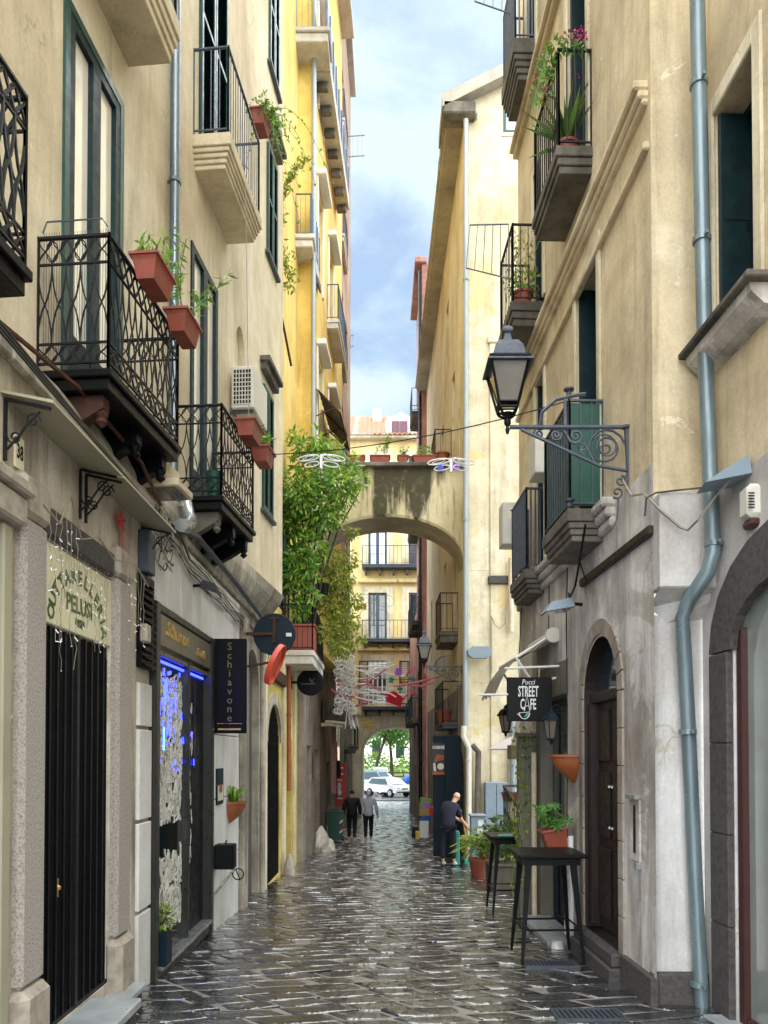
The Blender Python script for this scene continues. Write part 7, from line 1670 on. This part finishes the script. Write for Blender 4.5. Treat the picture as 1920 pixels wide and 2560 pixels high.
mb = MB(); a, b = at(770, 1950, 20.6), at(778, 1880, 20.6); mb.bbox(a.x - .2, a.x + .12, 20.6, 20.8, a.z, b.z, .01); tag(mb.build('notice_box', M['redbrown']), 'small red brown box on the grey wall beyond the round sign', 'box')
# right side beyond the arch: crates, poster
po = empty('poster_board', tuple(at(1096, 1936, 19.35)), 'dark food poster with white heading on the open shutter', 'poster'); a, b = at(1081, 1935, 19.34), at(1112, 1858, 19.34)
mb = MB(); mb.box(a.x, b.x, 19.35, 19.385, a.z, b.z); mb.build('board', simple('plum_board', '#2a1226', .4), po)
text('letters', 'RORENEE', .072, lambda x, y, o: Vector(((a.x + b.x) / 2 + x, 19.349 - o, b.z - .11 + y * 1.5)), M['white'], po, .001, bold=.002)
mb = MB(lambda p: Vector((a.x + .21 + p[0], 19.345 + p[2], a.z + .19 + p[1]))); mb.lathe([(0, -.002), (.085, -.002), (.085, .003), (0, .003)], (0, 0, 0), 14); mb.build('plate_picture', M['offwhite'], po)
mb = MB(); mb.raw([(a.x + .04, 19.346, a.z + .3), (a.x + .28, 19.346, a.z + .36), (a.x + .3, 19.346, a.z + .48), (a.x + .1, 19.346, a.z + .5)], [(0, 1, 2, 3)]); mb.raw([(a.x + .03, 19.346, a.z + .08), (a.x + .1, 19.346, a.z + .06), (a.x + .07, 19.346, a.z + .28), (a.x + .02, 19.346, a.z + .28)], [(0, 1, 2, 3)], 1); mb.build('food_picture', [M['terra2'], M['offwhite']], po)
mb = MB(); mb.box(a.x - .01, b.x + .01, 19.33, 19.34, a.z - .02, a.z + .06); mb.build('ledge', M['terra2'], po)
for (px0, px1, y0, y1, Y, m, lab) in ((1049, 1072, 2095, 2052, 23.6, 'white', 'white cardboard box at the bottom of the stack by the red house'), (1050, 1078, 2052, 2040, 23.6, 'tarp', 'flat blue crate on the white box'), (1048, 1074, 2040, 2022, 23.6, 'brick', 'brown cardboard tray on the blue crate'), (1048, 1076, 2022, 1996, 23.7, 'l3', 'green and purple printed box topmost of the stack'), (1076, 1108, 2040, 2018, 20.2, 'redcloth', 'dark red box hung on the open shutter'), (1030, 1046, 2095, 2070, 24.5, 'cblack', 'dark sack beside the white box'), (1040, 1049, 2098, 2080, 23.4, 'yellowled', 'small yellow carton next to the white box')):
    a, b = at(px0, y0, Y), at(px1, y1, Y); mb = MB(); mb.bbox(a.x, b.x, Y, Y + .4, a.z, b.z, .012); o = mb.build('crate', M[m]); tag(o, lab, 'box', 'boxes stacked at the red house')
    if m == 'l3': o.rotation_euler.y = .15; k = MB(); k.box(a.x + .08, b.x - .04, Y - .004, Y - .001, a.z + .06, b.z - .12); e = k.build('print', M['violet'], o)
# ================================================================ STRING WIRES AND LIGHT ORNAMENTS
def wing(c, pts, m, mb, s=1.0, r=.012): mb.tube([Vector(c) + Vector((p[0] * s, p[1] * s, p[2] * s)) for p in pts], r * .65, 5, m, close=True)
A = LU((9.3, .54, 5.35)); B = RW((7.2, .35, 5.05))
cable('span_wire', sag(A, B, .12), .006, M['cable'], 'thin wire spanning the alley with two light butterflies', 'wire')
def butterfly(c, s, mats, lab, flat=.35, fill=None):
    t = empty('light_butterfly', c, lab, 'light ornament', 'butterfly light ornaments')
    for sg in (-1, 1):
        mb = MB(); U = [(sg * (.04 + .5 * math.sin(q) ** 2 * (1 if q < pi else .8)) , .12 * math.sin(q * 2), flat * .5 * math.sin(q * 2) * (1 if q < pi else .9)) for q in [i * pi / 9 for i in range(9)]]
        wing(c, [(sg * (.3 + .26 * math.cos(q)), .1 * math.cos(q), flat * (.25 + .22 * math.sin(q))) for q in [i * 2 * pi / 12 for i in range(12)]], 0, mb, s)
        wing(c, [(sg * (.22 + .18 * math.cos(q)), .08 * math.cos(q), flat * (-.25 + .2 * math.sin(q))) for q in [i * 2 * pi / 12 for i in range(12)]], 0, mb, s)
        wing(c, [(sg * (.3 + .15 * math.cos(q)), .1 * math.cos(q), flat * (.25 + .12 * math.sin(q))) for q in [i * 2 * pi / 12 for i in range(12)]], 0, mb, s, .007)
        mb.build('wing', mats, t)
    mb = MB(); mb.tube([Vector(c) + Vector((0, 0, -.3 * s * flat * 2)), Vector(c) + Vector((0, 0, .25 * s * flat * 2))], .02, 6); mb.tube([Vector(c) + Vector((0, 0, .15 * s)), Vector(c) + Vector((.12 * s, 0, .3 * s * flat * 2))], .006, 4); mb.build('body', mats, t)
    if fill:
        for (dx, dz, w, h, m) in fill: mb = MB(); mb.box(c[0] + dx, c[0] + dx + w, c[1] - .004, c[1] + .004, c[2] + dz, c[2] + dz + h); mb.build('film', M[m], t)
    return t
c = at(803, 1153, 9.2); butterfly(tuple(c), .52, [M['ledwhite']], 'clear white light butterfly hanging before the balcony tree', .3)
c = at(1128, 1162, 9.0); butterfly(tuple(c), .5, [M['ledwhite']], 'white light butterfly with blue and violet film before the drainpipe', .3, [(-.16, -.06, .07, .07, 'blueled'), (.03, -.06, .07, .1, 'violet')])
c = at(935, 1520, 25); butterfly(tuple(c), 1.2, [M['greenled']], 'green light butterfly in front of the end house', .8, [(-.55, -.05, .3, .2, 'yellowled')])
ob = empty('light_garland', tuple(at(960, 1720, 22)), 'big tangled white and pink light ornament hung beyond the arch', 'light ornament')
mb = MB()
for k in range(24):
    a = at(R.uniform(845, 930), R.uniform(1660, 1750), 22 + R.uniform(-.3, .3)); pts = [a]; d = Vector((R.uniform(.4, 1.0), R.uniform(-.2, .2), R.uniform(-.35, .25)))
    for q in range(R.randint(2, 6)): pts.append(pts[-1] + d * .26); d = Vector((d.x + R.gauss(0, .12), d.y, d.z * .5 + R.gauss(0, .12)))
    mb.tube(pts, .02, 5)
for k in range(110):
    a = at(R.uniform(842, 886), R.uniform(1640, 1780), 22 + R.uniform(-.3, .3)); mb.tube([a + Vector((.1 * math.cos(q * 1.1 + k) * (1 + .3 * math.sin(k)), .06 * math.sin(q + k), .09 * math.sin(q * 1.1 + k))) for q in range(7)], .013, 4)
for k in range(10): a = at(870 + R.uniform(-14, 18), 1770, 22); mb.tube([a, a + Vector((.05, 0, -.2)), a + Vector((.08 + R.uniform(-.1, .1), 0, -.6))], .012, 4)
mb.build('white_tubes', M['ledwhite'], ob)
mb = MB()
for (pa, pb) in (((880, 1720), (965, 1672)), ((860, 1735), (920, 1755)), ((985, 1715), (1098, 1690)), ((1060, 1660), (1066, 1705)), ((828, 1722), (880, 1770)), ((835, 1700), (850, 1715)), ((905, 1710), (955, 1730)), ((890, 1765), (910, 1748)), ((1000, 1755), (1040, 1730)), ((1030, 1715), (1085, 1705)), ((1015, 1690), (1035, 1668))):
    a, b = at(*pa, 22), at(*pb, 22); mb.tube([a, a.lerp(b, .5) + Vector((0, -.1, R.uniform(-.1, .1))), b], .03, 5)
    for f in (.3, .6): e = a.lerp(b, f); mb.tube([e, e + Vector((R.uniform(-.2, .2), 0, R.uniform(-.2, .25)))], .017, 4)
mb.build('pink_tubes', M['pink'], ob)
mb = MB(); a = at(985, 1745, 21.9); mb.raw([a + Vector(v) for v in ((-.28, 0, .12), (.02, -.1, .2), (.26, 0, .0), (.2, .1, -.26), (-.22, .0, -.1), (-.28, .06, .12), (.02, -.04, .2), (.26, .06, .0), (.2, .16, -.26), (-.22, .06, -.1))], [(0, 1, 2, 3, 4), (9, 8, 7, 6, 5)] + [(i, i + 5, (i + 1) % 5 + 5, (i + 1) % 5) for i in range(5)]); mb.build('red_film', M['redcloth'], ob)
for (px, py, w, h, m) in ((978, 1700, .16, .18, 'greenled'), (996, 1680, .22, .24, 'violet'), (1010, 1698, .14, .14, 'yellowled'), (1000, 1722, .2, .1, 'greenled'), (960, 1735, .3, .1, 'utilgrey'), (1028, 1695, .2, .16, 'utilgrey')):
    a = at(px, py, 22); mb = MB(); mb.raw([a + Vector(v) for v in ((-w / 2, 0, -h / 3), (w / 3, .03, -h / 2), (w / 2, 0, h / 3), (-w / 4, -.03, h / 2), (-w / 2, .02, -h / 3), (w / 3, .05, -h / 2), (w / 2, .02, h / 3), (-w / 4, -.01, h / 2))], [(0, 1, 2, 3), (7, 6, 5, 4), (0, 4, 5, 1), (1, 5, 6, 2), (2, 6, 7, 3), (3, 7, 4, 0)]); mb.build('film', M[m], ob)
mb = MB(); mb.tube([at(800, 1665, 22), at(880, 1690, 22), at(1000, 1700, 22), at(1105, 1692, 22)], .01, 4); mb.build('wire', M['cable'], ob)
st = at(918, 1812, 30); mb = MB()
for k in range(9): a = k * 2 * pi / 9; mb.tube([st, st + Vector((.32 * math.cos(a), 0, .32 * math.sin(a)))], .035, 5, r2=.02)
tag(mb.build('star_ornament', M['yellowled']), 'yellow star light ornament above the far arch', 'light ornament')
# antennas on the yellow and brown roofs
def antenna(c, lab, w=.7, h=.5):
    t = empty('antenna', c, lab, 'antenna', 'rooftop antennas'); mb = MB(); c = Vector(c)
    for z in (0, h): mb.tube([c + Vector((0, 0, z)), c + Vector((w, 0, z + .05))], .02, 4)
    mb.build('boom', M['utilgrey'], t); mb = MB()
    for k in range(4): mb.tube([c + Vector((w * (k + .4) / 4, 0, -.08)), c + Vector((w * (k + .4) / 4, 0, h + .1))], .01, 4)
    mb.build('elements', M['utilgrey'], t)
antenna(tuple(at(866, 392, 29)), 'grey aerial sticking out from the brown block high up', .72, .8); antenna(tuple(at(864, 868, 31)), 'small grey aerial lower on the brown block', .35, .45)
# ================================================================ CAMERA, LIGHT, SKY
cam = bpy.data.cameras.new('camera'); co = bpy.data.objects.new('camera', cam); COL.objects.link(co)
co.location = (0, 0, CAMH); co.rotation_euler = (pi / 2 + PITCH, 0, 0)
cam.sensor_fit = 'AUTO'; cam.sensor_width = 36; cam.lens = 36 * FOC / 2560; cam.shift_y = (PPY - 1280) / 2560; cam.shift_x = 0
cam.clip_start = .05; cam.clip_end = 4000; sc.camera = co
EL, AZ = rad(72), rad(196)
sl = bpy.data.lights.new('sun', 'SUN'); sl.energy = SUN_E; sl.angle = rad(SUN_A); sl.color = (1, .995, .98)
so = bpy.data.objects.new('sun', sl); COL.objects.link(so)
d = Vector((math.sin(AZ) * math.cos(EL), math.cos(AZ) * math.cos(EL), math.sin(EL))); so.rotation_euler = d.to_track_quat('Z', 'Y').to_euler(); so.location = (0, 0, 40)
w = bpy.data.worlds.new('World'); sc.world = w; w.use_nodes = True; nt = w.node_tree; nt.nodes.clear()
N = nt.nodes.new; out = N('ShaderNodeOutputWorld'); bg = N('ShaderNodeBackground'); bg.inputs['Strength'].default_value = SKY_S
sky = N('ShaderNodeTexSky'); sky.sky_type = 'NISHITA'; sky.sun_disc = False; sky.sun_elevation = EL; sky.sun_rotation = AZ; sky.air_density = 1; sky.dust_density = 1.0; sky.ozone_density = 1.5
tc = N('ShaderNodeTexCoord'); mp = N('ShaderNodeMapping'); mp.inputs['Scale'].default_value = (1.6, 1.0, 2.6); mp.inputs['Location'].default_value = CLOUD_OFF
nz = N('ShaderNodeTexNoise'); nz.inputs['Scale'].default_value = 2.1; nz.inputs['Detail'].default_value = 8; nz.inputs['Roughness'].default_value = .58; nz.inputs['Distortion'].default_value = .35
cr = N('ShaderNodeValToRGB'); cr.color_ramp.elements[0].position = .42; cr.color_ramp.elements[0].color = (0, 0, 0, 1); cr.color_ramp.elements[1].position = .60; cr.color_ramp.elements[1].color = (1, 1, 1, 1)
mx = N('ShaderNodeMix'); mx.data_type = 'RGBA'; mx.inputs[7].default_value = (*CLOUD_C, 1)
hs_ = N('ShaderNodeMix'); hs_.data_type = 'RGBA'; hs_.inputs[0].default_value = SKY_MIX; hs_.inputs[7].default_value = (*SKY_C, 1)
Lk = nt.links.new
Lk(tc.outputs['Generated'], mp.inputs['Vector']); Lk(mp.outputs['Vector'], nz.inputs['Vector']); Lk(nz.outputs['Fac'], cr.inputs['Fac']); Lk(cr.outputs['Color'], mx.inputs[0])
Lk(sky.outputs['Color'], hs_.inputs[6]); Lk(hs_.outputs[2], mx.inputs[6]); Lk(mx.outputs[2], bg.inputs['Color']); Lk(bg.outputs[0], out.inputs['Surface'])
sc.render.engine = 'CYCLES'; cy = sc.cycles
cy.max_bounces = 10; cy.diffuse_bounces = 7; cy.glossy_bounces = 4; cy.transparent_max_bounces = 4; cy.use_denoising = True; cy.sample_clamp_indirect = 6
try: cy.denoiser = 'OPENIMAGEDENOISE'
except Exception: pass
vs_ = sc.view_settings; vs_.view_transform = 'Standard'; vs_.look = 'None'; vs_.exposure = EXPO; vs_.gamma = 1; vs_.use_curve_mapping = False
